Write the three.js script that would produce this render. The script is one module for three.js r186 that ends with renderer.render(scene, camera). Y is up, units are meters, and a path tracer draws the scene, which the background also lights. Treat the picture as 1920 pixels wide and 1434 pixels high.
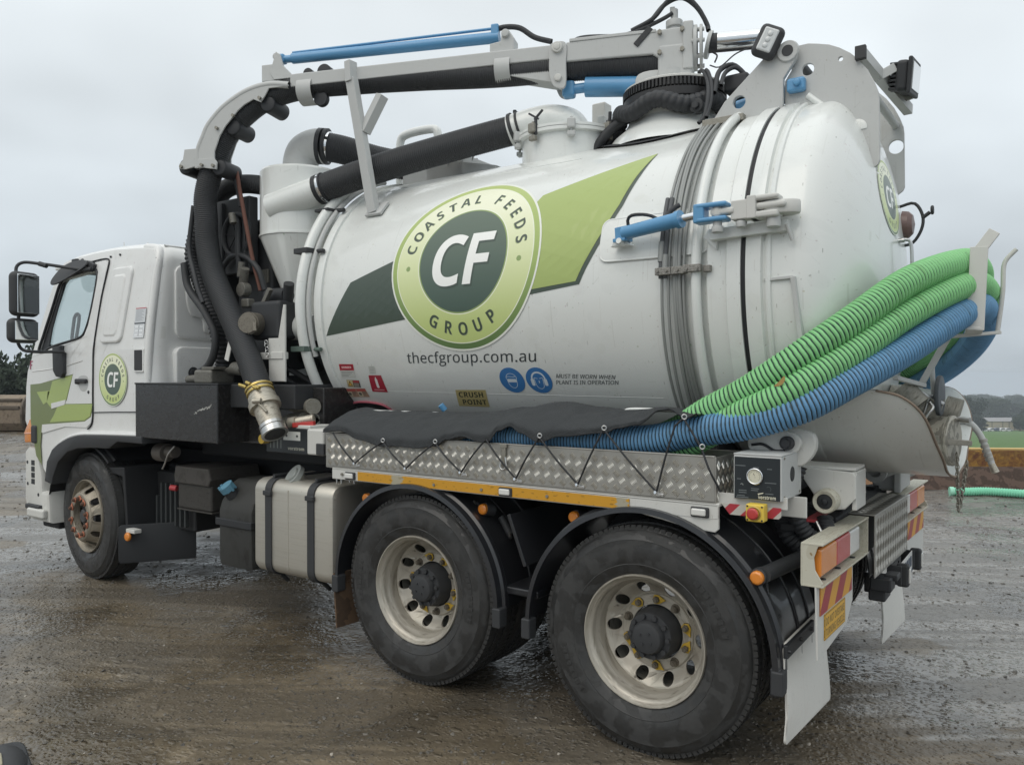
import * as THREE from 'three';
import { RoundedBoxGeometry } from 'three/addons/geometries/RoundedBoxGeometry.js';
import { mergeGeometries, mergeVertices, toCreasedNormals } from 'three/addons/utils/BufferGeometryUtils.js';
import { TessellateModifier } from 'three/addons/modifiers/TessellateModifier.js';
import { FontLoader } from 'three/addons/loaders/FontLoader.js';
import { createNoise2D, createNoise3D } from 'simplex-noise';

// ------------------------------------------------------------------ camera, sky, sun, exposure
const scene = new THREE.Scene();
const camera = new THREE.PerspectiveCamera(51.77, 1024 / 764, 0.1, 3000);
camera.rotation.order = 'YXZ';
camera.position.set(1.5401, 1.7032, 4.4469);
camera.rotation.set(-0.0096, 0.6064, -0.0003);
const renderer = new THREE.WebGLRenderer({ antialias: true });
renderer.setSize(1024, 764);
renderer.toneMapping = THREE.LinearToneMapping;
renderer.toneMappingExposure = 1.0;
renderer.shadowMap.enabled = true;

function rng(seed) { let s = seed | 0; return () => { s = (s + 0x6d2b79f5) | 0; let t = Math.imul(s ^ (s >>> 15), 1 | s); t = (t + Math.imul(t ^ (t >>> 7), 61 | t)) ^ t; return ((t ^ (t >>> 14)) >>> 0) / 4294967296; }; }
const n2 = createNoise2D(rng(11)), n3 = createNoise3D(rng(12));
const fbm = (x, y, o = 4) => { let a = 0.5, s = 0; for (let i = 0; i < o; i++) { s += a * n2(x, y); x = x * 2.03 + 7.1; y = y * 2.03 - 3.7; a *= 0.5; } return s; };
const clamp = (x, a = 0, b = 1) => Math.min(b, Math.max(a, x)), lerp = (a, b, t) => a + (b - a) * t;
const sst = (a, b, x) => { const t = clamp((x - a) / (b - a)); return t * t * (3 - 2 * t); };

{ // an overcast sky, about twice as bright overhead as at the horizon, with soft grey structure
  const W = 1024, H = 512, d = new Float32Array(W * H * 4);
  for (let r = 0; r < H; r++) {
    const up = ((r + 0.5) / H - 0.5) * Math.PI, sy = Math.sin(up);
    for (let c = 0; c < W; c++) {
      const a = ((c + 0.5) / W - 0.5) * 2 * Math.PI, x = Math.cos(a) * Math.cos(up), z = Math.sin(a) * Math.cos(up);
      const k = 1 / (Math.max(sy, 0) + 0.22);
      let n = 0, p = 1; for (let i = 0; i < 4; i++) { n += n3(x * k * 0.8 * p, 3.3 * i, z * k * 0.8 * p) / p; p *= 2; }
      const b = 0.58 + 0.68 * Math.pow(clamp(sy), 0.8), v = b * (1 + 0.12 * n);
      const blue = 1 - clamp(sy * 1.6);
      d.set([v * lerp(0.955, 0.87, blue), v * lerp(1.0, 0.975, blue), v * lerp(1.02, 1.055, blue), 1], (r * W + c) * 4);
    }
  }
  const t = new THREE.DataTexture(d, W, H, THREE.RGBAFormat, THREE.FloatType);
  t.mapping = THREE.EquirectangularReflectionMapping; t.magFilter = THREE.LinearFilter; t.needsUpdate = true;
  scene.background = t; scene.environment = t;
}
const sun = new THREE.DirectionalLight(0xfff4e6, 0.9);
sun.position.set(-3, 16, 13); sun.target.position.set(-2, 1, 0);
sun.castShadow = true; sun.shadow.radius = 90; sun.shadow.mapSize.set(2048, 2048);
Object.assign(sun.shadow.camera, { left: -12, right: 12, top: 12, bottom: -12, near: 1, far: 60 });
sun.name = 'sun'; scene.add(sun, sun.target);
scene.fog = new THREE.FogExp2(0xc8d0d8, 0.0005);

// ------------------------------------------------------------------ helpers
const V = (x, y, z) => new THREE.Vector3(x, y, z);
const names = new Map();
function numbered(n) { const k = names.get(n) || 0; names.set(n, k + 1); return k ? n + '_' + String(k).padStart(3, '0') : n; }
function tag(o, label, category, group, kind) { o.userData.label = label; if (category) o.userData.category = category; if (group) o.userData.group = group; if (kind) o.userData.kind = kind; return o; }
function thing(name, label, category, p = [0, 0, 0], group) { const g = new THREE.Group(); g.name = numbered(name); g.position.set(...p); scene.add(g); return tag(g, label, category, group); }
function shade(m) { m.castShadow = m.receiveShadow = true; return m; }
function mesh(name, geo, mat, parent = scene, label) {
  if (Array.isArray(geo)) geo = merge(geo);
  const m = shade(new THREE.Mesh(geo, mat)); m.name = parent === scene ? numbered(name) : name;
  if (label) m.userData.label = label;
  parent.add(m); return m;
}
function part(name, parent, label) { const g = new THREE.Group(); g.name = name; if (label) g.userData.label = label; parent.add(g); return g; }
function clean(g) { g = g.index ? g.toNonIndexed() : g; for (const k of Object.keys(g.attributes)) if (!['position', 'normal', 'uv', 'color'].includes(k)) g.deleteAttribute(k); if (!g.attributes.normal) g.computeVertexNormals(); if (!g.attributes.uv) g.setAttribute('uv', new THREE.BufferAttribute(new Float32Array(g.attributes.position.count * 2), 2)); return g; }
function merge(list) { return mergeGeometries(list.map(clean), false); }
function box(w, h, d, x, y, z, b = 0.004, ry = 0, rz = 0, rx = 0) {
  const g = b > 0 ? new RoundedBoxGeometry(w, h, d, 2, Math.min(b, w / 2.1, h / 2.1, d / 2.1)) : new THREE.BoxGeometry(w, h, d);
  if (rx) g.rotateX(rx); if (rz) g.rotateZ(rz); if (ry) g.rotateY(ry); return g.translate(x, y, z);
}
function rod(a, b, r, r2 = r, seg = 20) { // capped bar from a to b
  const A = a.isVector3 ? a : V(...a), B = b.isVector3 ? b : V(...b), d = B.clone().sub(A), L = d.length();
  const g = new THREE.CylinderGeometry(r2, r, L, seg); g.translate(0, L / 2, 0);
  g.applyQuaternion(new THREE.Quaternion().setFromUnitVectors(V(0, 1, 0), d.normalize())); return g.translate(A.x, A.y, A.z);
}
function bar(a, b, w, t, up = [0, 1, 0], bev = 0.003) { // rectangular bar, w across (perpendicular to up), t along up
  const A = V(...a), B = V(...b), d = B.clone().sub(A), L = d.length(), x = d.clone().normalize(), z = x.clone().cross(V(...up)).normalize(), y = z.clone().cross(x);
  const g = new RoundedBoxGeometry(L, t, w, 2, Math.min(bev, t / 2.1, w / 2.1)); g.translate(L / 2, 0, 0);
  return g.applyMatrix4(new THREE.Matrix4().makeBasis(x, y, z).setPosition(A));
}
const curve = (pts, closed = false) => new THREE.CatmullRomCurve3(pts.map((p) => (p.isVector3 ? p : V(...p))), closed, 'centripetal');
function tube(pts, r, seg = 0, rad = 12, closed = false) { const c = Array.isArray(pts) ? curve(pts, closed) : pts; return new THREE.TubeGeometry(c, seg || Math.max(12, Math.ceil(c.getLength() / 0.02)), r, rad, closed); }
function lathe(prof, seg = 64, axis = 'x', at = [0, 0, 0]) { // profile [radius, along axis]
  const g = new THREE.LatheGeometry(prof.map(([r, h]) => new THREE.Vector2(Math.max(r, 0.0001), h)), seg);
  if (axis === 'x') g.rotateZ(-Math.PI / 2); if (axis === 'z') g.rotateX(Math.PI / 2);
  return g.translate(...at);
}
const cyl = (r, len, axis, at, seg = 32, bev = 0.004) => lathe([[0, -len / 2], [r - bev, -len / 2], [r, -len / 2 + bev], [r, len / 2 - bev], [r - bev, len / 2], [0, len / 2]], seg, axis, at);
const crease = (g, a = 0.6) => toCreasedNormals(g, a);
function poly(pts, holes = []) { const s = new THREE.Shape(pts.map((p) => new THREE.Vector2(p[0], p[1]))); for (const h of holes) s.holes.push(new THREE.Path(h.map((p) => new THREE.Vector2(p[0], p[1])))); return s; }
const circ = (x, y, r, n = 20) => Array.from({ length: n }, (_, i) => [x + r * Math.cos((i / n) * 2 * Math.PI), y + r * Math.sin((i / n) * 2 * Math.PI)]);
function plate(shape, t, z = 0, bev = 0.003, curveSegments = 12) { // extruded in xy, its middle at z
  const g = new THREE.ExtrudeGeometry(Array.isArray(shape) ? poly(shape) : shape, { depth: Math.max(t - 2 * bev, 1e-4), bevelEnabled: bev > 0, bevelSize: bev, bevelOffset: -bev, bevelThickness: bev, bevelSegments: 2, curveSegments });
  return g.translate(0, 0, z - t / 2 + bev);
}
function smooth(pts, n = 6) { const c = new THREE.CatmullRomCurve3(pts.map((p) => V(p[0], p[1], 0)), true, 'centripetal'); return c.getPoints(pts.length * n).slice(0, -1).map((p) => [p.x, p.y]); }
function roundRect(x0, y0, x1, y1, r, n = 5) { const o = []; for (const [cx, cy, a] of [[x1 - r, y1 - r, 0], [x0 + r, y1 - r, 1], [x0 + r, y0 + r, 2], [x1 - r, y0 + r, 3]]) for (let i = 0; i <= n; i++) { const t = (a + i / n) * Math.PI / 2; o.push([cx + r * Math.cos(t), cy + r * Math.sin(t)]); } return o; }
function warp(g, f) { const p = g.attributes.position, v = V(0, 0, 0); for (let i = 0; i < p.count; i++) { v.fromBufferAttribute(p, i); f(v); p.setXYZ(i, v.x, v.y, v.z); } g.computeVertexNormals(); return g; }
function tess(g, e, it = 6) { return new TessellateModifier(e, it).modify(clean(g)); }
// a hose: ribbed sweep along a curve; prof(t) gives the added radius over one pitch, helix or plain rings
function ribbed(c, r, pitch, prof, rad = 32, per = 6, helix = 1) {
  const L = c.getLength(), n = Math.ceil(L / pitch * per), fr = c.computeFrenetFrames(n, false), P = [], UV = [], I = [], p = V(0, 0, 0);
  for (let i = 0; i <= n; i++) {
    c.getPointAt(i / n, p); const s = (i / n) * L;
    for (let j = 0; j <= rad; j++) {
      const th = (j / rad) * 2 * Math.PI, t = ((s / pitch + helix * (j / rad)) % 1 + 1) % 1, R = r + prof(t), cs = Math.cos(th) * R, sn = Math.sin(th) * R, N = fr.normals[i], B = fr.binormals[i];
      P.push(p.x + N.x * cs + B.x * sn, p.y + N.y * cs + B.y * sn, p.z + N.z * cs + B.z * sn); UV.push(s, j / rad * 2 * Math.PI * r);
      if (i < n && j < rad) { const a = i * (rad + 1) + j; I.push(a, a + rad + 1, a + 1, a + rad + 1, a + rad + 2, a + 1); }
    }
  }
  const g = new THREE.BufferGeometry(); g.setAttribute('position', new THREE.Float32BufferAttribute(P, 3)); g.setAttribute('uv', new THREE.Float32BufferAttribute(UV, 2)); g.setIndex(I); g.computeVertexNormals(); return g;
}
function canvasTex(w, h, draw) { const c = document.createElement('canvas'); c.width = w; c.height = h; const x = c.getContext('2d'); draw(x, w, h); const t = new THREE.CanvasTexture(c); t.colorSpace = THREE.SRGBColorSpace; t.anisotropy = 8; return t; }
function dataTex(n, f, srgb = false, m = n) { // f(u, v) -> [r, g, b] in 0..1
  const d = new Uint8Array(n * m * 4); for (let j = 0; j < m; j++) for (let i = 0; i < n; i++) { const c = f(i / n, j / m); for (let k = 0; k < 3; k++) d[(j * n + i) * 4 + k] = clamp(c[k]) * 255; d[(j * n + i) * 4 + 3] = 255; }
  const t = new THREE.DataTexture(d, n, m); t.wrapS = t.wrapT = THREE.RepeatWrapping; t.magFilter = THREE.LinearFilter; t.minFilter = THREE.LinearMipmapLinearFilter; t.generateMipmaps = true; if (srgb) t.colorSpace = THREE.SRGBColorSpace; t.needsUpdate = true; return t;
}
// noise that repeats over the unit square: a torus in 4 dimensions would do; here four blended copies
const tile = (f, u, v) => { const a = f(u, v), b = f(u - 1, v), c = f(u, v - 1), d = f(u - 1, v - 1), x = sst(0.6, 1, u), y = sst(0.6, 1, v); return lerp(lerp(a, b, x), lerp(c, d, x), y); };
const rep = (t, x, y = x) => { const c = t.clone(); c.repeat.set(x, y); c.needsUpdate = true; return c; };
const L3 = (r, g, b) => new THREE.Color().setRGB(r, g, b);
const std = (c, rough, metal = 0, o = {}) => new THREE.MeshStandardMaterial({ color: c, roughness: rough, metalness: metal, ...o });
const phys = (c, rough, o = {}) => new THREE.MeshPhysicalMaterial({ color: c, roughness: rough, ...o });

// ------------------------------------------------------------------ materials
const r1 = rng(5);
// wear maps: flecks, smears and scratches with outlines of their own
const speck = canvasTex(1024, 1024, (x, w) => {
  x.fillStyle = '#fff'; x.fillRect(0, 0, w, w);
  for (let i = 0; i < 900; i++) { x.fillStyle = `rgba(${90 + r1() * 70 | 0},${85 + r1() * 60 | 0},${70 + r1() * 50 | 0},${0.06 + r1() * 0.25})`; const s = 0.5 + r1() * r1() * 2.6; x.beginPath(); x.ellipse(r1() * w, r1() * w, s, s * (0.6 + r1()), r1() * 3, 0, 7); x.fill(); }
  for (let i = 0; i < 160; i++) { x.fillStyle = `rgba(150,145,130,${0.01 + r1() * 0.025})`; const a = r1() * w, b = r1() * w, s = 6 + r1() * 30; x.beginPath(); x.ellipse(a, b, s, s * (0.3 + r1() * 0.6), r1() * 3, 0, 7); x.fill(); }
  for (let i = 0; i < 46; i++) { x.fillStyle = `rgba(60,56,48,${0.15 + r1() * 0.3})`; x.fillRect(r1() * w, r1() * w, 1 + r1() * 1.2, 4 + r1() * 12); }
  for (let i = 0; i < 50; i++) { x.fillStyle = `rgba(120,112,95,${0.03 + r1() * 0.06})`; x.fillRect(r1() * w, r1() * w, 1.5 + r1() * 3, 30 + r1() * 130); }
  for (let i = 0; i < 70; i++) { x.strokeStyle = `rgba(110,105,95,${0.06 + r1() * 0.14})`; x.lineWidth = 0.6 + r1(); const a = r1() * w, b = r1() * w; x.beginPath(); x.moveTo(a, b); x.lineTo(a + (r1() - 0.5) * 60, b + (r1() - 0.5) * 60); x.stroke(); }
}); speck.wrapS = speck.wrapT = THREE.RepeatWrapping;
const blot = dataTex(256, (u, v) => { const a = tile((x, y) => fbm(x * 6, y * 6, 5), u, v) * 0.5 + 0.5; return [a, a, a]; });
const mud = dataTex(512, (u, v) => { // dried dust and wet patches with crisp outlines
  const a = tile((x, y) => fbm(x * 5 + 3, y * 5, 5), u, v), b = tile((x, y) => fbm(x * 22, y * 22 + 9, 3), u, v), k = sst(-0.04, 0.03, a + b * 0.2); const g = lerp(0.55, 1, k) + b * 0.12; return [g, g * 0.985, g * 0.95]; });
const mudDark = dataTex(512, (u, v) => { const a = tile((x, y) => fbm(x * 5 + 3, y * 5, 5), u, v), b = tile((x, y) => fbm(x * 22, y * 22 + 9, 3), u, v), k = sst(-0.03, 0.03, a - 0.06 + b * 0.12); const g = lerp(0.66, 0.96, k) + b * 0.14; return [g, g * 0.985, g * 0.95]; });
const rubRough = dataTex(512, (u, v) => { const a = tile((x, y) => fbm(x * 5 + 3, y * 5, 5), u, v), b = tile((x, y) => fbm(x * 22, y * 22 + 9, 3), u, v), k = sst(-0.04, 0.03, a + b * 0.2); const g = lerp(0.5, 0.95, k); return [g, g, g]; });
const rusty = canvasTex(512, 512, (x, w) => {
  x.fillStyle = '#e9e6da'; x.fillRect(0, 0, w, w);
  for (let i = 0; i < 420; i++) { x.fillStyle = `rgba(${110 + r1() * 50 | 0},${60 + r1() * 30 | 0},${25 + r1() * 20 | 0},${0.15 + r1() * 0.5})`; const s = 0.6 + r1() * r1() * r1() * 9; x.beginPath(); x.ellipse(r1() * w, r1() * w, s, s * (0.4 + r1()), r1() * 3, 0, 7); x.fill(); }
  for (let i = 0; i < 300; i++) { x.fillStyle = `rgba(120,105,80,${0.03 + r1() * 0.09})`; const s = 4 + r1() * 22; x.beginPath(); x.ellipse(r1() * w, r1() * w, s, s * (0.3 + r1() * 0.5), r1() * 3, 0, 7); x.fill(); }
}); rusty.wrapS = rusty.wrapT = THREE.RepeatWrapping;
const brushed = canvasTex(512, 512, (x, w) => { x.fillStyle = '#f4f2ec'; x.fillRect(0, 0, w, w); for (let i = 0; i < 900; i++) { const d = r1() < 0.6; x.fillStyle = d ? `rgba(120,110,90,${r1() * 0.07})` : `rgba(255,255,255,${r1() * 0.12})`; x.fillRect(r1() * w, r1() * w, 0.6 + r1() * 2.5, 20 + r1() * 160); } for (let i = 0; i < 90; i++) { x.fillStyle = `rgba(90,75,50,${r1() * 0.25})`; x.beginPath(); x.arc(r1() * w, r1() * w, 0.6 + r1() * 1.6, 0, 7); x.fill(); } }); brushed.wrapS = brushed.wrapT = THREE.RepeatWrapping;
const grime = canvasTex(256, 256, (x, w) => { x.fillStyle = '#f2efe8'; x.fillRect(0, 0, w, w); for (let i = 0; i < 260; i++) { x.fillStyle = `rgba(70,60,45,${r1() * 0.16})`; x.beginPath(); x.ellipse(r1() * w, r1() * w, 2 + r1() * 16, 1 + r1() * 8, r1() * 3, 0, 7); x.fill(); } for (let i = 0; i < 200; i++) { x.fillStyle = `rgba(40,32,24,${r1() * 0.5})`; x.beginPath(); x.arc(r1() * w, r1() * w, 0.5 + r1() * 1.3, 0, 7); x.fill(); } }); grime.wrapS = grime.wrapT = THREE.RepeatWrapping;
const scuff = canvasTex(1024, 256, (x, w, h) => { x.fillStyle = '#fff'; x.fillRect(0, 0, w, h); for (let i = 0; i < 260; i++) { x.fillStyle = `rgba(40,45,40,${r1() * 0.22})`; x.beginPath(); x.ellipse(r1() * w, r1() * h, 1 + r1() * 9, 0.6 + r1() * 3, r1() * 3, 0, 7); x.fill(); } for (let i = 0; i < 60; i++) { x.fillStyle = `rgba(110,95,60,${r1() * 0.16})`; x.beginPath(); x.ellipse(r1() * w, r1() * h, 6 + r1() * 40, 3 + r1() * 14, r1() * 3, 0, 7); x.fill(); } }); scuff.wrapS = scuff.wrapT = THREE.RepeatWrapping;
const M = {
  white: phys(L3(0.74, 0.76, 0.735), 0.3, { clearcoat: 0.5, clearcoatRoughness: 0.07, map: speck }),
  cab: phys(L3(0.74, 0.745, 0.73), 0.35, { clearcoat: 0.5, clearcoatRoughness: 0.08, map: rep(speck, 0.6) }),
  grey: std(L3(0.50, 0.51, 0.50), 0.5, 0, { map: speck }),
  dull: std(L3(0.60, 0.60, 0.57), 0.6, 0, { map: speck }),
  rust: std(L3(0.62, 0.62, 0.58), 0.65, 0, { map: rusty }),
  black: std(L3(0.022, 0.024, 0.027), 0.55), blackGloss: phys(L3(0.02, 0.021, 0.024), 0.28, { clearcoat: 0.3 }),
  plastic: std(L3(0.035, 0.037, 0.040), 0.62), chassis: std(L3(0.018, 0.019, 0.021), 0.7),
  boxBlack: std(L3(0.026, 0.025, 0.025), 0.5, 0, { roughnessMap: blot }),
  rubber: std(L3(0.043, 0.044, 0.045), 0.85, 0, { map: rep(mudDark, 3, 1.5), roughnessMap: rep(rubRough, 3, 1.5) }),
  hose: std(L3(0.030, 0.032, 0.035), 0.6), seal: std(L3(0.012, 0.013, 0.016), 0.6),
  alu: std(L3(0.53, 0.512, 0.475), 0.48, 0.5, { map: grime }), aluTank: std(L3(0.60, 0.585, 0.55), 0.5, 0.7, { map: brushed }),
  tread: std(L3(0.40, 0.39, 0.36), 0.5, 0.8, { map: rep(speck, 2) }), treadBar: std(L3(0.72, 0.70, 0.64), 0.3, 0.9), steel: std(L3(0.55, 0.55, 0.54), 0.32, 1), chrome: std(L3(0.75, 0.76, 0.77), 0.12, 1),
  dirtySteel: std(L3(0.34, 0.335, 0.31), 0.55, 0.5, { map: grime }), castAlu: std(L3(0.56, 0.54, 0.49), 0.48, 0.65, { map: grime }),
  blue: phys(L3(0.10, 0.30, 0.53), 0.4, { clearcoat: 0.3, map: speck }), green: std(L3(0.235, 0.56, 0.235), 0.5, 0, { map: scuff }), hoseBlue: std(L3(0.125, 0.29, 0.48), 0.5, 0, { map: scuff }),
  web: std(L3(0.02, 0.05, 0.04), 0.7), webBlue: std(L3(0.03, 0.05, 0.06), 0.7), mint: std(L3(0.22, 0.62, 0.42), 0.55),
  orange: phys(L3(0.72, 0.24, 0.03), 0.25, { clearcoat: 0.5 }), red: phys(L3(0.48, 0.045, 0.04), 0.3, { clearcoat: 0.4 }), clearLens: phys(L3(0.68, 0.68, 0.65), 0.2, { clearcoat: 0.6 }),
  yellow: std(L3(0.66, 0.34, 0.03), 0.5, 0, { map: speck }), yellowBox: std(L3(0.75, 0.55, 0.08), 0.45), redPaint: std(L3(0.45, 0.05, 0.06), 0.5),
  lime: phys(L3(0.37, 0.46, 0.14), 0.4, { clearcoat: 0.3 }), olive: phys(L3(0.17, 0.21, 0.075), 0.4, { clearcoat: 0.3 }), deep: phys(L3(0.050, 0.075, 0.055), 0.42, { clearcoat: 0.3 }),
  glass: new THREE.MeshPhysicalMaterial({ color: L3(0.93, 0.96, 0.955), roughness: 0.05, transmission: 1, thickness: 0, ior: 1.5 }),
  mirror: std(L3(0.82, 0.85, 0.87), 0.06, 1), tarp: std(L3(0.038, 0.042, 0.045), 0.85, 0, { bumpMap: rep(blot, 6), bumpScale: 0.004 }),
  text: std(L3(0.045, 0.055, 0.06), 0.5), rimFront: std(L3(0.40, 0.37, 0.32), 0.55, 0.6, { map: grime }), brass: std(L3(0.55, 0.42, 0.14), 0.4, 0.8), seat: std(L3(0.05, 0.05, 0.055), 0.9),
};
// ------------------------------------------------------------------ ground, field, far land
const FW = [-0.57, -0.822], RT = [0.822, -0.57];                          // the photograph's line of sight and its right, on the ground
const depthOf = (x, z) => (x - 1.54) * FW[0] + (z - 4.447) * FW[1];
function groundY(x, z) {
  const d = depthOf(x, z);
  let y = -0.018 - 0.0093 * clamp(x, -14, 8);
  const away = sst(1.3, 3, Math.abs(z)) ;
  y += fbm(x * 0.35, z * 0.35, 3) * 0.05 * sst(2.2, 7, Math.hypot(x + 2, z * 1.6));
  y += 0.016 * fbm((x * RT[0] + z * RT[1]) * 0.25 + 5, (x * FW[0] + z * FW[1]) * 3.2, 3) * away;
  const lat = (x - 1.54) * RT[0] + (z - 4.447) * RT[1], ds = lerp(26, 13.5, sst(0.1, 0.42, lat / Math.max(d, 1))), f = d < ds ? 0 : -(d - ds) * (4.65 / (60 - ds)) * sst(ds, ds + 9, d);
  return d > 60 ? -4.65 - 0.0652 * Math.min(d - 60, 320) - Math.max(0, d - 380) * 0.03 : y + f;
}
function sheet(xs, zs, lift = 0, tone) {
  const P = [], UV = [], U1 = [], C = [], I = [], nx = xs.length, nz = zs.length;
  for (let j = 0; j < nz; j++) for (let i = 0; i < nx; i++) {
    const a = xs[i], b = zs[j], x = 1.54 + FW[0] * b + RT[0] * a, z = 4.447 + FW[1] * b + RT[1] * a;
    P.push(x, groundY(x, z) + lift, z); UV.push(x / 24, z / 24); U1.push(x / 3.1, z / 3.1); if (tone) C.push(...tone(x, z));
    const k = (j * nx) + i; if (i < nx - 1 && j < nz - 1) I.push(k, k + 1, k + nx, k + 1, k + nx + 1, k + nx);
  }
  const g = new THREE.BufferGeometry(); if (C.length) g.setAttribute('color', new THREE.Float32BufferAttribute(C, 3)); g.setAttribute('position', new THREE.Float32BufferAttribute(P, 3)); g.setAttribute('uv', new THREE.Float32BufferAttribute(UV, 2)); g.setAttribute('uv1', new THREE.Float32BufferAttribute(U1, 2)); g.setIndex(I); g.computeVertexNormals(); return g;
}
const span = (a, b, n, p = 1) => Array.from({ length: n + 1 }, (_, i) => a + (b - a) * Math.pow(i / n, p));
const sym = (w, n, p) => { const h = span(0, w, n, p); return [...h.slice(1).reverse().map((v) => -v), ...h]; };
// wetness of the yard: drawn out along the wheel tracks, with soaked hollows
// pale fines scraped up along tyre paths by the near side: distance to each path, about a hand wide
const paths = [[[-3.43, 0.94], [-2.69, 1.12], [-2.09, 1.24], [-1.5, 1.36]], [[-1.23, 2.02], [-0.87, 2.17], [-0.52, 2.36]], [[-1.27, 2.59], [-1.20, 2.36], [-1.02, 2.24]], [[-3.57, 2.01], [-2.86, 2.08], [-2.25, 2.22], [-1.65, 2.42]], [[-4.4, 1.9], [-3.3, 2.35], [-2.3, 2.9]], [[0.6, 2.2], [1.6, 1.5], [3.0, 0.2], [5.0, -2.4]], [[0.8, 2.6], [2.0, 1.7], [3.4, 0.6]]];
function scrape(x, z) { let m = 9; for (const p of paths) for (let i = 0; i < p.length - 1; i++) { const [ax, az] = p[i], [bx, bz] = p[i + 1], t = clamp(((x - ax) * (bx - ax) + (z - az) * (bz - az)) / ((bx - ax) ** 2 + (bz - az) ** 2)); m = Math.min(m, Math.hypot(x - ax - t * (bx - ax), z - az - t * (bz - az)) + 0.06 * fbm(x * 3, z * 3, 3)); } return sst(0.13, 0.02, m) * sst(-0.25, 0.2, fbm(x * 5, z * 5, 3)); }
function wet(x, z) {
  const a = x * RT[0] + z * RT[1], b = -(x * FW[0] + z * FW[1]), bend = 0.35 * fbm(a * 0.12, b * 0.12, 2);
  const tracks = fbm(a * 0.12 + 40, (b + bend) * 1.9, 4), fine = fbm(a * 0.7, (b + bend) * 8, 3), pool = fbm(x * 0.55 + 9, z * 0.55, 4);
  const right = sst(-0.16, 0.16, 0.8 * (a - 0.9) + 1.1 * fbm(x * 0.6, z * 0.6, 4) + 0.35 * fine + 0.5 * tracks), left = sst(0.06, 0.14, fbm(x * 0.28 + 3, z * 0.28 + 8, 4) + 0.1 * fine) * (x < -5.6 ? 1 : 0.25);
  return [tracks, fine, pool, clamp(Math.max(right, left))];
}
const TN = 2048, gx0 = -15, gz0 = -18; // 24 m square
const wetAt = (u, v) => { const x = gx0 + u * 24, z = gz0 + v * 24; return wet(x, z); };
const groundTone = (() => { // broad colour: brown earth by the camera, grey silt on the rest, darker where soaked, with pale streaks of fines
  const q = rng(91); return dataTex(2048, (u, v) => {
    const x = gx0 + u * 24, z = gz0 + v * 24, [t, f, p, grey] = wet(x, z), la = x * RT[0] + z * RT[1], lb = x * FW[0] + z * FW[1];
    const k = sst(-0.08, 0.10, t + 0.45 * f), soak = sst(0.1, 0.3, p + 0.15 * f), gr1 = n2(x * 21, z * 21), fl = 0.07 * fbm(x * 9, z * 9, 2) + 0.06 * f + 0.05 * gr1 + 0.10 * (q() - 0.5) + (q() > 0.9992 ? 0.5 : 0), tread = grey * sst(0.02, 0.16, t) * 0.16 * Math.sin(la * 46 + 2.2 * Math.sin(lb * 19)) * sst(-0.3, 0.3, gr1);
    const br = [0.130, 0.104, 0.069], gr = [0.175, 0.165, 0.148], sc = 0.35 * scrape(x, z);
    const c = br.map((q, i) => lerp(q, gr[i], grey) * lerp(0.82, 1.12, k) * lerp(1, 0.7, soak) * (1 + fl * 1.8 + tread) * (1 + sc));
    return c.map((e) => Math.pow(clamp(e), 1 / 2.2));
  }, true);
})();
const groundRough = dataTex(1024, (u, v) => {
  const [t, f, p, grey] = wetAt(u, v), k = sst(-0.12, 0.16, t + 0.35 * f), soak = sst(0.1, 0.3, p + 0.15 * f);
  const x = gx0 + u * 24, z = gz0 + v * 24, pud = Math.exp(-Math.pow(Math.hypot((x + 3.3) / 1.3, (z + 0.6) / 0.9), 4)); const g = clamp(lerp(0.46, 0.40, grey) - 0.3 * pud * sst(-0.1, 0.15, fbm(x * 3, z * 3, 3)) - lerp(0.10, 0.27, grey) * k - lerp(0.16, 0.2, grey) * soak + 0.12 * f, 0.12, 0.95); return [g, g, g];
});
const grit = (() => { // stones and clods of a yard, height map; a tile of 3.1 m
  const N = 1024, h = new Float32Array(N * N), q = rng(77);
  for (let j = 0; j < N; j++) for (let i = 0; i < N; i++) h[j * N + i] = 0.30 + 0.25 * tile((a, b) => fbm(a * 9, b * 9, 5), i / N, j / N) + 0.10 * tile((a, b) => fbm(a * 60, b * 60, 3), i / N, j / N);
  for (let s = 0; s < 15000; s++) {
    const r = 1.1 + 1.6 * q() + 5.5 * Math.pow(q(), 16), cx = q() * N, cy = q() * N, e = 0.6 + 0.7 * q(), H = (0.05 + 0.045 * r) * (0.5 + q());
    for (let y = -Math.ceil(r * 1.4); y <= r * 1.4; y++) for (let x = -Math.ceil(r * 1.4); x <= r * 1.4; x++) {
      const d = Math.hypot(x * e, y / e) / r; if (d < 1) { const k = ((cy + y + N) % N | 0) * N + ((cx + x + N) % N | 0); h[k] = Math.max(h[k], h[k] * 0.4 + 0.2 + H * Math.sqrt(1 - d * d)); }
    }
  }

  const t = dataTex(N, (u, v) => { const c = h[Math.round(v * N) * N + Math.round(u * N)]; return [c, c, c]; });
  t.channel = 1; return t;
})();
groundRough.wrapS = groundRough.wrapT = groundTone.wrapS = groundTone.wrapT = THREE.MirroredRepeatWrapping;
for (const t of [groundRough, groundTone]) t.offset.set(-gx0 / 24, -gz0 / 24);
const groundMat = new THREE.MeshStandardMaterial({ color: 0xffffff, map: groundTone, roughness: 1, roughnessMap: groundRough, bumpMap: grit, bumpScale: 0.023 });
tag(mesh('ground', sheet(sym(46, 130, 1.9), [...span(-14, 2, 30), ...span(2.1, 62, 220, 1.9)]), groundMat), 'wet muddy gravel yard with wheel tracks', 'ground', null, 'structure');
const grassTex = dataTex(256, (u, v) => { const a = tile((x, y) => fbm(x * 5, y * 30, 4), u, v); return [0.30 + a * 0.16, 0.42 + a * 0.16, 0.20 + a * 0.1]; }, true);
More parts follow.
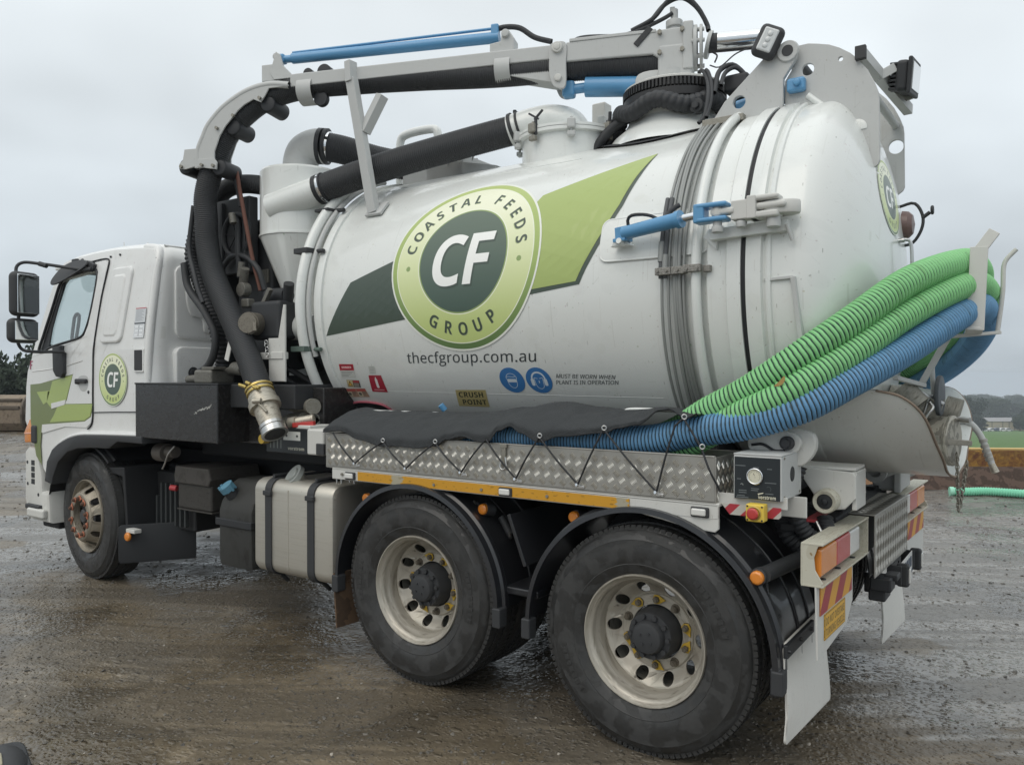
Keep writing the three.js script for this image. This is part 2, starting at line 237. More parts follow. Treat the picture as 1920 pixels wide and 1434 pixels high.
tag(mesh('field', sheet(span(-460, 460, 30), span(58, 400, 30), 0.05), std(L3(1, 1, 1), 0.95, 0, { map: rep(grassTex, 2) })), 'green grass field sloping away below the yard', 'field', null, 'structure');
tag(mesh('low_land', sheet(span(-1100, 1100, 20), span(390, 1150, 20), 0), std(L3(0.06, 0.085, 0.05), 0.95)), 'green low land beyond the grass field', 'land', null, 'structure');

// clods and small stones: loose on the yard, too many to count
{
  const g = new THREE.IcosahedronGeometry(1, 1); { const p = g.attributes.position; for (let i = 0; i < p.count; i++) { const k = 1 + 0.35 * n3(p.getX(i) * 1.3, p.getY(i) * 1.3, p.getZ(i) * 1.3); p.setXYZ(i, p.getX(i) * k, p.getY(i) * k * 0.6, p.getZ(i) * k); } g.computeVertexNormals(); }
  const q = rng(31), N = 9000, im = shade(new THREE.InstancedMesh(g, std(L3(1, 1, 1), 0.6), N)); im.name = 'clods';
  const m = new THREE.Matrix4(), e = new THREE.Euler(), qu = new THREE.Quaternion(), col = new THREE.Color();
  for (let i = 0; i < N; i++) {
    const d = 2.0 + 20 * Math.pow(q(), 1.6), a = (q() - 0.5) * 1.7 * d, x = 1.54 + FW[0] * d + RT[0] * a, z = 4.447 + FW[1] * d + RT[1] * a;
    const s = 0.0022 + 0.004 * q() + (q() < 0.14 ? 0.012 * q() * sst(5, 9, d) : 0) + 0.0006 * d * q();
    m.compose(V(x, groundY(x, z) + s * 0.15, z), qu.setFromEuler(e.set(q() * 0.4, q() * 6, q() * 0.4)), V(s * (0.8 + q()), s, s * (0.8 + q()))); im.setMatrixAt(i, m);
    const v = 0.04 + 0.09 * q() + (q() < 0.05 ? 0.25 * q() : 0); im.setColorAt(i, col.setRGB(v * 1.1, v, v * 0.85));
  }
  scene.add(tag(im, 'small dark clods and stones strewn over the muddy yard', 'gravel', null, 'stuff'));
}

// ------------------------------------------------------------------ background
const at = (px, d, y) => [1.54 + FW[0] * d + RT[0] * (px - 960) / 1477.65 * d, y === undefined ? groundY(1.54 + FW[0] * d + RT[0] * (px - 960) / 1477.65 * d, 4.447 + FW[1] * d + RT[1] * (px - 960) / 1477.65 * d) : y, 4.447 + FW[1] * d + RT[1] * (px - 960) / 1477.65 * d];
const leafMats = [std(L3(0.030, 0.046, 0.026), 0.85, 0, { side: THREE.DoubleSide }), std(L3(0.046, 0.066, 0.034), 0.85, 0, { side: THREE.DoubleSide }), std(L3(0.022, 0.034, 0.022), 0.85, 0, { side: THREE.DoubleSide })];
const barkMat = std(L3(0.08, 0.06, 0.045), 0.9);
function crownGeo(seed, w, h, leaf, count) { // leaf faces scattered through uneven clumps
  const q = rng(seed), lobes = [], P = [], Nn = [];
  for (let i = 0; i < 16; i++) { const a = q() * 6.28, k = Math.sqrt(q()), y = q(); lobes.push([Math.cos(a) * k * w * 0.36 * (1.1 - 0.5 * y), h * (0.18 + 0.66 * y), Math.sin(a) * k * w * 0.36 * (1.1 - 0.5 * y), w * (0.15 + 0.13 * q()), h * (0.10 + 0.09 * q())]); }
  for (let i = 0; i < count; i++) {
    const l = lobes[(q() * lobes.length) | 0], a = q() * 6.28, b = Math.acos(2 * q() - 1), k = Math.pow(q(), 0.4) * (1 + 0.25 * (q() - 0.4));
    const c = V(l[0] + Math.sin(b) * Math.cos(a) * l[3] * k, l[1] + Math.cos(b) * l[4] * k, l[2] + Math.sin(b) * Math.sin(a) * l[3] * k);
    const u = V(q() - 0.5, q() - 0.5, q() - 0.5).normalize(), v = V(q() - 0.5, q() - 0.5, q() - 0.5).cross(u).normalize(), s = leaf * (0.6 + 0.8 * q());
    const A = c.clone().addScaledVector(u, s), B = c.clone().addScaledVector(v, s * 0.55), C = c.clone().addScaledVector(u, -s), D = c.clone().addScaledVector(v, -s * 0.55);
    for (const p of [A, B, C, A, C, D]) P.push(p.x, p.y, p.z);
  }
  const g = new THREE.BufferGeometry(); g.setAttribute('position', new THREE.Float32BufferAttribute(P, 3)); g.computeVertexNormals(); return g;
}
const crowns = [crownGeo(1, 1, 1, 0.03, 5200), crownGeo(2, 1, 1, 0.03, 5200), crownGeo(3, 1, 1, 0.03, 5200)];
function tree(p, w, h, kind, label, group) {
  const t = thing('tree', label, 'tree', p, group), th = h * 0.3;
  const tr = [lathe([[0, 0], [w * 0.035, 0], [w * 0.022, th], [w * 0.012, h * 0.7], [0, h * 0.72]], 8, 'y')]; const q = rng(h * 1000 | 0);
  for (let i = 0; i < 5; i++) { const a = q() * 6.28; tr.push(rod([0, th * (0.7 + q() * 0.8), 0], [Math.cos(a) * w * 0.3, h * (0.5 + 0.3 * q()), Math.sin(a) * w * 0.3], w * 0.014, w * 0.005, 6)); }
  mesh('trunk', tr, barkMat, t);
  const c = mesh('crown', crowns[kind % 3], leafMats[(kind * 2 + (kind > 2)) % 3], t); c.scale.set(w, h, w); c.rotation.y = kind * 1.7 + h;
  return t;
}
// the line of trees behind the bucket, left
{ const q = rng(14), im = shade(new THREE.InstancedMesh(crowns[0], leafMats[0], 26)), m = new THREE.Matrix4(), qu = new THREE.Quaternion(); im.name = 'tree_row';
  for (let i = 0; i < 26; i++) { const p = at(-330 + i * 22 + 12 * q(), 50 + 14 * q()), w = 4.5 + 4 * q(), h = 7.0 + 1.7 * q(); m.compose(V(p[0], p[1] - 1.4, p[2]), qu.setFromAxisAngle(V(0, 1, 0), q() * 6), V(w, h, w)); im.setMatrixAt(i, m); }
  scene.add(tag(im, 'dark green row of trees grown into one mass behind the loader bucket', 'trees', null, 'stuff')); }

// trees round the far shed, right
tree(at(1826, 372), 15, 16.5, 0, 'tall dark tree left of the far cream building', 'trees beside the far building').userData.label = 'tall dark tree at the left end of the far cream building';
tree(at(1842, 366), 7.5, 6.5, 1, 'low round tree in front of the left end of the far building').userData.label = 'low round tree in front of the left end of the far building';
tree(at(1914, 372), 8, 8.4, 2, 'round dark tree covering the right end of the far building');
tree(at(1932, 380), 11, 11.5, 0, 'taller dark tree furthest right beside the far building');
tree(at(1800, 360), 14, 14.5, 1, 'dark tree behind the curved rear skirt of the truck tank');
{ // far woods that read as one mass
  const q = rng(9), N = 240, im = shade(new THREE.InstancedMesh(crowns[1], leafMats[1], N)); im.name = 'wood'; const m = new THREE.Matrix4(), qu = new THREE.Quaternion();
  for (let i = 0; i < N; i++) { const d = 520 + 420 * q(), px = 1500 + 900 * q() - (i % 3 === 0 ? 2400 : 0), p = at(px, d), h = 11 + 9 * q(), w = 16 + 12 * q(); m.compose(V(p[0], p[1] - 1.5 + (d > 700 ? 4 : 0), p[2]), qu.setFromAxisAngle(V(0, 1, 0), q() * 6), V(w, h, w)); im.setMatrixAt(i, m); }
  scene.add(tag(im, 'hazy far wood on the low hills behind the cream building', 'wood', null, 'stuff'));
}
{ // cream industrial shed across the field
  const p = at(1882, 392), b = thing('industrial_building', 'long low cream building with a grey roof across the field', 'building', p);
  const ry = Math.atan2(-RT[1], RT[0]); b.rotation.y = ry;
  const cream = std(L3(0.46, 0.40, 0.30), 0.8), roofM = std(L3(0.27, 0.265, 0.27), 0.7), dk = std(L3(0.2, 0.18, 0.15), 0.8);
  mesh('wall', box(20, 5.0, 10, 0, 2.2, 0, 0), cream, b);
  mesh('roof', plate([[-5.5, 4.7], [5.5, 4.7], [0, 6.3]], 21, 0, 0).rotateY(Math.PI / 2), roofM, b);
  for (const x of [-8.6, -3.3, -0.2, 2.4, 6.5]) mesh('downpipe', box(0.28, 4.2, 0.25, x, 2.5, 5.12, 0), dk, b);
  for (const x of [-6, 4.6]) { mesh('roller_door', box(2.6, 3.2, 0.2, x, 1.5, 5.08, 0), std(L3(0.4, 0.36, 0.3), 0.7), b); }
  const s = thing('shed', 'small pale grey shed roof among the far trees', 'shed', at(1895, 560, groundY(...[at(1895, 560)[0], at(1895, 560)[2]]) + 5)); s.rotation.y = ry;
  mesh('wall', box(12, 3, 6, 0, 1.5, 0, 0), dk, s); mesh('roof', plate([[-3.4, 3], [3.4, 3], [0, 4.6]], 13, 0, 0).rotateY(Math.PI / 2), std(L3(0.55, 0.56, 0.55), 0.6), s);
  const carM = [std(L3(0.75, 0.76, 0.77), 0.3), std(L3(0.7, 0.7, 0.72), 0.3), std(L3(0.1, 0.12, 0.18), 0.3)], gl = std(L3(0.03, 0.04, 0.05), 0.15), ty = M.rubber;
  const label = ['white parked car furthest left in front of the far building', 'white parked car left of the middle before the far building', 'dark parked car in the middle of the far row of cars', 'white parked van right of the dark car before the far building', 'white parked car at the right end of the far row'];
  [[1847, 0], [1861, 1], [1871, 2], [1881, 0], [1891, 1]].forEach(([px, c], i) => {
    const v = thing('parked_car', label[i], 'car', at(px, 376), 'cars parked before the far building'); v.rotation.y = ry + 0.2;
    mesh('body', plate(smooth([[-2.2, 0.35], [2.2, 0.35], [2.25, 0.8], [1.2, 0.98], [0.7, 1.5], [-1.4, 1.5], [-2.1, 0.95]], 4), 1.8, 0, 0.05), carM[c], v);
    mesh('window', plate([[-1.75, 1.0], [0.95, 1.0], [0.6, 1.4], [-1.3, 1.4]], 1.83, 0, 0.01), gl, v);
    for (const x of [-1.35, 1.35]) for (const z of [-0.8, 0.8]) mesh('wheel', cyl(0.33, 0.22, 'z', [x, 0.33, z], 12), ty, v);
  });
}
{ // loader bucket, left behind the cab
  const p = at(4, 22, 0), b = thing('loader_bucket', 'dusty brown steel loader bucket lying behind the truck cab at left', 'bucket', [p[0], groundY(p[0], p[2]) - 0.03, p[2]]); b.rotation.y = Math.atan2(-RT[1], RT[0]);
  const sm = std(L3(0.27, 0.22, 0.175), 0.85, 0, { map: grime }), dk = std(L3(0.14, 0.118, 0.10), 0.8, 0, { map: grime }), prof = [[0.5, 1.06], [0.42, 1.05], [0.1, 0.92], [-0.06, 0.62], [-0.02, 0.28], [0.16, 0.06], [0.5, 0], [1.2, 0.02], [1.2, 0.05], [0.52, 0.04], [0.2, 0.1], [0.04, 0.3], [0, 0.6], [0.14, 0.88], [0.5, 1.0]];
  mesh('bucket_shell', plate(prof, 3.4, -1.17, 0.006).rotateY(Math.PI / 2).translate(0, 0, 0), sm, b);
  mesh('bucket_wing', plate(prof.map(([x, y]) => [x + 0.04, y * 0.95]), 1.3, 1.2, 0.006).rotateY(Math.PI / 2), dk, b);
  mesh('side_plate', plate(smooth([[0.5, 1.1], [0.05, 0.95], [-0.1, 0.62], [-0.06, 0.25], [0.16, 0.02], [0.9, 0], [1.1, 0.05]], 4), 0.05, 0.56, 0.006).rotateY(Math.PI / 2), dk, b);
  mesh('rib', [box(3.3, 0.07, 0.1, -1.17, 0.93, -0.08, 0.01), box(3.3, 0.09, 0.08, -1.17, 0.72, 0.05, 0.01)], dk, b);
  mesh('lifting_eye', [box(0.5, 0.05, 0.12, 1.0, 1.0, -0.1, 0.01)], M.dirtySteel, b);
}
{ // rusty yellow beam and pale green hose, right
  const p = at(1830, 12.1, 0), b = thing('steel_beam', 'rusty yellow steel blade lying across the yard at right', 'beam', [p[0], groundY(p[0], p[2]), p[2]]); b.rotation.y = Math.atan2(-RT[1], RT[0]) - 0.08;
  const ym = std(L3(1, 1, 1), 0.75, 0, { map: canvasTex(2048, 96, (x, w, h) => {
    const q = rng(21); x.fillStyle = '#8a6a3c'; x.fillRect(0, 0, w, h);
    for (let i = 0; i < 1500; i++) { const c = q(); x.fillStyle = c < 0.72 ? `rgba(88,52,44,${0.08 + q() * 0.3})` : `rgba(178,138,60,${0.1 + q() * 0.3})`; const px = (c < 0.72 ? Math.pow(q(), 0.7) : q() * q()) * w; x.beginPath(); x.ellipse(px, q() * h, 2 + q() * 22, 2 + q() * 13, q() * 3, 0, 7); x.fill(); }
  }) });
  const rm = std(L3(0.115, 0.075, 0.06), 0.8, 0, { map: mud });
  const face = plate([[-1.6, 0.30], [4.2, 0.30], [4.2, 0.57], [-1.6, 0.57]], 0.05, 0.0, 0.006); { const pp = face.attributes.position, uv = face.attributes.uv; for (let i = 0; i < pp.count; i++) uv.setXY(i, (pp.getX(i) + 1.6) / 5.8, (pp.getY(i) - 0.3) / 0.27); }
  mesh('face_plate', face.rotateX(0.12).translate(0, 0, -0.05), ym, b);
  mesh('edge_strip', box(5.8, 0.03, 0.12, 1.3, 0.585, -0.03, 0.006), std(L3(0.72, 0.52, 0.24), 0.7, 0, { map: rusty }), b);
  mesh('web_plate', plate([[-0.24, 0.0], [-0.14, 0.34], [-0.12, 0.34], [-0.2, 0.0]], 5.8, 1.3, 0.003).rotateY(Math.PI / 2).translate(0, 0.0, 0.1), rm, b);
  mesh('ledge', box(5.8, 0.03, 0.3, 1.3, 0.20, 0.06, 0.006), std(L3(0.36, 0.2, 0.15), 0.75, 0, { map: rusty }), b);
  mesh('foot', box(5.8, 0.19, 0.12, 1.3, 0.095, 0.12, 0.006), rm, b);
  mesh('end_plate', box(0.04, 0.6, 0.45, -1.6, 0.3, 0.0, 0.006), std(L3(0.42, 0.24, 0.14), 0.75, 0, { map: rusty }), b);
  const pts = [[1782, 11.2], [1812, 11.15], [1850, 11.1], [1890, 11.0], [1930, 10.9], [1990, 10.9], [2060, 11.1]].map(([px, d]) => { const q = at(px, d); q[1] += 0.062; return V(...q); });
  const h = thing('ground_hose', 'pale mint green ribbed hose lying on the yard before the rusty blade', 'hose', [0, 0, 0]);
  mesh('hose_wall', ribbed(curve(pts), 0.056, 0.032, (t) => 0.006 * Math.sin(t * Math.PI * 2), 24), M.mint, h);
  mesh('end_cuff', rod(pts[0], pts[0].clone().lerp(pts[1], 0.25), 0.066), std(L3(0.32, 0.66, 0.5), 0.5), h);
}
{ // toe of a black clog in the near corner
  const s = thing('rubber_clog', 'toe of a black rubber clog in the lower left corner', 'shoe', [-2.20, groundY(-2.2, 2.9) - 0.008, 2.905]); s.rotation.y = -0.25;
  const up = new THREE.SphereGeometry(1, 40, 24, 0, Math.PI * 2, 0, Math.PI / 2); up.scale(0.17, 0.048, 0.075); up.translate(0, 0.016, 0);
  mesh('upper', warp(up, (v) => { const t = clamp((0.17 - v.x) / 0.34); v.y += 0.012 * t; v.z *= 0.85 + 0.2 * Math.sin(t * 3); }), M.plastic, s);
  mesh('sole', plate(smooth([[0.178, 0], [0.12, 0.07], [0, 0.086], [-0.2, 0.075], [-0.2, -0.075], [0, -0.086], [0.12, -0.07]], 6), 0.03, 0, 0.006).rotateX(Math.PI / 2).translate(0, 0.012, 0), M.black, s);
  mesh('vent_slot', tube([[0.09, 0.058, 0.03], [0.05, 0.067, 0.026], [0.0, 0.072, 0.022]], 0.005), std(L3(0.35, 0.33, 0.24), 0.8), s);
}
tag(mesh('leaf', (() => { const g = plate(smooth([[-0.035, 0], [0, 0.006], [0.035, 0], [0, -0.006]], 5), 0.002, 0, 0).rotateX(-Math.PI / 2).rotateY(-0.5); return g.translate(0.03, groundY(0.03, 1.62) + 0.006, 1.62); })(), std(L3(0.18, 0.5, 0.3), 0.5)), 'small green strip of plastic on the mud by the rear wheel', 'litter');
// ------------------------------------------------------------------ the truck: running gear
const truck = thing('vacuum_truck', 'white vacuum tanker truck with green ring logo on its tank and folded suction boom', 'truck');
const lug = (r, h, seg = 6) => { const g = new THREE.CylinderGeometry(r * 0.92, r, h, seg); g.rotateX(Math.PI / 2); return g; };
const tyreProf = (o) => [[0.298, -0.02 + o], [0.302, 0.0 + o], [0.318, 0.012 + o], [0.345, 0.020 + o], [0.348, 0.022 + o], [0.351, 0.0205 + o], [0.38, 0.028 + o], [0.43, 0.026 + o], [0.455, 0.020 + o], [0.459, 0.0205 + o], [0.463, 0.017 + o], [0.487, 0.006 + o], [0.496, -0.004 + o], [0.5, -0.012 + o], [0.514, -0.02 + o], [0.519, -0.035 + o],
  [0.521, -0.068 + o], [0.509, -0.070 + o], [0.509, -0.080 + o], [0.522, -0.082 + o], [0.523, -0.122 + o], [0.510, -0.124 + o], [0.510, -0.136 + o], [0.523, -0.138 + o], [0.522, -0.178 + o], [0.509, -0.18 + o], [0.509, -0.19 + o], [0.521, -0.192 + o], [0.519, -0.225 + o], [0.514, -0.24 + o], [0.5, -0.248 + o], [0.46, -0.28 + o], [0.38, -0.288 + o], [0.31, -0.27 + o], [0.298, -0.24 + o]];
const swap = (p) => p.map(([r, z]) => [r, z]);
function tyreGeo(o, seed) {
  const g = [crease(lathe(swap(tyreProf(o)), 120, 'z'), 0.5)], q = rng(seed);
  for (let i = 0; i < 110; i++) { const a = (i / 110) * 2 * Math.PI; for (const [z, w] of [[-0.033 + o, 0.04], [-0.230 + o, 0.04]]) { const b = new THREE.BoxGeometry(0.022, 0.024, w); b.rotateZ(0.06); b.translate(0, 0.509 - 0.001 * q(), z); b.rotateZ(a); g.push(b); } for (const z of [-0.102, -0.158]) { const b = new THREE.BoxGeometry(0.031, 0.012, 0.038); b.rotateY(0.4); b.translate(0, 0.5205, z + o); b.rotateZ(a + 0.02); g.push(b); } }
  // moulded sidewall lettering bars, unreadable
  for (const [a0, n] of [[1.2, 9], [4.3, 8]]) for (let i = 0; i < n; i++) { const b = new RoundedBoxGeometry(0.014 + 0.012 * q(), 0.026, 0.004, 1, 0.001); b.translate(0, 0.405, 0.0275 + o); b.rotateZ(a0 + i * 0.075); g.push(b); }
  return merge(g);
}
function holedBand(r0, r1, zOf, holeR, rh, nHole, t, off = 0) {
  const s = poly(circ(0, 0, r1, 72), [circ(0, 0, r0, 72)]); for (let i = 0; i < nHole; i++) { const a = (i / nHole) * 2 * Math.PI + off; s.holes.push(new THREE.Path(circ(rh * Math.cos(a), rh * Math.sin(a), holeR, 22).map((p) => new THREE.Vector2(...p)))); }
  return crease(warp(tess(new THREE.ExtrudeGeometry(s, { depth: t, bevelEnabled: false }), 0.05, 3), (v) => { v.z += zOf(Math.hypot(v.x, v.y)); }), 0.5);
}
const rearWheelParts = (() => {
  const cone = (r) => lerp(-0.168, -0.118, sst(0.178, 0.250, r));
  return {
    tyre: tyreGeo(0, 1), inner: tyreGeo(-0.33, 2),
    rim: [crease(lathe([[0.300, -0.012], [0.3005, 0.002], [0.297, 0.008], [0.2925, 0.008], [0.289, 0.002], [0.286, -0.006], [0.279, -0.013], [0.272, -0.018], [0.268, -0.034], [0.265, -0.05], [0.257, -0.062], [0.253, -0.075], [0.252, -0.098], [0.250, -0.118], [0.258, -0.118], [0.262, -0.07], [0.275, -0.03]], 96, 'z'), 0.9), holedBand(0.178, 0.251, cone, 0.029, 0.214, 10, -0.01),
      crease(lathe([[0.180, -0.168], [0.177, -0.161], [0.173, -0.158], [0.17, -0.158], [0.128, -0.158], [0.126, -0.162], [0.126, -0.18]], 80, 'z'), 0.5)],
    hub: [crease(lathe([[0.0, -0.03], [0.05, -0.03], [0.068, -0.036], [0.076, -0.05], [0.078, -0.072], [0.105, -0.075], [0.108, -0.082], [0.108, -0.098], [0.118, -0.12], [0.122, -0.2], [0.125, -0.3]], 48, 'z'), 0.5), ...Array.from({ length: 10 }, (_, i) => lug(0.013, 0.022).translate(0.093, 0, -0.068).rotateZ(i * Math.PI / 5)), ...Array.from({ length: 4 }, (_, i) => lug(0.006, 0.008).translate(0.03, 0, -0.028).rotateZ(i * Math.PI / 2 + 0.4))],
    barrel: lathe([[0.25, -0.16], [0.25, -0.42], [0.295, -0.6]], 48, 'z'),
  };
})();
const pointer = () => plate([[-0.021, -0.012], [0, -0.021], [0.021, -0.012], [0.021, 0.012], [0.008, 0.03], [0, 0.046], [-0.008, 0.03], [-0.021, 0.012]], 0.006, 0, 0.0015);
const frontParts = (() => {
  const cone = (r) => lerp(0.042, -0.05, sst(0.196, 0.262, r));
  return {
    tyre: tyreGeo(-0.015, 3),
    rim: [crease(lathe([[0.300, -0.012], [0.3005, 0.002], [0.297, 0.008], [0.2925, 0.008], [0.289, 0.002], [0.286, -0.006], [0.279, -0.013], [0.272, -0.02], [0.268, -0.034], [0.263, -0.05], [0.262, -0.09], [0.255, -0.2]], 96, 'z'), 0.9), holedBand(0.195, 0.263, cone, 0.031, 0.228, 10, -0.01, 0.1), crease(lathe([[0.198, 0.042], [0.192, 0.05], [0.186, 0.053], [0.14, 0.053], [0.137, 0.05], [0.135, 0.0]], 80, 'z'), 0.5)],
    hub: [crease(lathe([[0, 0.035], [0.045, 0.035], [0.055, 0.028], [0.058, 0.0], [0.11, -0.012], [0.134, -0.014], [0.137, -0.03], [0.13, -0.1]], 48, 'z'), 0.5), ...Array.from({ length: 8 }, (_, i) => lug(0.009, 0.014).translate(0.09, 0, 0.0).rotateZ(i * Math.PI / 4))],
  };
})();
const nutM = std(L3(0.16, 0.14, 0.11), 0.6, 0.5), nutRust = std(L3(0.15, 0.085, 0.06), 0.75, 0.2), indY = std(L3(0.52, 0.35, 0.04), 0.6, 0, { map: grime }), indO = std(L3(0.55, 0.20, 0.12), 0.65, 0, { map: grime });
const nutGeo = lug(0.0165, 0.024), studGeo = lug(0.010, 0.04, 12), washGeo = lug(0.022, 0.006, 20);
function wheel(kind, p, ry, label) {
  const w = part('wheel', truck, label); w.position.set(...p); w.rotation.set(0, ry, 0); const W = kind === 'front' ? frontParts : rearWheelParts, zf = kind === 'front' ? 0.053 : -0.158;
  mesh('tyre', W.tyre, M.rubber, w); if (W.inner) { mesh('inner_tyre', W.inner, M.rubber, w); mesh('inner_rim', W.barrel, M.dirtySteel, w); }
  mesh('rim', W.rim, kind === 'front' ? M.rimFront : M.alu, w); mesh('hub', W.hub, kind === 'front' ? std(L3(0.06, 0.06, 0.062), 0.6) : M.plastic, w);
  const q = rng(p[0] * 100 | 0);
  for (let i = 0; i < 10; i++) {
    const a = (i + 0.5) / 10 * 2 * Math.PI, c = Math.cos(a) * 0.1535, s = Math.sin(a) * 0.1535;
    const nut = mesh('wheel_nut', merge([washGeo.clone().translate(c, s, zf + 0.003), nutGeo.clone().rotateZ(q() * 3).translate(c, s, zf + 0.014), studGeo.clone().translate(c, s, zf + 0.012)]), kind === 'front' ? nutRust : nutM, w);
    if (kind === 'front' || i % 3 !== 2) mesh('nut_pointer', pointer().rotateZ(a - Math.PI / 2 + (i % 2 ? 1.35 : -1.35) + (q() - 0.5) * 0.5).translate(c, s, zf + 0.008), kind === 'front' ? indO : indY, w);
  }
  w.rotation.z = q() * 6; w.rotation.order = 'YXZ';
  return w;
}
const FX = -5.036;
wheel('rear', [0, 0.5, 1.19], 0, 'rearmost dual wheel on the near side'); wheel('rear', [-1.373, 0.515, 1.182], 0, 'forward dual wheel on the near side');
wheel('front', [FX, 0.543, 1.12], -0.09, 'steered front wheel with orange nut pointers');
wheel('rear', [0.0, 0.5, -1.19], Math.PI); wheel('rear', [-1.373, 0.515, -1.182], Math.PI); wheel('front', [FX, 0.543, -1.12], Math.PI - 0.09);

function arch(r, a0, a1, z0, z1, lip) { // mudguard shell: angles measured from +x, over the top
  const prof = [[r, z0], [r, z1 - 0.09], [r + 0.010, z1 - 0.075], [r + 0.010, z1 - 0.05], [r - 0.004, z1 - 0.04], [r - 0.006, z1], [r - lip, z1 + 0.004], [r - lip, z1 - 0.006], [r - 0.014, z1 - 0.012], [r - 0.012, z1 - 0.05], [r - 0.007, z1 - 0.1], [r - 0.007, z0], [r, z0]];
  const g = new THREE.LatheGeometry(prof.map(([a, b]) => new THREE.Vector2(a, b)), 60, a0 + Math.PI / 2, a1 - a0); g.rotateX(Math.PI / 2); return crease(g, 0.5);
}
function ribsOn(r, a0, a1, zs) { return zs.map((z) => { const g = new THREE.TorusGeometry(r, 0.008, 6, 50, a1 - a0); g.rotateZ(a0); return g.translate(0, 0, z); }); }
for (const sgn of [1, -1]) for (const [cx, cy, r, lab] of [[-1.378, 0.512, 0.598, 'forward'], [0.0, 0.492, 0.622, 'rear']]) {
  const g = part('mudguard', truck, sgn > 0 ? `black ${lab} mudguard` : undefined); g.position.set(cx, cy, 0); if (sgn < 0) { g.rotation.y = Math.PI; }
  mesh('guard_shell', merge([arch(r, 0.0, Math.PI, 0.62, 1.225, 0.03), ...ribsOn(r + 0.002, 0, Math.PI, [0.75, 0.92])]), M.blackGloss, g);
  for (const e of [1, -1]) mesh('end_clip', box(0.05, 0.1, 0.07, e * (r - 0.01), -0.04, 1.2, 0.008), M.plastic, g);
}
mesh('mudguard_skirt', [bar([-0.635, 0.75, 0.75], [-0.735, 1.0, 0.75], 0.9, 0.02), box(0.22, 0.04, 0.5, -0.7, 0.60, 0.9, 0.01)], M.blackGloss, truck);
// chassis frame, axles and the dark machinery between
mesh('chassis_rail', [box(6.6, 0.28, 0.09, -2.6, 0.93, 0.42, 0.01), box(6.6, 0.28, 0.09, -2.6, 0.93, -0.42, 0.01), ...[-5.4, -4.2, -3.1, -2.0, -0.7, 0.55].map((x) => box(0.12, 0.24, 0.8, x, 0.93, 0, 0.01))], M.chassis, truck);
mesh('axle', [rod([0, 0.5, -1.0], [0, 0.5, 1.0], 0.09), rod([-1.373, 0.515, -1.0], [-1.373, 0.515, 1.0], 0.09), rod([FX, 0.5, -1], [FX, 0.5, 1], 0.07), new THREE.SphereGeometry(0.25, 24, 16).translate(0, 0.5, 0), new THREE.SphereGeometry(0.25, 24, 16).translate(-1.373, 0.515, 0), rod([-1.4, 0.56, 0], [-4.2, 0.75, 0], 0.06)], M.chassis, truck);
mesh('leaf_spring', [1, -1].flatMap((s) => [bar([-1.6, 0.62, 0.48 * s], [0.2, 0.62, 0.48 * s], 0.09, 0.1), bar([-5.7, 0.66, 0.45 * s], [-4.3, 0.66, 0.45 * s], 0.08, 0.07), box(0.25, 0.2, 0.3, -0.68, 0.75, 0.5 * s, 0.02)]), M.chassis, truck);
mesh('engine', [box(1.5, 0.7, 0.75, -4.9, 0.95, 0, 0.08), box(0.9, 0.5, 0.55, -3.8, 0.85, 0, 0.06), rod([-3.3, 0.62, -0.75], [-2.6, 0.62, -0.75], 0.14)], M.chassis, truck);
mesh('sub_frame', [box(2.75, 0.2, 1.5, -1.0, 1.16, 0, 0.02), box(0.5, 0.16, 0.9, -2.9, 1.15, 0, 0.02), box(1.6, 0.24, 0.9, -3.2, 1.2, 0.3, 0.02)], M.chassis, truck);
mesh('tank_saddle', [-2.1, -1.0, 0.1].map((x) => box(0.14, 0.28, 1.4, x, 1.3, 0, 0.02)), M.chassis, truck);

// side rail with the yellow reflective strip
mesh('side_rail', [plate([[-2.02, 1.085], [0.34, 1.085], [0.355, 1.09], [0.356, 1.15], [-2.02, 1.15]], 0.02, 1.19, 0.004), plate([[-0.08, 1.09], [0.356, 1.09], [0.356, 1.045], [0.34, 1.03], [0.22, 1.038], [0.1, 1.06]], 0.018, 1.189, 0.004), box(2.38, 0.016, 0.12, -0.83, 1.148, 1.14, 0.004)], M.dull, truck);
const ys = std(L3(1, 1, 1), 0.45, 0, { map: canvasTex(1024, 32, (x, w, h) => { x.fillStyle = '#c8932a'; x.fillRect(0, 0, w, h); const q = rng(3); x.fillStyle = '#a6a08c'; for (const [a, b] of [[160, 205], [985, 1024]]) { x.beginPath(); x.moveTo(a, 0); for (let i = 0; i <= 8; i++) x.lineTo(a + (q() - 0.5) * 14, i * 4); for (let i = 8; i >= 0; i--) x.lineTo(b + (q() - 0.5) * 20, i * 4); x.fill(); } for (let i = 0; i < 90; i++) { x.fillStyle = `rgba(90,70,30,${q() * 0.4})`; x.beginPath(); x.ellipse(q() * w, q() * h, 1 + q() * 6, 1 + q() * 2, 0, 0, 7); x.fill(); } }) });
{ const g = box(1.74, 0.05, 0.003, -0.93, 1.116, 1.2035, 0); const uv = g.attributes.uv, p = g.attributes.position; for (let i = 0; i < uv.count; i++) uv.setXY(i, (p.getX(i) + 1.8) / 1.74, (p.getY(i) - 1.09) / 0.05); mesh('reflective_strip', g, ys, truck); }
for (const x of [-1.861, -0.748, 0.276]) { const l = part('side_lamp', truck); mesh('bezel', box(0.082, 0.045, 0.014, x, 1.113, 1.206, 0.008), M.plastic, l); mesh('lens', box(0.066, 0.032, 0.016, x - 0.004, 1.113, 1.211, 0.008), M.clearLens, l); }
mesh('rail_bolt', [[-1.93, 1.118], [-1.22, 1.112], [-0.5, 1.113], [-0.9, 1.112]].map(([x, y]) => lug(0.009, 0.012).translate(x, y, 1.205)), M.dirtySteel, truck);
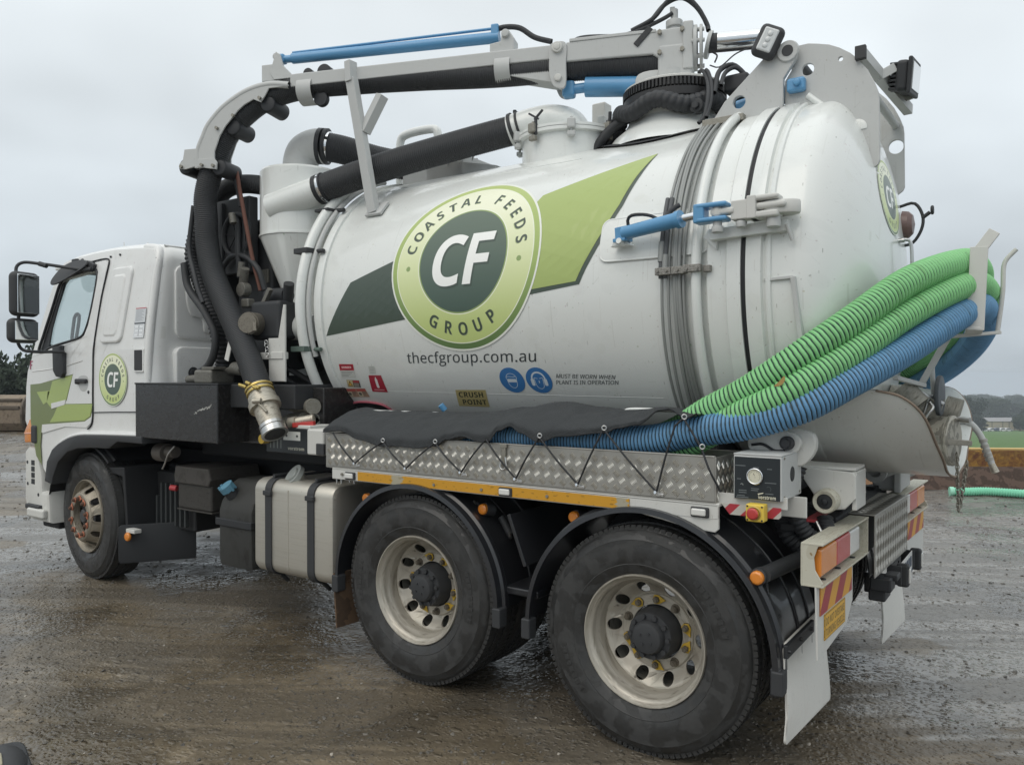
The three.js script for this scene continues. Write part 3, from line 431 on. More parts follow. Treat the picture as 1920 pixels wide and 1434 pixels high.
// amber marker lamps on stalks
for (const [x, y, z, ln] of [[-1.831, 0.972, 1.1, 0.06], [-0.967, 0.99, 1.1, 0.06], [-0.409, 1.006, 1.1, 0.06], [0.522, 0.865, 1.2, 0.42]]) {
  const l = part('marker_lamp', truck); mesh('stalk', ln > 0.1 ? [rod([x + 0.02, y + 0.01, z - 0.02], [x + 0.1, y + 0.03, z - ln], 0.033), cyl(0.036, 0.05, 'z', [x, y, z - 0.03])] : rod([x, y, z - 0.01], [x + 0.02, y - 0.01, z - ln], 0.034), M.plastic, l);
  mesh('lens', crease(lathe([[0, 0.012], [0.02, 0.011], [0.027, 0.006], [0.029, 0], [0.029, -0.02], [0, -0.02]], 28, 'z', [x, y, z + 0.006]), 0.5), M.orange, l);
}
mesh('guard_stay', [tube([[0.54, 0.85, 1.14], [0.55, 0.78, 1.14], [0.57, 0.73, 1.13], [0.575, 0.69, 1.12]], 0.008), rod([0.575, 0.69, 1.10], [0.575, 0.69, 1.15], 0.016), rod([0.43, 0.9, 0.98], [0.46, 0.93, 0.98], 0.02), rod([-0.92, 0.94, 1.0], [-0.86, 0.85, 1.0], 0.02), rod([-1.05, 1.01, 1.05], [-1.02, 0.985, 1.05], 0.014)], M.plastic, truck);
mesh('stay_bolt', [rod([0.57, 0.69, 1.13], [0.57, 0.69, 1.17], 0.009), rod([-0.87, 0.87, 1.0], [-0.84, 0.84, 1.03], 0.009), rod([-1.06, 1.02, 1.06], [-1.03, 0.98, 1.08], 0.008), rod([-0.33, 1.02, 1.03], [-0.30, 1.035, 1.04], 0.008), rod([0.4, 0.93, 0.95], [0.45, 0.9, 0.97], 0.009)], M.steel, truck);
// brown dirty flap ahead of the forward wheel
mesh('inner_flap', warp(plate([[-0.14, 0], [0.14, 0], [0.14, 0.32], [-0.14, 0.32]], 0.012, 0, 0.003).rotateY(Math.PI / 2 - 0.1), (v) => { v.x += 0.04 * (0.3 - v.y) * 2; }).translate(-1.965, 0.21, 1.09), std(L3(0.12, 0.075, 0.045), 0.85, 0, { map: mud }), truck);
// fuel tank with straps
{
  const f = part('fuel_tank', truck, 'dirty aluminium fuel tank with two black straps');
  const sec = roundRect(0.66, 0.43, 1.2, 1.035, 0.075, 6);
  mesh('tank_body', crease(plate(sec, 0.745, 0, 0.03).rotateY(-Math.PI / 2).scale(1, 1, 1).translate(-2.39, 0, 0), 0.5), M.aluTank, f);
  const sh = (x) => { const o = roundRect(0.652, 0.418, 1.209, 1.044, 0.08, 6), i = roundRect(0.66, 0.43, 1.2, 1.035, 0.075, 6); return plate(poly(o, [i]), 0.06, 0, 0.002).rotateY(-Math.PI / 2).translate(x, 0, 0); };
  for (const x of [-2.605, -2.205]) { mesh('strap', [sh(x), box(0.075, 0.03, 0.02, x, 0.95, 1.212, 0.005), rod([x, 1.055, 1.02], [x, 1.055, 1.16], 0.012), rod([x, 0.43, 1.12], [x, 0.36, 1.05], 0.014)], M.plastic, f); }
  mesh('seam', [box(0.006, 0.5, 0.006, -2.42, 0.73, 1.2, 0.002)], M.aluTank, f);
  mesh('filler_neck', rod([-2.46, 1.0, 1.06], [-2.47, 1.05, 1.095], 0.055), M.aluTank, f);
  mesh('filler_cap', [rod([-2.47, 1.05, 1.095], [-2.477, 1.068, 1.117], 0.078, 0.075), rod([-2.477, 1.068, 1.117], [-2.48, 1.074, 1.124], 0.05, 0.045)], std(L3(0.36, 0.38, 0.36), 0.6, 0.4), f);
  mesh('lifting_loop', [tube([[-2.14, 1.03, 1.05], [-2.14, 1.075, 1.05], [-2.11, 1.085, 1.05], [-2.1, 1.03, 1.05]], 0.006), tube([[-2.08, 1.03, 1.0], [-2.08, 1.075, 1.0], [-2.05, 1.085, 1.0], [-2.04, 1.03, 1.0]], 0.006)], M.steel, f);
}
{ // additive tank
  const a = part('additive_tank', truck, 'dusty black plastic tank with a blue cap');
  mesh('tank_body', crease(plate([[0.82, 0.40], [1.14, 0.40], [1.15, 0.44], [1.15, 0.78], [1.13, 0.84], [1.03, 0.965], [1.0, 0.98], [0.82, 0.98]], 0.36, 0, 0.025).rotateY(-Math.PI / 2).translate(-3.03, 0, 0), 0.5), std(L3(0.036, 0.038, 0.038), 0.7, 0, { map: grime }), a);
  mesh('neck', rod([-3.12, 0.87, 1.09], [-3.13, 0.915, 1.12], 0.045), M.plastic, a);
  mesh('cap', [rod([-3.13, 0.915, 1.12], [-3.138, 0.95, 1.146], 0.052), ...Array.from({ length: 8 }, (_, i) => { const t = i * Math.PI / 4; return rod([-3.13 + 0.05 * Math.cos(t), 0.915 + 0.02 * Math.sin(t), 1.12 - 0.04 * Math.sin(t)], [-3.138 + 0.05 * Math.cos(t), 0.948 + 0.02 * Math.sin(t), 1.144 - 0.04 * Math.sin(t)], 0.009); })], std(L3(0.12, 0.28, 0.38), 0.5), a);
  mesh('strap', [box(0.39, 0.05, 0.02, -3.03, 0.70, 1.155, 0.006), box(0.02, 0.05, 0.3, -2.845, 0.70, 1.0, 0.006)], M.black, a);
}
{ // battery box and the finned cover ahead of it
  const b = part('battery_box', truck); mesh('case', [box(0.42, 0.2, 0.4, -3.72, 0.80, 0.8, 0.02), box(0.44, 0.012, 0.4, -3.72, 0.695, 0.8, 0.003)], std(L3(0.05, 0.048, 0.046), 0.7, 0, { map: grime }), b);
  mesh('lid', plate([[-0.22, 0], [0.2, 0], [0.23, 0.05], [0.2, 0.13], [-0.21, 0.13], [-0.23, 0.06]], 0.44, 0, 0.012).translate(-3.72, 0.89, 0.8), std(L3(0.07, 0.066, 0.064), 0.7, 0, { map: grime }), b);
  const fin = std(L3(0.045, 0.05, 0.052), 0.7);
  for (let i = 0; i < 10; i++) mesh('cover_fin', box(0.02, 0.33 - (i < 4 ? 0.1 : 0), 0.035, -4.62 + i * 0.065, 0.68 - (i < 4 ? 0.06 : 0), 0.86, 0.006), fin, truck);
  mesh('finned_cover', box(0.75, 0.45, 0.25, -4.35, 0.7, 0.7, 0.02), M.chassis, truck);
  mesh('air_valve', [cyl(0.07, 0.12, 'x', [-4.2, 1.10, 0.95]), cyl(0.045, 0.1, 'x', [-4.08, 1.11, 0.95])], std(L3(0.2, 0.18, 0.16), 0.6, 0.4), truck);
  mesh('air_pipe', tube([[-4.0, 1.16, 0.98], [-4.05, 1.10, 1.0], [-4.1, 1.02, 1.0], [-4.13, 0.98, 1.0]], 0.007), M.steel, truck);
  mesh('red_coupling', rod([-3.97, 0.84, 0.98], [-4.02, 0.845, 1.0], 0.022), M.redPaint, truck);
  mesh('frame_guard', [box(1.35, 0.36, 0.3, -3.72, 0.74, 0.5, 0.02), box(0.5, 0.5, 0.3, -4.3, 0.72, 0.55, 0.02)], M.chassis, truck); mesh('air_tank', [rod([-3.9, 0.62, 0.55], [-3.2, 0.62, 0.55], 0.12), rod([-3.0, 0.8, -0.8], [-2.0, 0.8, -0.8], 0.14)], M.chassis, truck);
}
// front inner guard and flap
mesh('wheel_house', [warp(plate([[-4.78, 0.96], [-4.5, 0.975], [-4.44, 0.4], [-4.47, 0.4], [-4.53, 0.9], [-4.78, 0.93]], 0.34, 0.93, 0.008), () => {}), arch(0.62, 0.9, 2.9, 0.55, 1.14, 0.02).translate(FX, 0.53, 0)], M.chassis, truck);
mesh('mudflap', crease(plate(roundRect(-0.28, 0, 0.28, 0.3, 0.03), 0.014, 0, 0.004).rotateY(Math.PI / 2 - 0.6).translate(-4.28, 0.24, 0.95), 0.5), M.black, truck);
{ const l = part('marker_lamp', truck); mesh('stalk', box(0.12, 0.03, 0.06, -4.33, 0.5, 1.12, 0.005), M.dull, l); mesh('lens', cyl(0.034, 0.03, 'z', [-4.36, 0.455, 1.15], 24, 0.008), M.orange, l); }
// ------------------------------------------------------------------ rear bar, lamps, plates and flaps (the bar stands very slightly askew)
const rx = (z) => 0.775 + (1.2 - z) * 0.034;
const askew = (g) => warp(g, (v) => { v.x += (1.2 - v.z) * 0.034; });
for (const s of [1, -1]) {
  const b = part('lamp_bracket', truck, s > 0 ? 'rust speckled white lamp bracket on the near corner' : undefined), Z = (z) => s * z, m = (za, zb) => (za + zb) / 2;
  const cheek = plate([[-0.085, -0.085], [-0.012, -0.085], [0.0, -0.07], [-0.03, -0.02], [-0.035, 0.03], [-0.02, 0.075], [0.0, 0.085], [-0.085, 0.085]], 0.008, 0, 0.002);
  mesh('bracket_shell', [cheek.clone().translate(0.78, 0.945, Z(1.19)), box(0.086, 0.008, 0.77, 0.738, 1.028, Z(0.81), 0.002), box(0.086, 0.008, 0.77, 0.738, 0.862, Z(0.81), 0.002), box(0.008, 0.16, 0.77, 0.698, 0.945, Z(0.81), 0.002), box(0.082, 0.17, 0.008, 0.738, 0.945, Z(0.428), 0.002)].map(askew), M.rust, b);
  const seg = (za, zb) => askew(crease(plate(roundRect(-0.06, -0.055, 0.0, 0.06, 0.012), za - zb, 0, 0.006).translate(0.765, 0.945, Z(m(za, zb))), 0.5));
  mesh('amber_lens', seg(1.165, 0.925), M.orange, b); mesh('red_lens', seg(0.923, 0.70), M.red, b); mesh('clear_lens', seg(0.698, 0.53), M.clearLens, b);
  mesh('grommet', [cyl(0.022, 0.006, 'x', [0.705, 0.99, Z(0.475)], 20, 0.002), cyl(0.022, 0.006, 'x', [0.705, 0.905, Z(0.475)], 20, 0.002), cyl(0.012, 0.006, 'y', [0.75, 0.868, Z(0.6)], 12, 0.001), cyl(0.012, 0.006, 'y', [0.75, 0.868, Z(0.85)], 12, 0.001), cyl(0.012, 0.006, 'y', [0.75, 0.868, Z(1.08)], 12, 0.001)].map(askew), M.black, b);
  mesh('back_panel', [askew(plate(s > 0 ? [[-1.195, 0.862], [-0.62, 0.862], [-0.62, 0.68], [-0.72, 0.60], [-1.1, 0.56], [-1.17, 0.56]].map(([z, y]) => [z, y]) : [[1.195, 0.862], [0.62, 0.862], [0.62, 0.68], [0.72, 0.60], [1.1, 0.56], [1.17, 0.56]], 0.008, 0, 0.002).rotateY(Math.PI / 2).translate(0.752, 0, 0))], M.dull, b);
  const chev = canvasTex(256, 96, (x, w, h) => { x.fillStyle = '#d39a2e'; x.fillRect(0, 0, w, h); x.fillStyle = '#9c3038'; for (let i = -1; i < 4; i++) { x.beginPath(); const a = i * 118 - 10; x.moveTo(a, h); x.lineTo(a + 60, h); x.lineTo(a + 118, 0); x.lineTo(a + 58, 0); x.fill(); } });
  const cb = new THREE.BoxGeometry(0.5, 0.125, 0.004); cb.rotateY(Math.PI / 2); if (s < 0) cb.scale(1, 1, 1);
  mesh('chevron_plate', askew(cb.translate(0.759, 0.797, Z(0.905))), std(L3(1, 1, 1), 0.4, 0, { map: chev }), b);
  if (s > 0) {
    const dn = canvasTex(256, 192, (x, w, h) => { x.fillStyle = '#d9a93c'; x.fillRect(0, 0, w, h); x.strokeStyle = x.fillStyle = '#5a4616'; x.lineWidth = 4; x.strokeRect(5, 5, w - 10, h - 10); x.textAlign = 'center'; x.font = 'bold 70px sans-serif'; x.setTransform(0.5, 0, 0, 1.15, w / 2, 0); x.fillText('DO NOT OVERTAKE', 0, 78, 460); x.fillText('TURNING VEHICLE', 0, 150, 460); });
    mesh('warning_plate', askew(new THREE.BoxGeometry(0.32, 0.105, 0.004).rotateY(Math.PI / 2).translate(0.759, 0.672, 0.93)), std(L3(1, 1, 1), 0.45, 0, { map: dn }), b);
  }
}
// chequer plate step between the lamp brackets, its bars raised
function treadBars(w, h, a = 0.058, b = 0.065, sc = 1) { // bars on the plane z = 0, spanning 0..w, 0..h
  const unit = (() => { const L = 0.017 * sc, W = 0.0026 * sc, H = 0.0024; const g = new THREE.BufferGeometry(), p = [[-L, 0, 0], [0, W, 0], [L, 0, 0], [0, -W, 0], [-L * 0.55, 0, H], [L * 0.55, 0, H]], f = [[0, 4, 1], [1, 4, 5], [1, 5, 2], [2, 5, 3], [3, 5, 4], [3, 4, 0]]; const P = []; for (const t of f) for (const k of [0, 2, 1]) P.push(...p[t[k]]); g.setAttribute('position', new THREE.Float32BufferAttribute(P, 3)); g.computeVertexNormals(); return g; })();
  const out = [];
  for (let j = 0; j * b / 2 < h + b; j++) for (let i = 0; i * a < w + a; i++) {
    const cx = i * a + (j % 2 ? a / 2 : 0), cy = j * b / 2, dir = j % 2 ? 0.82 : -0.95;
    for (let k = -2; k <= 2; k++) { const x = cx + Math.cos(dir + Math.PI / 2) * k * 0.0068 * sc, y = cy + Math.sin(dir + Math.PI / 2) * k * 0.0068 * sc; if (x < 0.016 || x > w - 0.016 || y < 0.014 || y > h - 0.014) continue; out.push(unit.clone().rotateZ(dir).translate(x, y, 0)); }
  }
  return mergeGeometries(out.map(clean));
}
{
  const p = part('chequer_step', truck, 'chequer plate step between the rear lamps');
  mesh('step_plate', [askew(box(0.006, 0.3, 0.79, 0.80, 0.885, 0.0, 0.002)), askew(box(0.16, 0.006, 0.79, 0.722, 1.034, 0.0, 0.002))], M.tread, p);
  const tb = mesh('tread_bar', [askew(treadBars(0.79, 0.3, 0.058, 0.065, 1.05).rotateY(Math.PI / 2).translate(0.803, 0.735, 0.395)), askew(treadBars(0.79, 0.16).rotateX(-Math.PI / 2).rotateY(Math.PI / 2).translate(0.8, 1.037, 0.395).translate(0, 0, 0))], M.tread, p); tb.userData.kind = 'stuff';
  mesh('cross_beam', [box(0.1, 0.3, 1.3, 0.66, 0.9, 0, 0.01), box(0.1, 0.03, 1.1, 0.58, 1.03, 0.35, 0.004)], M.chassis, truck);
  mesh('beam_paint', box(0.05, 0.012, 0.6, 0.63, 1.05, 0.5, 0.003), M.redPaint, truck);
  const np = part('number_plate', truck); mesh('plate_panel', box(0.004, 0.11, 0.36, 0.872, 0.665, -0.27, 0.001), std(L3(0.7, 0.7, 0.68), 0.4), np);
  mesh('plate_mark', [...[0, 1, 2, 3, 4].map((i) => box(0.004, 0.055, 0.03, 0.8755, 0.672, -0.15 - i * 0.06, 0.001)), box(0.004, 0.014, 0.34, 0.8755, 0.617, -0.27, 0.001)], std(L3(0.06, 0.08, 0.12), 0.5), np);
  for (const z of [-0.06, -0.5]) { const l = part('plate_lamp', truck); mesh('housing', [box(0.06, 0.12, 0.05, 0.885, 0.665, z, 0.015), box(0.07, 0.1, 0.012, 0.85, 0.67, z + 0.045, 0.004)], M.plastic, l); mesh('lens', box(0.012, 0.075, 0.03, 0.916, 0.665, z, 0.005), M.clearLens, l); }
  mesh('hitch', [box(0.1, 0.07, 0.12, 0.82, 0.66, 0.14, 0.01), box(0.06, 0.03, 0.1, 0.86, 0.69, 0.1, 0.006), box(0.08, 0.06, 0.16, 0.8, 0.6, 0.1, 0.01)], M.black, truck);
}
for (const s of [1, -1]) { // white rubber mudflaps that kick out at the foot
  const f = part('mudflap', truck), g = plate(roundRect(-0.33, 0, 0.33, 0.42, 0.03), 0.01, 0, 0.002); const gg = tess(g.rotateY(Math.PI / 2), 0.04, 4);
  mesh('flap', crease(warp(gg, (v) => { const t = clamp((0.3 - v.y) / 0.3), w = 0.5 + v.z / 0.66; v.x += 0.012 * Math.sin(t * 3) + 0.03 * t * t * (1 - w); v.y -= 0.02 * (1 - w) * t; }).translate(s > 0 ? 0.625 : 0.70, s > 0 ? 0.185 : 0.135, s * 0.85), 0.7), std(L3(0.70, 0.69, 0.65), 0.6, 0, { map: speck }), f);
  mesh('clamp_strip', [box(0.02, 0.055, 0.42, s > 0 ? 0.635 : 0.71, s > 0 ? 0.575 : 0.53, s * 0.98, 0.004), ...[0.2, 0.02, -0.15].map((d) => lug(0.009, 0.014).rotateY(Math.PI / 2).translate(s > 0 ? 0.648 : 0.72, s > 0 ? 0.578 : 0.53, s * (0.98 + d)))], M.black, f);
}
for (const s of [1, -1]) mesh('guard_foot', box(0.04, 0.12, 0.55, 0.60, 0.45, s * 0.95, 0.01), M.blackGloss, truck);
// chequer plate hose tray along the side
{
  const t = part('hose_tray', truck, 'chequer plate hose tray along the tank side');
  mesh('tray_plate', [box(2.41, 0.204, 0.006, -0.865, 1.252, 1.197, 0.002), box(2.41, 0.008, 0.02, -0.865, 1.353, 1.192, 0.003)], M.tread, t);
  mesh('end_plate', [box(0.006, 0.2, 0.34, 0.343, 1.252, 1.03, 0.002), box(0.006, 0.2, 0.34, -2.07, 1.252, 1.03, 0.002), box(2.41, 0.006, 0.34, -0.865, 1.16, 1.03, 0.002), box(2.41, 0.2, 0.006, -0.865, 1.252, 0.86, 0.002)], M.tread, t);
  const b = mesh('tread_bar', treadBars(2.41, 0.2).translate(-2.07, 1.152, 1.2), M.treadBar, t); b.userData.kind = 'stuff';
  const c = mesh('tread_bar', treadBars(0.34, 0.2).rotateY(Math.PI / 2).translate(0.346, 1.152, 1.2), M.treadBar, t); c.userData.kind = 'stuff';
  const k = part('latch', truck); mesh('latch_body', [box(0.025, 0.09, 0.012, -0.757, 1.30, 1.207, 0.003), box(0.04, 0.02, 0.014, -0.757, 1.345, 1.208, 0.003)], M.dirtySteel, k); mesh('latch_loop', tube([[-0.77, 1.27, 1.21], [-0.775, 1.235, 1.215], [-0.755, 1.225, 1.215], [-0.74, 1.24, 1.215], [-0.745, 1.29, 1.212]], 0.005), M.steel, k);
}
// ------------------------------------------------------------------ the tank
const TY = 2.16, TR = 0.934;
const tankUV = (g) => { const p = g.attributes.position, uv = new Float32Array(p.count * 2); for (let i = 0; i < p.count; i++) { const a = Math.atan2(p.getY(i) - TY, p.getZ(i)); uv[i * 2] = p.getX(i) * 0.7; uv[i * 2 + 1] = a * 0.65; } g.setAttribute('uv', new THREE.BufferAttribute(uv, 2)); return g; };
const onTank = (x, s, lift = 0.002) => { const a = s / TR; return V(x, TY + (TR + lift) * Math.sin(a), (TR + lift) * Math.cos(a)); };
const tl = (prof, seg = 128) => tankUV(crease(lathe(prof, seg, 'x', [0, TY, 0]).toNonIndexed(), 0.5));
mesh('tank_shell', tl([[0, -2.86], [0.2, -2.85], [0.5, -2.79], [0.72, -2.69], [0.86, -2.57], [0.92, -2.47], [TR, -2.42], [TR, -1.2], [TR, 0.2], [0.94, 0.215]]), M.white, truck);
mesh('tank_rim', tl([[0.93, -2.40], [0.95, -2.40], [0.952, -2.412], [0.952, -2.462], [0.945, -2.468], [0.92, -2.468]]), M.white, truck);
mesh('tank_rim', tl([[0.93, 0.205], [0.952, 0.205], [0.958, 0.212], [0.958, 0.30], [0.976, 0.305], [0.98, 0.31], [0.98, 0.372], [0.93, 0.374]]), M.white, truck);
mesh('door_seal', tl([[0.92, 0.373], [0.972, 0.374], [0.972, 0.394], [0.92, 0.395]]), M.seal, truck);
const door = part('tank_door', truck, 'domed white rear door of the tank');
mesh('door_dish', tl([[0.93, 0.394], [0.978, 0.395], [0.98, 0.40], [0.98, 0.462], [0.962, 0.468], [0.958, 0.475], ...Array.from({ length: 25 }, (_, i) => { const a = i / 24 * Math.PI / 2; return [0.958 * Math.cos(a), 0.6 + 0.28 * Math.sin(a)]; })]), M.white, door);
mesh('door_bead', tl([[0.955, 0.478], [0.97, 0.482], [0.975, 0.492], [0.97, 0.502], [0.955, 0.506]]), M.white, door);
// skirt: the shell carried on below the door, cut to a curve
{
  const P = [], UV = [], I = [], nu = 90, nv = 24, R = 0.956;
  for (let i = 0; i <= nu; i++) { const th = lerp(-0.58, -Math.PI + 0.575, i / nu) , e = Math.abs(i / nu * 2 - 1), xe = 0.90 + 0.205 * Math.pow(Math.max(0, 1 - Math.pow(e, 7)), 0.5) + 0.055 * (i / nu) + 0.003 * Math.sin(i * 0.35);
    for (let j = 0; j <= nv; j++) { const x = lerp(0.5, xe, j / nv); P.push(x, TY + R * Math.sin(th), R * Math.cos(th)); UV.push(x * 0.7, th * 0.65); if (i < nu && j < nv) { const a = i * (nv + 1) + j; I.push(a, a + 1, a + nv + 1, a + 1, a + nv + 2, a + nv + 1); } } }
  const solid = (P0, I0) => { // a shell of 8 mm
    const n = P0.length / 3, Q = [...P0], J = [...I0]; for (let k = 0; k < n; k++) { const y = P0[k * 3 + 1] - TY, z = P0[k * 3 + 2], r = Math.hypot(y, z), f = (r - 0.008) / r; Q.push(P0[k * 3], TY + y * f, z * f); } for (let k = 0; k < I0.length; k += 3) J.push(I0[k] + n, I0[k + 2] + n, I0[k + 1] + n);
    for (let i = 0; i < nu; i++) { const a = i * (nv + 1) + nv, b = a + nv + 1; J.push(a, b, a + n, b, b + n, a + n); } return [Q, J];
  };
  const [Q, J] = solid(P, I), g = new THREE.BufferGeometry(); g.setAttribute('position', new THREE.Float32BufferAttribute(Q, 3)); g.setAttribute('uv', new THREE.Float32BufferAttribute([...UV, ...UV], 2)); g.setIndex(J); g.computeVertexNormals();
  mesh('skirt', crease(g, 0.7), M.white, truck, 'curved white skirt below the tank door');
  const rim = []; for (let i = 0; i <= nu; i++) { const k = (i * (nv + 1) + nv) * 3; rim.push(V(P[k], P[k + 1], P[k + 2])); }
  mesh('skirt_edge', tube(rim, 0.006, 180, 6), std(L3(0.22, 0.17, 0.13), 0.8), truck);
}
// ---- printed artwork, each print laid on the shell
const logoTex = canvasTex(1024, 1024, (x, w) => {
  const k = 957, c = 512, disc = (r, f) => { x.beginPath(); x.arc(c, c, r * k, 0, 7); x.fillStyle = f; x.fill(); };
  const g1 = x.createLinearGradient(0, 0, 0, w); g1.addColorStop(0, '#b7c67a'); g1.addColorStop(0.55, '#9cb262'); g1.addColorStop(1, '#5d7a4a');
  const g2 = x.createLinearGradient(0, 200, 0, 900); g2.addColorStop(0, '#eef0d4'); g2.addColorStop(1, '#c3d285');
  const g3 = x.createLinearGradient(0, 200, 0, 800); g3.addColorStop(0, '#5b6b5c'); g3.addColorStop(1, '#44594e');
  x.fillStyle = '#e9ebe2'; x.fillRect(0, 0, w, w); disc(0.523, g1); disc(0.49, '#eef1dc'); disc(0.484, g2); disc(0.323, '#eef1dc'); disc(0.317, '#8ea362'); disc(0.309, g3);
  x.textAlign = 'center'; x.textBaseline = 'middle';
  const arcText = (t, a0, step, r, flip, size) => { [...t].forEach((ch, i) => { const a = (a0 + step * i) * Math.PI / 180; x.save(); x.translate(c + Math.cos(a) * r * k, c - Math.sin(a) * r * k); x.rotate(flip ? 1.5 * Math.PI - a : Math.PI / 2 - a); x.font = `bold ${size}px sans-serif`; x.fillStyle = '#aab783'; x.fillText(ch, 3, 4); x.fillStyle = '#3f4d40'; x.fillText(ch, 0, 0); x.restore(); }); };
  arcText('COASTAL', 168, -12.9, 0.405, false, 96); arcText('FEEDS', 67, -14, 0.405, false, 96); arcText('GROUP', 241, 15.4, 0.405, true, 98);
  x.fillStyle = '#8ba163'; for (const s of [-1, 1]) { x.beginPath(); x.arc(c + s * 0.4 * k, c + 0.035 * k, 15, 0, 7); x.fill(); }
  const cf = (dx, dy, f) => { x.save(); x.translate(c + dx, c + dy); x.transform(1, 0, -0.12, 1, 0, 0); x.scale(0.94, 1.0); x.font = 'bold 404px sans-serif'; x.fillStyle = f; x.textAlign = 'center'; x.fillText('C', -106, 8); x.fillText('F', 112, 8); x.restore(); };
  cf(12, 14, '#39493f'); cf(0, 0, '#f3f4f0');
});
function bentDisc(cx, cs, r, lift, nr = 14, na = 72) { const P = [], UV = [], I = []; for (let i = 0; i <= nr; i++) for (let j = 0; j <= na; j++) { const a = j / na * 2 * Math.PI, q = r * i / nr, p = onTank(cx + q * Math.cos(a), cs + q * Math.sin(a), lift); P.push(p.x, p.y, p.z); UV.push(0.5 + 0.5 * i / nr * Math.cos(a), 0.5 + 0.5 * i / nr * Math.sin(a)); if (i < nr && j < na) { const k = i * (na + 1) + j; I.push(k, k + na + 1, k + 1, k + 1, k + na + 1, k + na + 2); } } const g = new THREE.BufferGeometry(); g.setAttribute('position', new THREE.Float32BufferAttribute(P, 3)); g.setAttribute('uv', new THREE.Float32BufferAttribute(UV, 2)); g.setIndex(I); g.computeVertexNormals(); return g; }
function bentShape(shape, lift) { return warp(tess(new THREE.ShapeGeometry(Array.isArray(shape) ? poly(shape) : shape, 8), 0.04, 7), (v) => v.copy(onTank(v.x, v.y, lift))); }
function bentQuad(q, lift, n = 8) { // corners top-left, top-right, bottom-left, bottom-right as [x, s]
  const g = new THREE.PlaneGeometry(1, 1, n, n); return warp(g, (v) => { const u = v.x + 0.5, t = 0.5 - v.y, f = (k) => lerp(lerp(q[0][k], q[1][k], u), lerp(q[2][k], q[3][k], u), t); v.copy(onTank(f(0), f(1), lift)); });
}
const print = (t) => phys(L3(1, 1, 1), 0.42, { clearcoat: 0.3, clearcoatRoughness: 0.15, map: t });
mesh('ring_logo', bentDisc(-1.26, 0.21, 0.535, 0.0045), print(logoTex), truck, 'round green ring logo on the tank side');
const wedge = [[-0.80, 0.565], [-0.182, 0.785], [-0.225, 0.60], [-0.275, 0.41], [-0.34, 0.265], [-0.395, 0.165], [-0.445, 0.075], [-0.478, 0.007], [-0.80, -0.03], [-1.0, 0.2]];
mesh('dark_wedge', bentShape(wedge, 0.0015), M.deep, truck);
mesh('lime_wedge', bentShape([[-0.80, 0.565], [-0.182, 0.785], [-0.193, 0.752], [-0.245, 0.60], [-0.295, 0.42], [-0.36, 0.28], [-0.415, 0.18], [-0.465, 0.09], [-0.498, 0.024], [-0.80, -0.004], [-1.0, 0.2]], 0.003), M.lime, truck);
mesh('green_wedge', bentShape([[-2.146, 0.128], [-1.7, 0.27], [-1.5, 0.2], [-1.6, -0.115], [-2.385, -0.205], [-2.35, -0.15]], 0.0015), M.deep, truck);
const font = await new FontLoader().loadAsync('fonts/droid/droid_sans_regular.typeface.json');
function words(str, f, q, lift) { // letters fitted into the quad q on the shell
  const g = new THREE.ShapeGeometry(f.generateShapes(str, 1), 5), t = tess(g, 0.25, 3); t.computeBoundingBox(); const b = t.boundingBox;
  return warp(t, (v) => { const u = (v.x - b.min.x) / (b.max.x - b.min.x), w = (b.max.y - v.y) / (b.max.y - b.min.y), k = (i) => lerp(lerp(q[0][i], q[1][i], u), lerp(q[2][i], q[3][i], u), w); v.copy(onTank(k(0), k(1), lift)); });
}
mesh('web_address', words('thecfgroup.com.au', font, [[-1.715, -0.325], [-0.778, -0.325], [-1.735, -0.418], [-0.798, -0.418]], 0.0015), M.text, truck);
mesh('warning_words', [words('MUST BE WORN WHEN', font, [[-0.683, -0.470], [-0.330, -0.478], [-0.693, -0.496], [-0.342, -0.503]], 0.0015), words('PLANT IS IN OPERATION', font, [[-0.697, -0.510], [-0.322, -0.510], [-0.706, -0.537], [-0.33, -0.535]], 0.0015)], M.text, truck);
const ppe = (muff) => canvasTex(256, 256, (x) => {
  x.fillStyle = '#3f78b2'; x.fillRect(0, 0, 256, 256); x.strokeStyle = '#d5dde3'; x.lineWidth = 5; x.fillStyle = '#d5dde3';
  if (!muff) { x.beginPath(); x.moveTo(74, 112); x.bezierCurveTo(70, 40, 186, 40, 182, 112); x.moveTo(78, 110); x.lineTo(84, 160); x.bezierCurveTo(96, 220, 160, 220, 172, 160); x.lineTo(178, 110); x.stroke(); x.beginPath(); x.roundRect(80, 112, 96, 34, 12); x.fill(); x.beginPath(); x.moveTo(80, 92); x.bezierCurveTo(110, 80, 140, 104, 178, 84); x.stroke(); }
  else { x.lineWidth = 16; x.beginPath(); x.moveTo(62, 120); x.bezierCurveTo(62, 24, 194, 24, 194, 120); x.stroke(); x.beginPath(); x.roundRect(46, 108, 34, 72, 14); x.roundRect(176, 108, 34, 72, 14); x.fill(); x.lineWidth = 5; x.beginPath(); x.moveTo(84, 100); x.lineTo(90, 176); x.bezierCurveTo(104, 222, 152, 222, 166, 176); x.lineTo(172, 100); x.stroke(); x.beginPath(); x.moveTo(88, 100); x.lineTo(120, 108); x.moveTo(136, 108); x.lineTo(168, 100); x.stroke(); x.fillRect(124, 128, 8, 24); }
});
mesh('eye_sign', bentDisc(-0.99, -0.513, 0.083, 0.0015, 5, 40), print(ppe(false)), truck); mesh('ear_sign', bentDisc(-0.81, -0.513, 0.083, 0.0015, 5, 40), print(ppe(true)), truck);
const sticker = (name, q, w, h, draw, label) => mesh(name, bentQuad(q, 0.0015), print(canvasTex(w, h, draw)), truck, label);
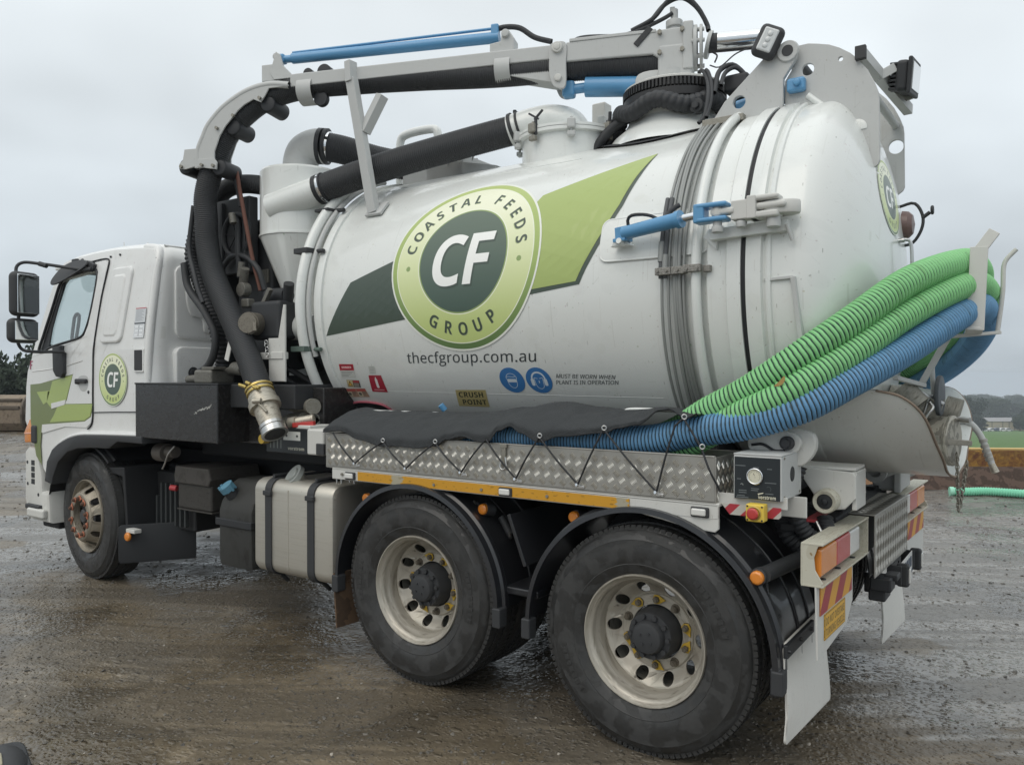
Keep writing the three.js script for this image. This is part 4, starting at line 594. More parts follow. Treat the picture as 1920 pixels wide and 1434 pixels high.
sticker('crush_sticker', [[-1.432, -0.583], [-1.205, -0.58], [-1.468, -0.713], [-1.236, -0.714]], 256, 160, (x, w, h) => { x.fillStyle = '#b9ab78'; x.fillRect(0, 0, w, h); x.fillStyle = '#2e342c'; x.font = 'bold 68px sans-serif'; x.textBaseline = 'middle'; x.fillText('CRUSH', 18, 44, 215); x.fillText('POINT', 36, 116, 205); });
sticker('danger_sticker', [[-2.335, -0.397], [-2.205, -0.399], [-2.358, -0.497], [-2.227, -0.497]], 160, 128, (x, w, h) => { x.fillStyle = '#c9cbc6'; x.fillRect(0, 0, w, h); x.fillStyle = '#b6303f'; x.fillRect(0, 0, w, 58); x.fillStyle = '#2b2b2b'; x.beginPath(); x.ellipse(80, 29, 70, 25, 0, 0, 7); x.fill(); x.fillStyle = '#c23746'; x.beginPath(); x.ellipse(80, 29, 65, 21, 0, 0, 7); x.fill(); x.fillStyle = '#e9e2df'; x.font = 'bold 27px sans-serif'; x.textAlign = 'center'; x.fillText('DANGER', 80, 39); x.fillStyle = '#8d908c'; for (let i = 0; i < 4; i++) x.fillRect(12, 70 + i * 13, 136 - i * 20, 5); });
sticker('hazard_sticker', [[-2.322, -0.513], [-2.208, -0.518], [-2.341, -0.571], [-2.221, -0.574]], 128, 64, (x, w, h) => { x.fillStyle = '#3a3b3a'; x.fillRect(0, 0, w, h); x.fillStyle = '#cbbd93'; x.fillRect(2, 2, 58, 60); x.fillStyle = '#222'; x.beginPath(); x.moveTo(30, 8); x.lineTo(54, 54); x.lineTo(6, 54); x.fill(); x.fillStyle = '#d9a63c'; x.beginPath(); x.moveTo(30, 18); x.lineTo(46, 49); x.lineTo(14, 49); x.fill(); x.fillStyle = '#b04a4a'; x.fillRect(62, 3, 63, 20); x.fillStyle = '#c8c2b4'; for (let i = 0; i < 4; i++) x.fillRect(66, 28 + i * 9, 52, 4); });
sticker('pinch_sticker', [[-2.368, -0.584], [-2.189, -0.581], [-2.387, -0.657], [-2.187, -0.653]], 160, 64, (x, w, h) => { x.fillStyle = '#a98b78'; x.fillRect(0, 0, w, h); for (const a of [4, 84]) { x.fillStyle = '#b5524d'; x.fillRect(a, 3, 72, 18); x.fillStyle = '#c9bfa8'; x.fillRect(a, 22, 34, 38); x.fillStyle = '#5a5650'; x.fillRect(a + 38, 24, 30, 4); x.fillRect(a + 38, 33, 30, 4); x.fillRect(a + 38, 42, 22, 4); x.beginPath(); x.arc(a + 17, 40, 11, 0, 7); x.fill(); } });
sticker('extinguisher_sticker', [[-2.102, -0.479], [-1.991, -0.479], [-2.135, -0.606], [-1.999, -0.61]], 112, 128, (x, w, h) => { x.fillStyle = '#a52a3c'; x.fillRect(0, 0, w, h); x.fillStyle = '#e4e1de'; x.beginPath(); x.roundRect(46, 24, 20, 72, 8); x.fill(); x.fillRect(52, 14, 8, 14); x.fillStyle = '#cfa7a7'; x.fillRect(18, 108, 76, 6); });
sticker('small_sticker', [[-2.075, -0.415], [-2.02, -0.415], [-2.085, -0.468], [-2.03, -0.468]], 64, 64, (x, w, h) => { x.fillStyle = '#c3c6c1'; x.fillRect(0, 0, w, h); x.fillStyle = '#9a9d99'; for (let i = 0; i < 5; i++) x.fillRect(8, 6 + i * 12, 46, 4); });
mesh('port_hole', [bentShape(smooth([[-2.45, -0.80], [-2.42, -0.735], [-2.33, -0.705], [-2.2, -0.705], [-2.1, -0.73], [-2.05, -0.80]], 5), 0.003)], M.black, truck); mesh('port_trim', tube([[-2.45, -0.80], [-2.42, -0.73], [-2.33, -0.70], [-2.2, -0.70], [-2.1, -0.725], [-2.05, -0.80]].map(([a, b]) => onTank(a, b, 0.006)), 0.008), std(L3(0.36, 0.09, 0.12), 0.6), truck);
mesh('weld_seam', tube(span(-2.4, -0.1, 30).map((x) => onTank(x, lerp(-0.60, -0.62, (x + 2.4) / 2.3), -0.0025)), 0.0035, 120, 6), M.white, truck);
mesh('pad_plate', bentShape(roundRect(-0.36, 0.11, 0.21, 0.33, 0.04), 0.010), M.white, truck); mesh('pad_edge', tube(roundRect(-0.36, 0.11, 0.21, 0.33, 0.04).map(([a, b]) => onTank(a, b, 0.006)), 0.006, 160, 8, true), M.white, truck);
mesh('weld_seam', tube(span(-2.2, -0.7, 20).map((x) => onTank(x, 0.93 + 0.02 * Math.sin(x * 2), 0)), 0.004, 80, 6), M.white, truck);
// hydraulic lines over the shell, the thick white line and their clamps
const band = (x, R, s0, s1, r, n = 48) => tube(Array.from({ length: n + 1 }, (_, i) => { const a = lerp(s0, s1, i / n); return V(typeof x === 'function' ? x(a) : x, TY + R * Math.sin(a), R * Math.cos(a)); }), r, 90, 10);
const lineM = std(L3(0.30, 0.31, 0.30), 0.55, 0.3), lineD = std(L3(0.10, 0.105, 0.11), 0.6);
[-0.012, 0.010, 0.040, 0.060, 0.084, 0.108].forEach((x, i) => mesh('hydraulic_line', band((a) => x + 0.012 * Math.sin(a * 2.1 + i) - 0.03 * sst(0.9, 1.3, a), 0.955, 1.22, -1.0, i === 2 || i === 4 ? 0.010 : 0.0075), i % 2 ? lineM : lineM, truck));
[-0.014, 0.008].forEach((x) => { mesh('black_line', band(x, 0.966, 0.42, 0.0, 0.011), lineD, truck); mesh('line_coupling', band(x, 0.967, 0.14 - x * 3, 0.04 - x * 3, 0.0155, 6), lineM, truck); });
mesh('white_line', band(0.162, 0.968, 1.18, -0.95, 0.024), M.white, truck);
mesh('line_clamp', [0.03].flatMap((s) => [bar([-0.03, TY + s, 0.985], [0.05, TY + s, 0.985], 0.03, 0.035), bar([0.052, TY + s, 0.985], [0.125, TY + s, 0.985], 0.03, 0.035), bar([0.115, TY + s + 0.003, 0.997], [0.2, TY + s + 0.003, 0.997], 0.03, 0.034), bar([0.2, TY + s, 0.965], [0.235, TY + s, 0.965], 0.035, 0.03), ...[-0.015, 0.03, 0.085, 0.135, 0.185].map((x) => lug(0.007, 0.012).translate(x, TY + s, x > 0.11 ? 1.014 : 1.004))]), std(L3(0.34, 0.33, 0.31), 0.5, 0.4, { map: mud }), truck);
mesh('line_clamp', [bar([-0.02, TY + 0.955 * Math.sin(1.16), 0.955 * Math.cos(1.16) + 0.02], [0.2, TY + 0.955 * Math.sin(1.16), 0.955 * Math.cos(1.16) + 0.02], 0.05, 0.035), rod([0.10, TY + 0.975 * Math.sin(1.27), 0.975 * Math.cos(1.27)], [0.20, TY + 0.99 * Math.sin(1.33), 0.99 * Math.cos(1.33)], 0.026)], M.dirtySteel, truck);
// white suction line round the front of the tank
mesh('white_line', band((a) => -2.555 + 0.02 * Math.cos(a), 1.0, 1.25, -0.78, 0.036), M.white, truck);
mesh('line_elbow', tube([[-2.542, TY + Math.sin(-0.77), Math.cos(-0.77)], [-2.53, 1.405, 0.77], [-2.5, 1.36, 0.86], [-2.42, 1.40, 0.99], [-2.35, 1.425, 1.05]], 0.036), M.white, truck);
mesh('grey_line', band((a) => -2.487, 0.972, 1.3, -0.35, 0.017), M.grey, truck);
for (const a of [0.37, -0.29, 0.72]) mesh('pipe_clamp', [bar([-2.63, TY + 1.0 * Math.sin(a), 1.0 * Math.cos(a)], [-2.5, TY + 1.0 * Math.sin(a), 1.0 * Math.cos(a)], 0.09, a > 0.5 ? 0.02 : 0.035), rod([-2.5, TY + Math.sin(a), Math.cos(a) - 0.03], [-2.42, TY + Math.sin(a) - 0.005, Math.cos(a) - 0.03], 0.014)], a > 0 ? M.plastic : std(L3(0.10, 0.14, 0.12), 0.7), truck);
{ const v = part('drain_valve', truck, 'small valve with a red handle at the foot of the tank'); mesh('valve_body', [rod([-2.35, 1.425, 1.05], [-2.47, 1.40, 1.12], 0.03), rod([-2.44, 1.405, 1.11], [-2.49, 1.395, 1.125], 0.037)], M.castAlu, v); mesh('red_handle', bar([-2.44, 1.385, 1.14], [-2.30, 1.40, 1.09], 0.03, 0.03), M.red, v); mesh('bore', rod([-2.49, 1.395, 1.125], [-2.4915, 1.3945, 1.1262], 0.028), M.black, v); }
mesh('side_port', [rod([-2.75, 1.49, 0.9], [-2.42, 1.5, 1.0], 0.045), rod([-2.43, 1.5, 1.0], [-2.40, 1.5, 1.01], 0.052), rod([-2.8, 1.4, 0.9], [-2.5, 1.42, 1.0], 0.04)], M.dirtySteel, truck);
// door locking ram and hinge blocks, near side
{
  const r = part('door_ram', truck, 'blue hydraulic ram that locks the tank door');
  mesh('ram_body', [rod([-0.19, 2.388, 1.0], [0.118, 2.416, 1.042], 0.033, 0.035), rod([0.10, 2.413, 1.04], [0.122, 2.416, 1.043], 0.041)], M.blue, r); mesh('ram_rod', rod([0.12, 2.416, 1.043], [0.195, 2.42, 1.053], 0.018), M.chrome, r);
  mesh('ram_eye', [bar([-0.235, 2.383, 0.995], [-0.17, 2.388, 1.0], 0.026, 0.07), bar([-0.24, 2.355, 0.98], [-0.17, 2.36, 0.99], 0.07, 0.018)], M.blue, r);
  mesh('fork', [box(0.05, 0.085, 0.075, 0.222, 2.42, 1.06, 0.008), box(0.14, 0.022, 0.075, 0.28, 2.452, 1.062, 0.01), box(0.14, 0.022, 0.075, 0.28, 2.389, 1.062, 0.01)], M.blue, r);
  mesh('ram_foot', [plate([[-0.27, 2.33], [-0.16, 2.33], [-0.18, 2.35], [-0.20, 2.42], [-0.235, 2.42]], 0.05, 0.962, 0.006), rod([-0.205, 2.34, 0.98], [-0.205, 2.35, 1.03], 0.014)], M.white, r);
  mesh('ram_hose', [tube([[-0.165, 2.41, 1.0], [-0.165, 2.45, 1.01], [-0.14, 2.465, 1.02], [-0.06, 2.46, 1.0], [-0.005, 2.43, 0.985]], 0.008), tube([[0.03, 2.43, 1.01], [0.035, 2.46, 0.99], [0.055, 2.485, 0.97], [0.075, 2.50, 0.955]], 0.012)], M.hose, r);
  const h = part('hinge_block', truck, 'chunky white hinge blocks across the door seam');
  mesh('link', [box(0.105, 0.03, 0.05, 0.325, 2.42, 1.06, 0.012), cyl(0.028, 0.034, 'y', [0.30, 2.42, 1.06])], M.dull, h);
  mesh('block', [box(0.075, 0.085, 0.07, 0.40, 2.42, 1.04, 0.006), box(0.04, 0.1, 0.1, 0.452, 2.425, 1.03, 0.006), box(0.13, 0.024, 0.09, 0.5, 2.463, 1.03, 0.011), box(0.13, 0.03, 0.09, 0.5, 2.39, 1.03, 0.011)], M.dull, h);
  mesh('swing_bolt', [box(0.13, 0.03, 0.05, 0.53, 2.428, 1.045, 0.014), crease(plate(smooth([[0.5, -0.05], [0.6, -0.045], [0.64, 0.0], [0.61, 0.045], [0.5, 0.05]], 5), 0.06, 0, 0.01).rotateX(-Math.PI / 2).translate(0, 2.42, 1.0), 0.6)], M.dull, h);
  mesh('block_foot', [bar([0.24, 2.335, 0.985], [0.58, 2.35, 0.96], 0.06, 0.05), plate([[0.2, 2.33], [0.26, 2.27], [0.27, 2.36], [0.22, 2.37]], 0.05, 0.95, 0.006)], M.white, h);
  mesh('pin', [cyl(0.02, 0.13, 'y', [0.30, 2.40, 1.065]), cyl(0.026, 0.03, 'y', [0.30, 2.345, 1.065]), cyl(0.022, 0.03, 'y', [0.40, 2.36, 1.05]), cyl(0.03, 0.05, 'y', [0.535, 2.36, 1.03]), rod([0.58, 2.35, 1.0], [0.6, 2.28, 0.98], 0.008)], M.grey, h);
  mesh('drop_rail', [bar([0.475, 2.12, 0.95], [0.60, 2.125, 0.955], 0.035, 0.014), bar([0.60, 2.128, 0.955], [0.635, 1.78, 0.92], 0.05, 0.02, [1, 0, 0])], M.grey, truck);
}
// lower locking pivots behind the gauge box
{
  const h = part('latch_hinge', truck); const s = smooth([[0.42, 1.37], [0.42, 1.45], [0.6, 1.455], [0.64, 1.42], [0.62, 1.37], [0.55, 1.35]], 5);
  mesh('cheek', [plate(s, 0.03, 0.97, 0.006), plate(smooth([[0.56, 1.46], [0.68, 1.45], [0.69, 1.38], [0.63, 1.31], [0.56, 1.34]], 5), 0.05, 0.93, 0.006)], M.dull, h); mesh('bolt', [cyl(0.03, 0.05, 'z', [0.585, 1.41, 0.985], 24), lug(0.02, 0.02).translate(0.585, 1.41, 1.01)], M.plastic, h);
  mesh('cable', tube([[0.43, 1.395, 0.99], [0.48, 1.40, 0.992], [0.53, 1.375, 0.992], [0.575, 1.375, 0.99]], 0.006), M.black, h);
  const b = part('pivot_bracket', truck, 'white pivot bracket under the tank door');
  mesh('bracket_plate', [plate([[0.5, 1.29], [0.80, 1.275], [0.815, 1.26], [0.815, 1.16], [0.77, 1.11], [0.71, 1.10], [0.64, 1.16], [0.58, 1.25]], 0.02, 0.75, 0.005), box(0.02, 0.17, 0.2, 0.805, 1.19, 0.64, 0.004), plate([[0.5, 1.29], [0.80, 1.275], [0.815, 1.16], [0.70, 1.10], [0.58, 1.25]], 0.02, 0.54, 0.005), box(0.3, 0.014, 0.2, 0.66, 1.285, 0.64, 0.004)], M.dull, b);
  mesh('collar', [crease(lathe([[0.034, -0.04], [0.034, 0.04], [0.048, 0.045], [0.053, 0.035], [0.053, -0.04]], 36, 'z', [0.70, 1.146, 0.79]), 0.5)], M.rust, b); mesh('pivot_pin', [cyl(0.034, 0.1, 'z', [0.70, 1.146, 0.775]), cyl(0.014, 0.12, 'z', [0.70, 1.146, 0.775])], M.black, b);
  mesh('bracket_plate', [plate([[0.5, 1.29], [0.80, 1.275], [0.815, 1.16], [0.70, 1.10], [0.58, 1.25]], 0.02, -0.4, 0.005), crease(lathe([[0.03, 0], [0.06, 0], [0.06, 0.05], [0.03, 0.05]], 32, 'z', [0.70, 1.16, -0.38]), 0.5), box(0.16, 0.2, 0.3, 0.74, 1.14, -0.62, 0.02), box(0.04, 0.2, 0.06, 0.8, 1.14, -0.45, 0.01), cyl(0.17, 0.1, 'z', [0.75, 1.25, -0.8])], M.grey, b);
  mesh('looped_hose', [ribbed(curve([[0.60, 1.30, 0.86], [0.57, 1.18, 0.88], [0.60, 1.06, 0.88], [0.66, 0.98, 0.84], [0.70, 0.99, 0.78], [0.68, 1.06, 0.74]]), 0.034, 0.02, (t) => 0.003 * Math.sin(t * 6.283), 16), ribbed(curve([[0.54, 1.28, 0.82], [0.52, 1.12, 0.84], [0.55, 0.99, 0.84], [0.62, 0.93, 0.82]]), 0.04, 0.02, (t) => 0.003 * Math.sin(t * 6.283), 16)], M.hose, truck);
  mesh('hook', tube([[0.66, 1.05, 0.8], [0.69, 0.99, 0.83], [0.67, 0.94, 0.85], [0.63, 0.945, 0.85]], 0.008), M.steel, truck);
}
// gauge box, striped board and stop button
{
  const g = part('gauge_box', truck, 'black gauge box at the rear of the hose tray');
  mesh('case', [box(0.2, 0.185, 0.3, 0.519, 1.276, 1.045, 0.006), box(0.2, 0.006, 0.3, 0.519, 1.372, 1.045, 0.002)], M.grey, g);
  const face = canvasTex(512, 480, (x, w, h) => {
    x.fillStyle = '#22282c'; x.fillRect(0, 0, w, h); x.fillStyle = '#858b8c'; x.font = '20px sans-serif'; for (const [a, b, c] of [[10, 96, 110], [215, 110, 60], [370, 120, 46], [30, 250, 40], [345, 276, 120], [50, 380, 86], [50, 405, 86], [190, 350, 90], [190, 372, 80], [350, 400, 90], [30, 440, 90], [20, 460, 140]]) for (let q = 0; q < c; q += 9) x.fillRect(a + q, b, 6, 9);
    x.strokeStyle = '#c9cdc9'; x.lineWidth = 4; x.beginPath(); x.arc(84, 322, 14, 3.4, 6.6); x.stroke(); x.beginPath(); x.arc(385, 350, 26, 3.8, 7.2); x.strokeStyle = '#59605f'; x.stroke();
    x.fillStyle = '#d8d6c2'; x.font = 'bold 58px sans-serif'; x.fillText('vorstrom', 268, 468, 200); x.beginPath(); x.moveTo(262, 410); x.lineTo(330, 392); x.lineTo(322, 406); x.lineTo(282, 418); x.lineTo(276, 430); x.fill();
  });
  mesh('face', new THREE.PlaneGeometry(0.189, 0.174).translate(0.519, 1.274, 1.1965), std(L3(1, 1, 1), 0.35, 0, { map: face }), g);
  const ga = canvasTex(256, 256, (x) => { x.fillStyle = '#cfccb8'; x.fillRect(0, 0, 256, 256); x.strokeStyle = '#3a3a36'; x.lineWidth = 4; for (let i = 0; i <= 40; i++) { const a = 2.3 + i * 0.118, r = i % 5 ? 92 : 80; x.beginPath(); x.moveTo(128 + Math.cos(a) * 104, 128 + Math.sin(a) * 104); x.lineTo(128 + Math.cos(a) * r, 128 + Math.sin(a) * r); x.stroke(); } x.lineWidth = 9; x.strokeStyle = '#1d1d1d'; x.beginPath(); x.moveTo(138, 150); x.lineTo(108, 70); x.stroke(); x.beginPath(); x.arc(128, 128, 12, 0, 7); x.fill(); });
  const d = new THREE.CircleGeometry(0.029, 40).translate(0.511, 1.283, 1.2035); mesh('dial', d, std(L3(1, 1, 1), 0.4, 0, { map: ga }), g); mesh('dial_ring', new THREE.TorusGeometry(0.031, 0.004, 10, 48).translate(0.511, 1.283, 1.203), M.chrome, g);
  mesh('side_port', [crease(lathe([[0.0, 0], [0.03, 0], [0.034, -0.004]], 24, 'x', [0.6215, 1.285, 1.04]), 0.5)], M.black, g); mesh('case_screw', [[1.36, 0.93], [1.36, 1.16], [1.2, 0.93], [1.2, 1.16]].map(([y, z]) => cyl(0.006, 0.004, 'x', [0.621, y, z], 10, 0.001)), M.dirtySteel, g);
  mesh('mount_plate', box(0.29, 0.05, 0.008, 0.49, 1.175, 1.165, 0.002), M.dull, g); mesh('mount_plate', box(0.2, 0.09, 0.01, 0.57, 1.14, 1.0, 0.01), M.dull, g);
  const st = canvasTex(256, 64, (x, w, h) => { x.fillStyle = '#b9b7b0'; x.fillRect(0, 0, w, h); x.fillStyle = '#a8343e'; for (let i = -1; i < 5; i++) { const a = i * 92 - 8; x.beginPath(); x.moveTo(a, h); x.lineTo(a + 46, h); x.lineTo(a + 92, 0); x.lineTo(a + 46, 0); x.fill(); } });
  const sb = plate([[0.362, 1.158], [0.614, 1.158], [0.614, 1.122], [0.604, 1.112], [0.40, 1.112]], 0.005, 1.182, 0.001); { const p = sb.attributes.position, uv = sb.attributes.uv; for (let i = 0; i < p.count; i++) uv.setXY(i, (p.getX(i) - 0.362) / 0.252, (p.getY(i) - 1.112) / 0.046); }
  mesh('striped_board', sb, std(L3(1, 1, 1), 0.4, 0, { map: st }), truck);
  const e = part('stop_button', truck, 'red mushroom stop button on a yellow box'); mesh('button_box', box(0.075, 0.072, 0.055, 0.523, 1.137, 1.212, 0.006), M.yellowBox, e); mesh('collar', new THREE.TorusGeometry(0.026, 0.004, 8, 32).translate(0.52, 1.137, 1.241), M.brass, e); mesh('button', crease(lathe([[0.012, 0], [0.012, 0.012], [0.022, 0.013], [0.024, 0.02], [0.018, 0.026], [0, 0.028]], 32, 'z', [0.52, 1.137, 1.24]), 0.5), M.red, e);
  mesh('box_screw', [[-0.03, 0.028], [0.03, -0.028], [-0.03, -0.028], [0.03, 0.028]].map(([a, b]) => cyl(0.004, 0.004, 'z', [0.523 + a, 1.137 + b, 1.2405], 8, 0.001)), M.black, e);
}
// valves inside the skirt, chain, wash hose
{
  const v = part('outlet_valve', truck, 'metal outlet valve with a flat round cap');
  mesh('pipe', [rod([0.8, 1.38, 0.02], [1.03, 1.38, 0.02], 0.105), crease(lathe([[0.105, -0.03], [0.128, -0.03], [0.128, 0.0], [0.105, 0.0]], 40, 'x', [1.0, 1.38, 0.02]), 0.5)], M.dirtySteel, v);
  mesh('cap', [crease(lathe([[0.105, 0.0], [0.118, 0.0], [0.118, 0.07], [0.124, 0.072], [0.124, 0.088], [0.11, 0.094], [0, 0.094]], 44, 'x', [1.035, 1.38, 0.02]), 0.4)], std(L3(0.42, 0.40, 0.35), 0.5, 0.5, { map: mud }), v);
  mesh('cap_bar', [bar([1.06, 1.385, 0.15], [1.21, 1.375, 0.05], 0.03, 0.026), bar([0.98, 1.40, 0.14], [1.10, 1.395, 0.14], 0.02, 0.03)], M.dirtySteel, v);
  v.traverse((o) => { if (o.geometry) o.geometry.translate(-1.0, 0, -0.02).rotateY(-0.2).translate(1.0, 0, 0.02); });
  const u = part('gate_valve', truck); mesh('pipe', [rod([0.82, 1.58, 0.02], [1.06, 1.51, 0.0], 0.075), rod([0.9, 1.64, 0.15], [0.98, 1.55, 0.15], 0.06), box(0.12, 0.06, 0.3, 0.95, 1.46, 0.05, 0.015), rod([1.06, 1.52, -0.12], [1.13, 1.5, -0.12], 0.08)], M.dirtySteel, u); mesh('valve_band', [new THREE.TorusGeometry(0.078, 0.006, 8, 32).rotateY(Math.PI / 2).rotateZ(-0.28).translate(0.93, 1.55, 0.01), new THREE.TorusGeometry(0.08, 0.006, 8, 32).rotateY(Math.PI / 2).rotateZ(-0.28).translate(1.0, 1.527, 0.005)], M.steel, u);
  mesh('gate', [crease(plate(circ(0, 0, 0.1, 40), 0.02, 0, 0.004).scale(0.7, 1.0, 1).rotateY(Math.PI / 2 - 0.12).translate(1.062, 1.60, 0.06), 0.5)], std(L3(0.09, 0.10, 0.11), 0.5, 0.3), u); mesh('lever', [tube([[1.0, 1.47, 0.16], [1.03, 1.52, 0.18], [1.045, 1.545, 0.17], [1.03, 1.57, 0.15]], 0.007), bar([0.98, 1.62, 0.1], [1.08, 1.56, 0.06], 0.02, 0.015), rod([1.14, 1.485, 0.0], [1.19, 1.48, 0.02], 0.014)], M.steel, u);
  const c = part('chain', truck), link = new THREE.TorusGeometry(0.011, 0.0032, 6, 14); link.scale(0.8, 1.35, 1);
  const chainPts = []; for (let i = 0; i <= 14; i++) chainPts.push([1.145, 1.31 - i * 0.0185, 0.06]); for (let i = 1; i < 13; i++) chainPts.push([1.148, 1.05 + i * 0.0185, 0.04]);
  chainPts.forEach(([x, y, z], i) => { const t = i > 14 ? (i - 14) / 12 : 1 - i / 14; mesh('chain_link', link.clone().rotateY(i % 2 ? 0.5 : 2.1).translate(x + (i > 14 ? 0.03 * t : -0.008 * t), y, z), M.dirtySteel, c); });
  mesh('wash_hose', tube([[1.05, 1.45, -0.6], [1.13, 1.44, -0.6], [1.18, 1.385, -0.6], [1.205, 1.33, -0.6], [1.23, 1.26, -0.6], [1.243, 1.215, -0.6]], 0.017), M.grey, truck);
  mesh('hose_wrap', [[1.203, 1.34], [1.21, 1.31], [1.217, 1.285], [1.225, 1.262], [1.232, 1.24]].map(([x, y]) => rod([x - 0.002, y + 0.008, -0.6], [x + 0.003, y - 0.008, -0.6], 0.021)), std(L3(0.35, 0.34, 0.31), 0.6), truck); mesh('hose_nozzle', [rod([1.243, 1.215, -0.6], [1.262, 1.168, -0.6], 0.017, 0.02)], M.castAlu, truck);
}
{ // hose rack at the tail
  const r = part('hose_rack', truck, 'white steel fork that carries the suction hoses'), W = M.dull;
  mesh('prong', [bar([1.228, 1.905, 0.29], [1.243, 2.285, 0.29], 0.014, 0.072, [1, 0, 0]), bar([1.246, 2.27, 0.29], [1.302, 2.352, 0.28], 0.014, 0.05, [1, -0.6, 0])], W, r);
  mesh('prong', [tube([[1.30, 1.91, 0], [1.32, 2.1, 0], [1.325, 2.23, 0], [1.335, 2.255, 0], [1.375, 2.30, 0]], 0.0105)], W, r);
  mesh('cross_bar', [bar([1.09, 1.885, 0.12], [1.305, 1.905, 0.02], 0.07, 0.016), bar([1.228, 1.915, 0.30], [1.20, 1.90, 0.05], 0.07, 0.014)], W, r);
  mesh('leg', [bar([1.10, 1.885, 0.1], [0.98, 1.645, 0.1], 0.02, 0.03), rod([1.02, 1.75, 0.0], [1.03, 1.58, 0.0], 0.012), bar([0.9, 1.69, 0.3], [1.0, 1.65, 0.12], 0.03, 0.02)], M.grey, r);
}
// door hood plates, hinge lugs, floodlights
{
  const h = part('door_hinge', truck, 'tall white hinge plates over the tank door');
  const hood = [[0.387, 3.05], [0.387, 3.2], [0.42, 3.25], [0.40, 3.33], [0.449, 3.366], [0.50, 3.366], [0.546, 3.354], [0.60, 3.337], [0.648, 3.311], [0.70, 3.272], [0.74, 3.229], [0.78, 3.17], [0.808, 3.11], [0.826, 3.06], [0.83, 3.025], [0.834, 2.73], [0.825, 2.71], [0.795, 2.688], [0.749, 2.8], [0.688, 2.94], [0.634, 3.0], [0.539, 3.04], [0.46, 3.02]];
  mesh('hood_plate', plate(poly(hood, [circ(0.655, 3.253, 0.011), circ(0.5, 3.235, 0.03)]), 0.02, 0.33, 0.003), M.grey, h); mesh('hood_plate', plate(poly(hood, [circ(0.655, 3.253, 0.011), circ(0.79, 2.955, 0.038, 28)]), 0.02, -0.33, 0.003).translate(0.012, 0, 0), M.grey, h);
  mesh('hood_cross', [rod([0.79, 3.07, 0.33], [0.80, 3.07, -0.33], 0.02), rod([0.73, 2.92, 0.32], [0.73, 2.92, -0.32], 0.012)], M.grey, h);
  mesh('hood_foot', [tube([[0.50, 3.105, 0.34], [0.56, 3.05, 0.335], [0.62, 3.0, 0.33], [0.69, 2.92, 0.33], [0.75, 2.79, 0.33], [0.79, 2.69, 0.33], [0.81, 2.67, 0.30]], 0.016), tube([[0.46, 3.10, 0.3], [0.50, 3.1, 0.29], [0.60, 3.0, 0.29]], 0.014)], M.white, h);
  mesh('slot_mark', [crease(plate(poly(circ(0.735, 2.9, 0.042, 28).filter((p) => p[1] > 2.885)), 0.006, 0.341, 0.001), 0.5)], M.white, h);
  const lugs = [[0.0, 3.02], [0.085, 3.14], [0.30, 3.33], [0.36, 3.376], [0.41, 3.375], [0.455, 3.34], [0.455, 3.29], [0.42, 3.24], [0.392, 3.2], [0.388, 3.04], [0.3, 3.0]];
  for (const z of [0.37, -0.37]) mesh(z > 0 ? 'hinge_lug' : 'hinge_lug', [plate(poly(lugs, [circ(0.165, 3.125, 0.033, 24)]), 0.03, z, 0.004), crease(lathe([[0, 0.012], [0.05, 0.012], [0.055, 0]], 32, 'z', [0.415, 3.33, z + (z > 0 ? 0.015 : -0.03)]), 0.5)], M.grey, h);
  mesh('hinge_pin', [rod([0.415, 3.33, 0.40], [0.415, 3.33, -0.40], 0.028)], M.plastic, h); mesh('lift_ram', [rod([0.13, 3.12, 0.29], [0.47, 3.16, 0.29], 0.045), box(0.09, 0.07, 0.05, 0.45, 3.16, 0.36, 0.015), cyl(0.018, 0.07, 'z', [0.46, 3.165, 0.37])], M.blue, h);
  const w = part('work_lamp', truck, 'rounded black work lamp on the hinge'); const f = (g) => g.rotateZ(-0.45).rotateY(0.25).translate(0.325, 3.385, 0.42);
  mesh('housing', [f(box(0.125, 0.165, 0.07, 0, 0, 0, 0.03))], M.plastic, w); mesh('lens', [f(box(0.075, 0.12, 0.02, 0, 0, 0.03, 0.012)), ...[-0.03, 0, 0.03].map((y) => f(cyl(0.014, 0.03, 'z', [0, y, 0.03], 16)))], phys(L3(0.6, 0.62, 0.62), 0.15, { clearcoat: 1 }), w);
  const fl = part('flood_light', truck, 'finned black floodlight on a bar at the tail'); mesh('mount_bar', [bar([0.752, 3.25, 0.34], [0.86, 3.15, -0.34], 0.045, 0.055), bar([0.785, 3.20, 0.13], [0.86, 3.25, 0.08], 0.014, 0.045), bar([0.84, 3.18, -0.22], [0.90, 3.20, -0.24], 0.014, 0.045)], M.grey, fl);
  const fr = (g) => g.rotateZ(-0.10).rotateX(0.20).rotateY(0.03).translate(0.885, 3.235, -0.08); mesh('housing', [fr(box(0.06, 0.15, 0.34, 0, 0, 0, 0.02)), ...Array.from({ length: 7 }, (_, i) => fr(box(0.05, 0.012, 0.32, -0.035, -0.06 + i * 0.02, 0, 0.003))), fr(box(0.02, 0.175, 0.36, 0.035, 0, 0, 0.008))], M.plastic, fl); mesh('lens', fr(box(0.006, 0.13, 0.31, 0.047, 0, 0, 0.002)), phys(L3(0.55, 0.57, 0.57), 0.2, { clearcoat: 1 }), fl);
  mesh('end_cap', box(0.05, 0.065, 0.03, 0.75, 3.255, 0.355, 0.004), M.plastic, fl);
  // small door logo, dome light, grab rail
  const dg = new THREE.CircleGeometry(0.19, 48); dg.rotateY(Math.PI / 2); const dl = tess(dg, 0.05, 5);
  mesh('door_logo', warp(dl, (v) => { v.y += 2.585; v.z += 0.15; v.x = 0.6 + 0.28 * Math.sqrt(1 - Math.pow(Math.hypot(v.y - TY, v.z) / 0.958, 2)) + 0.003; }), print(logoTex), truck);
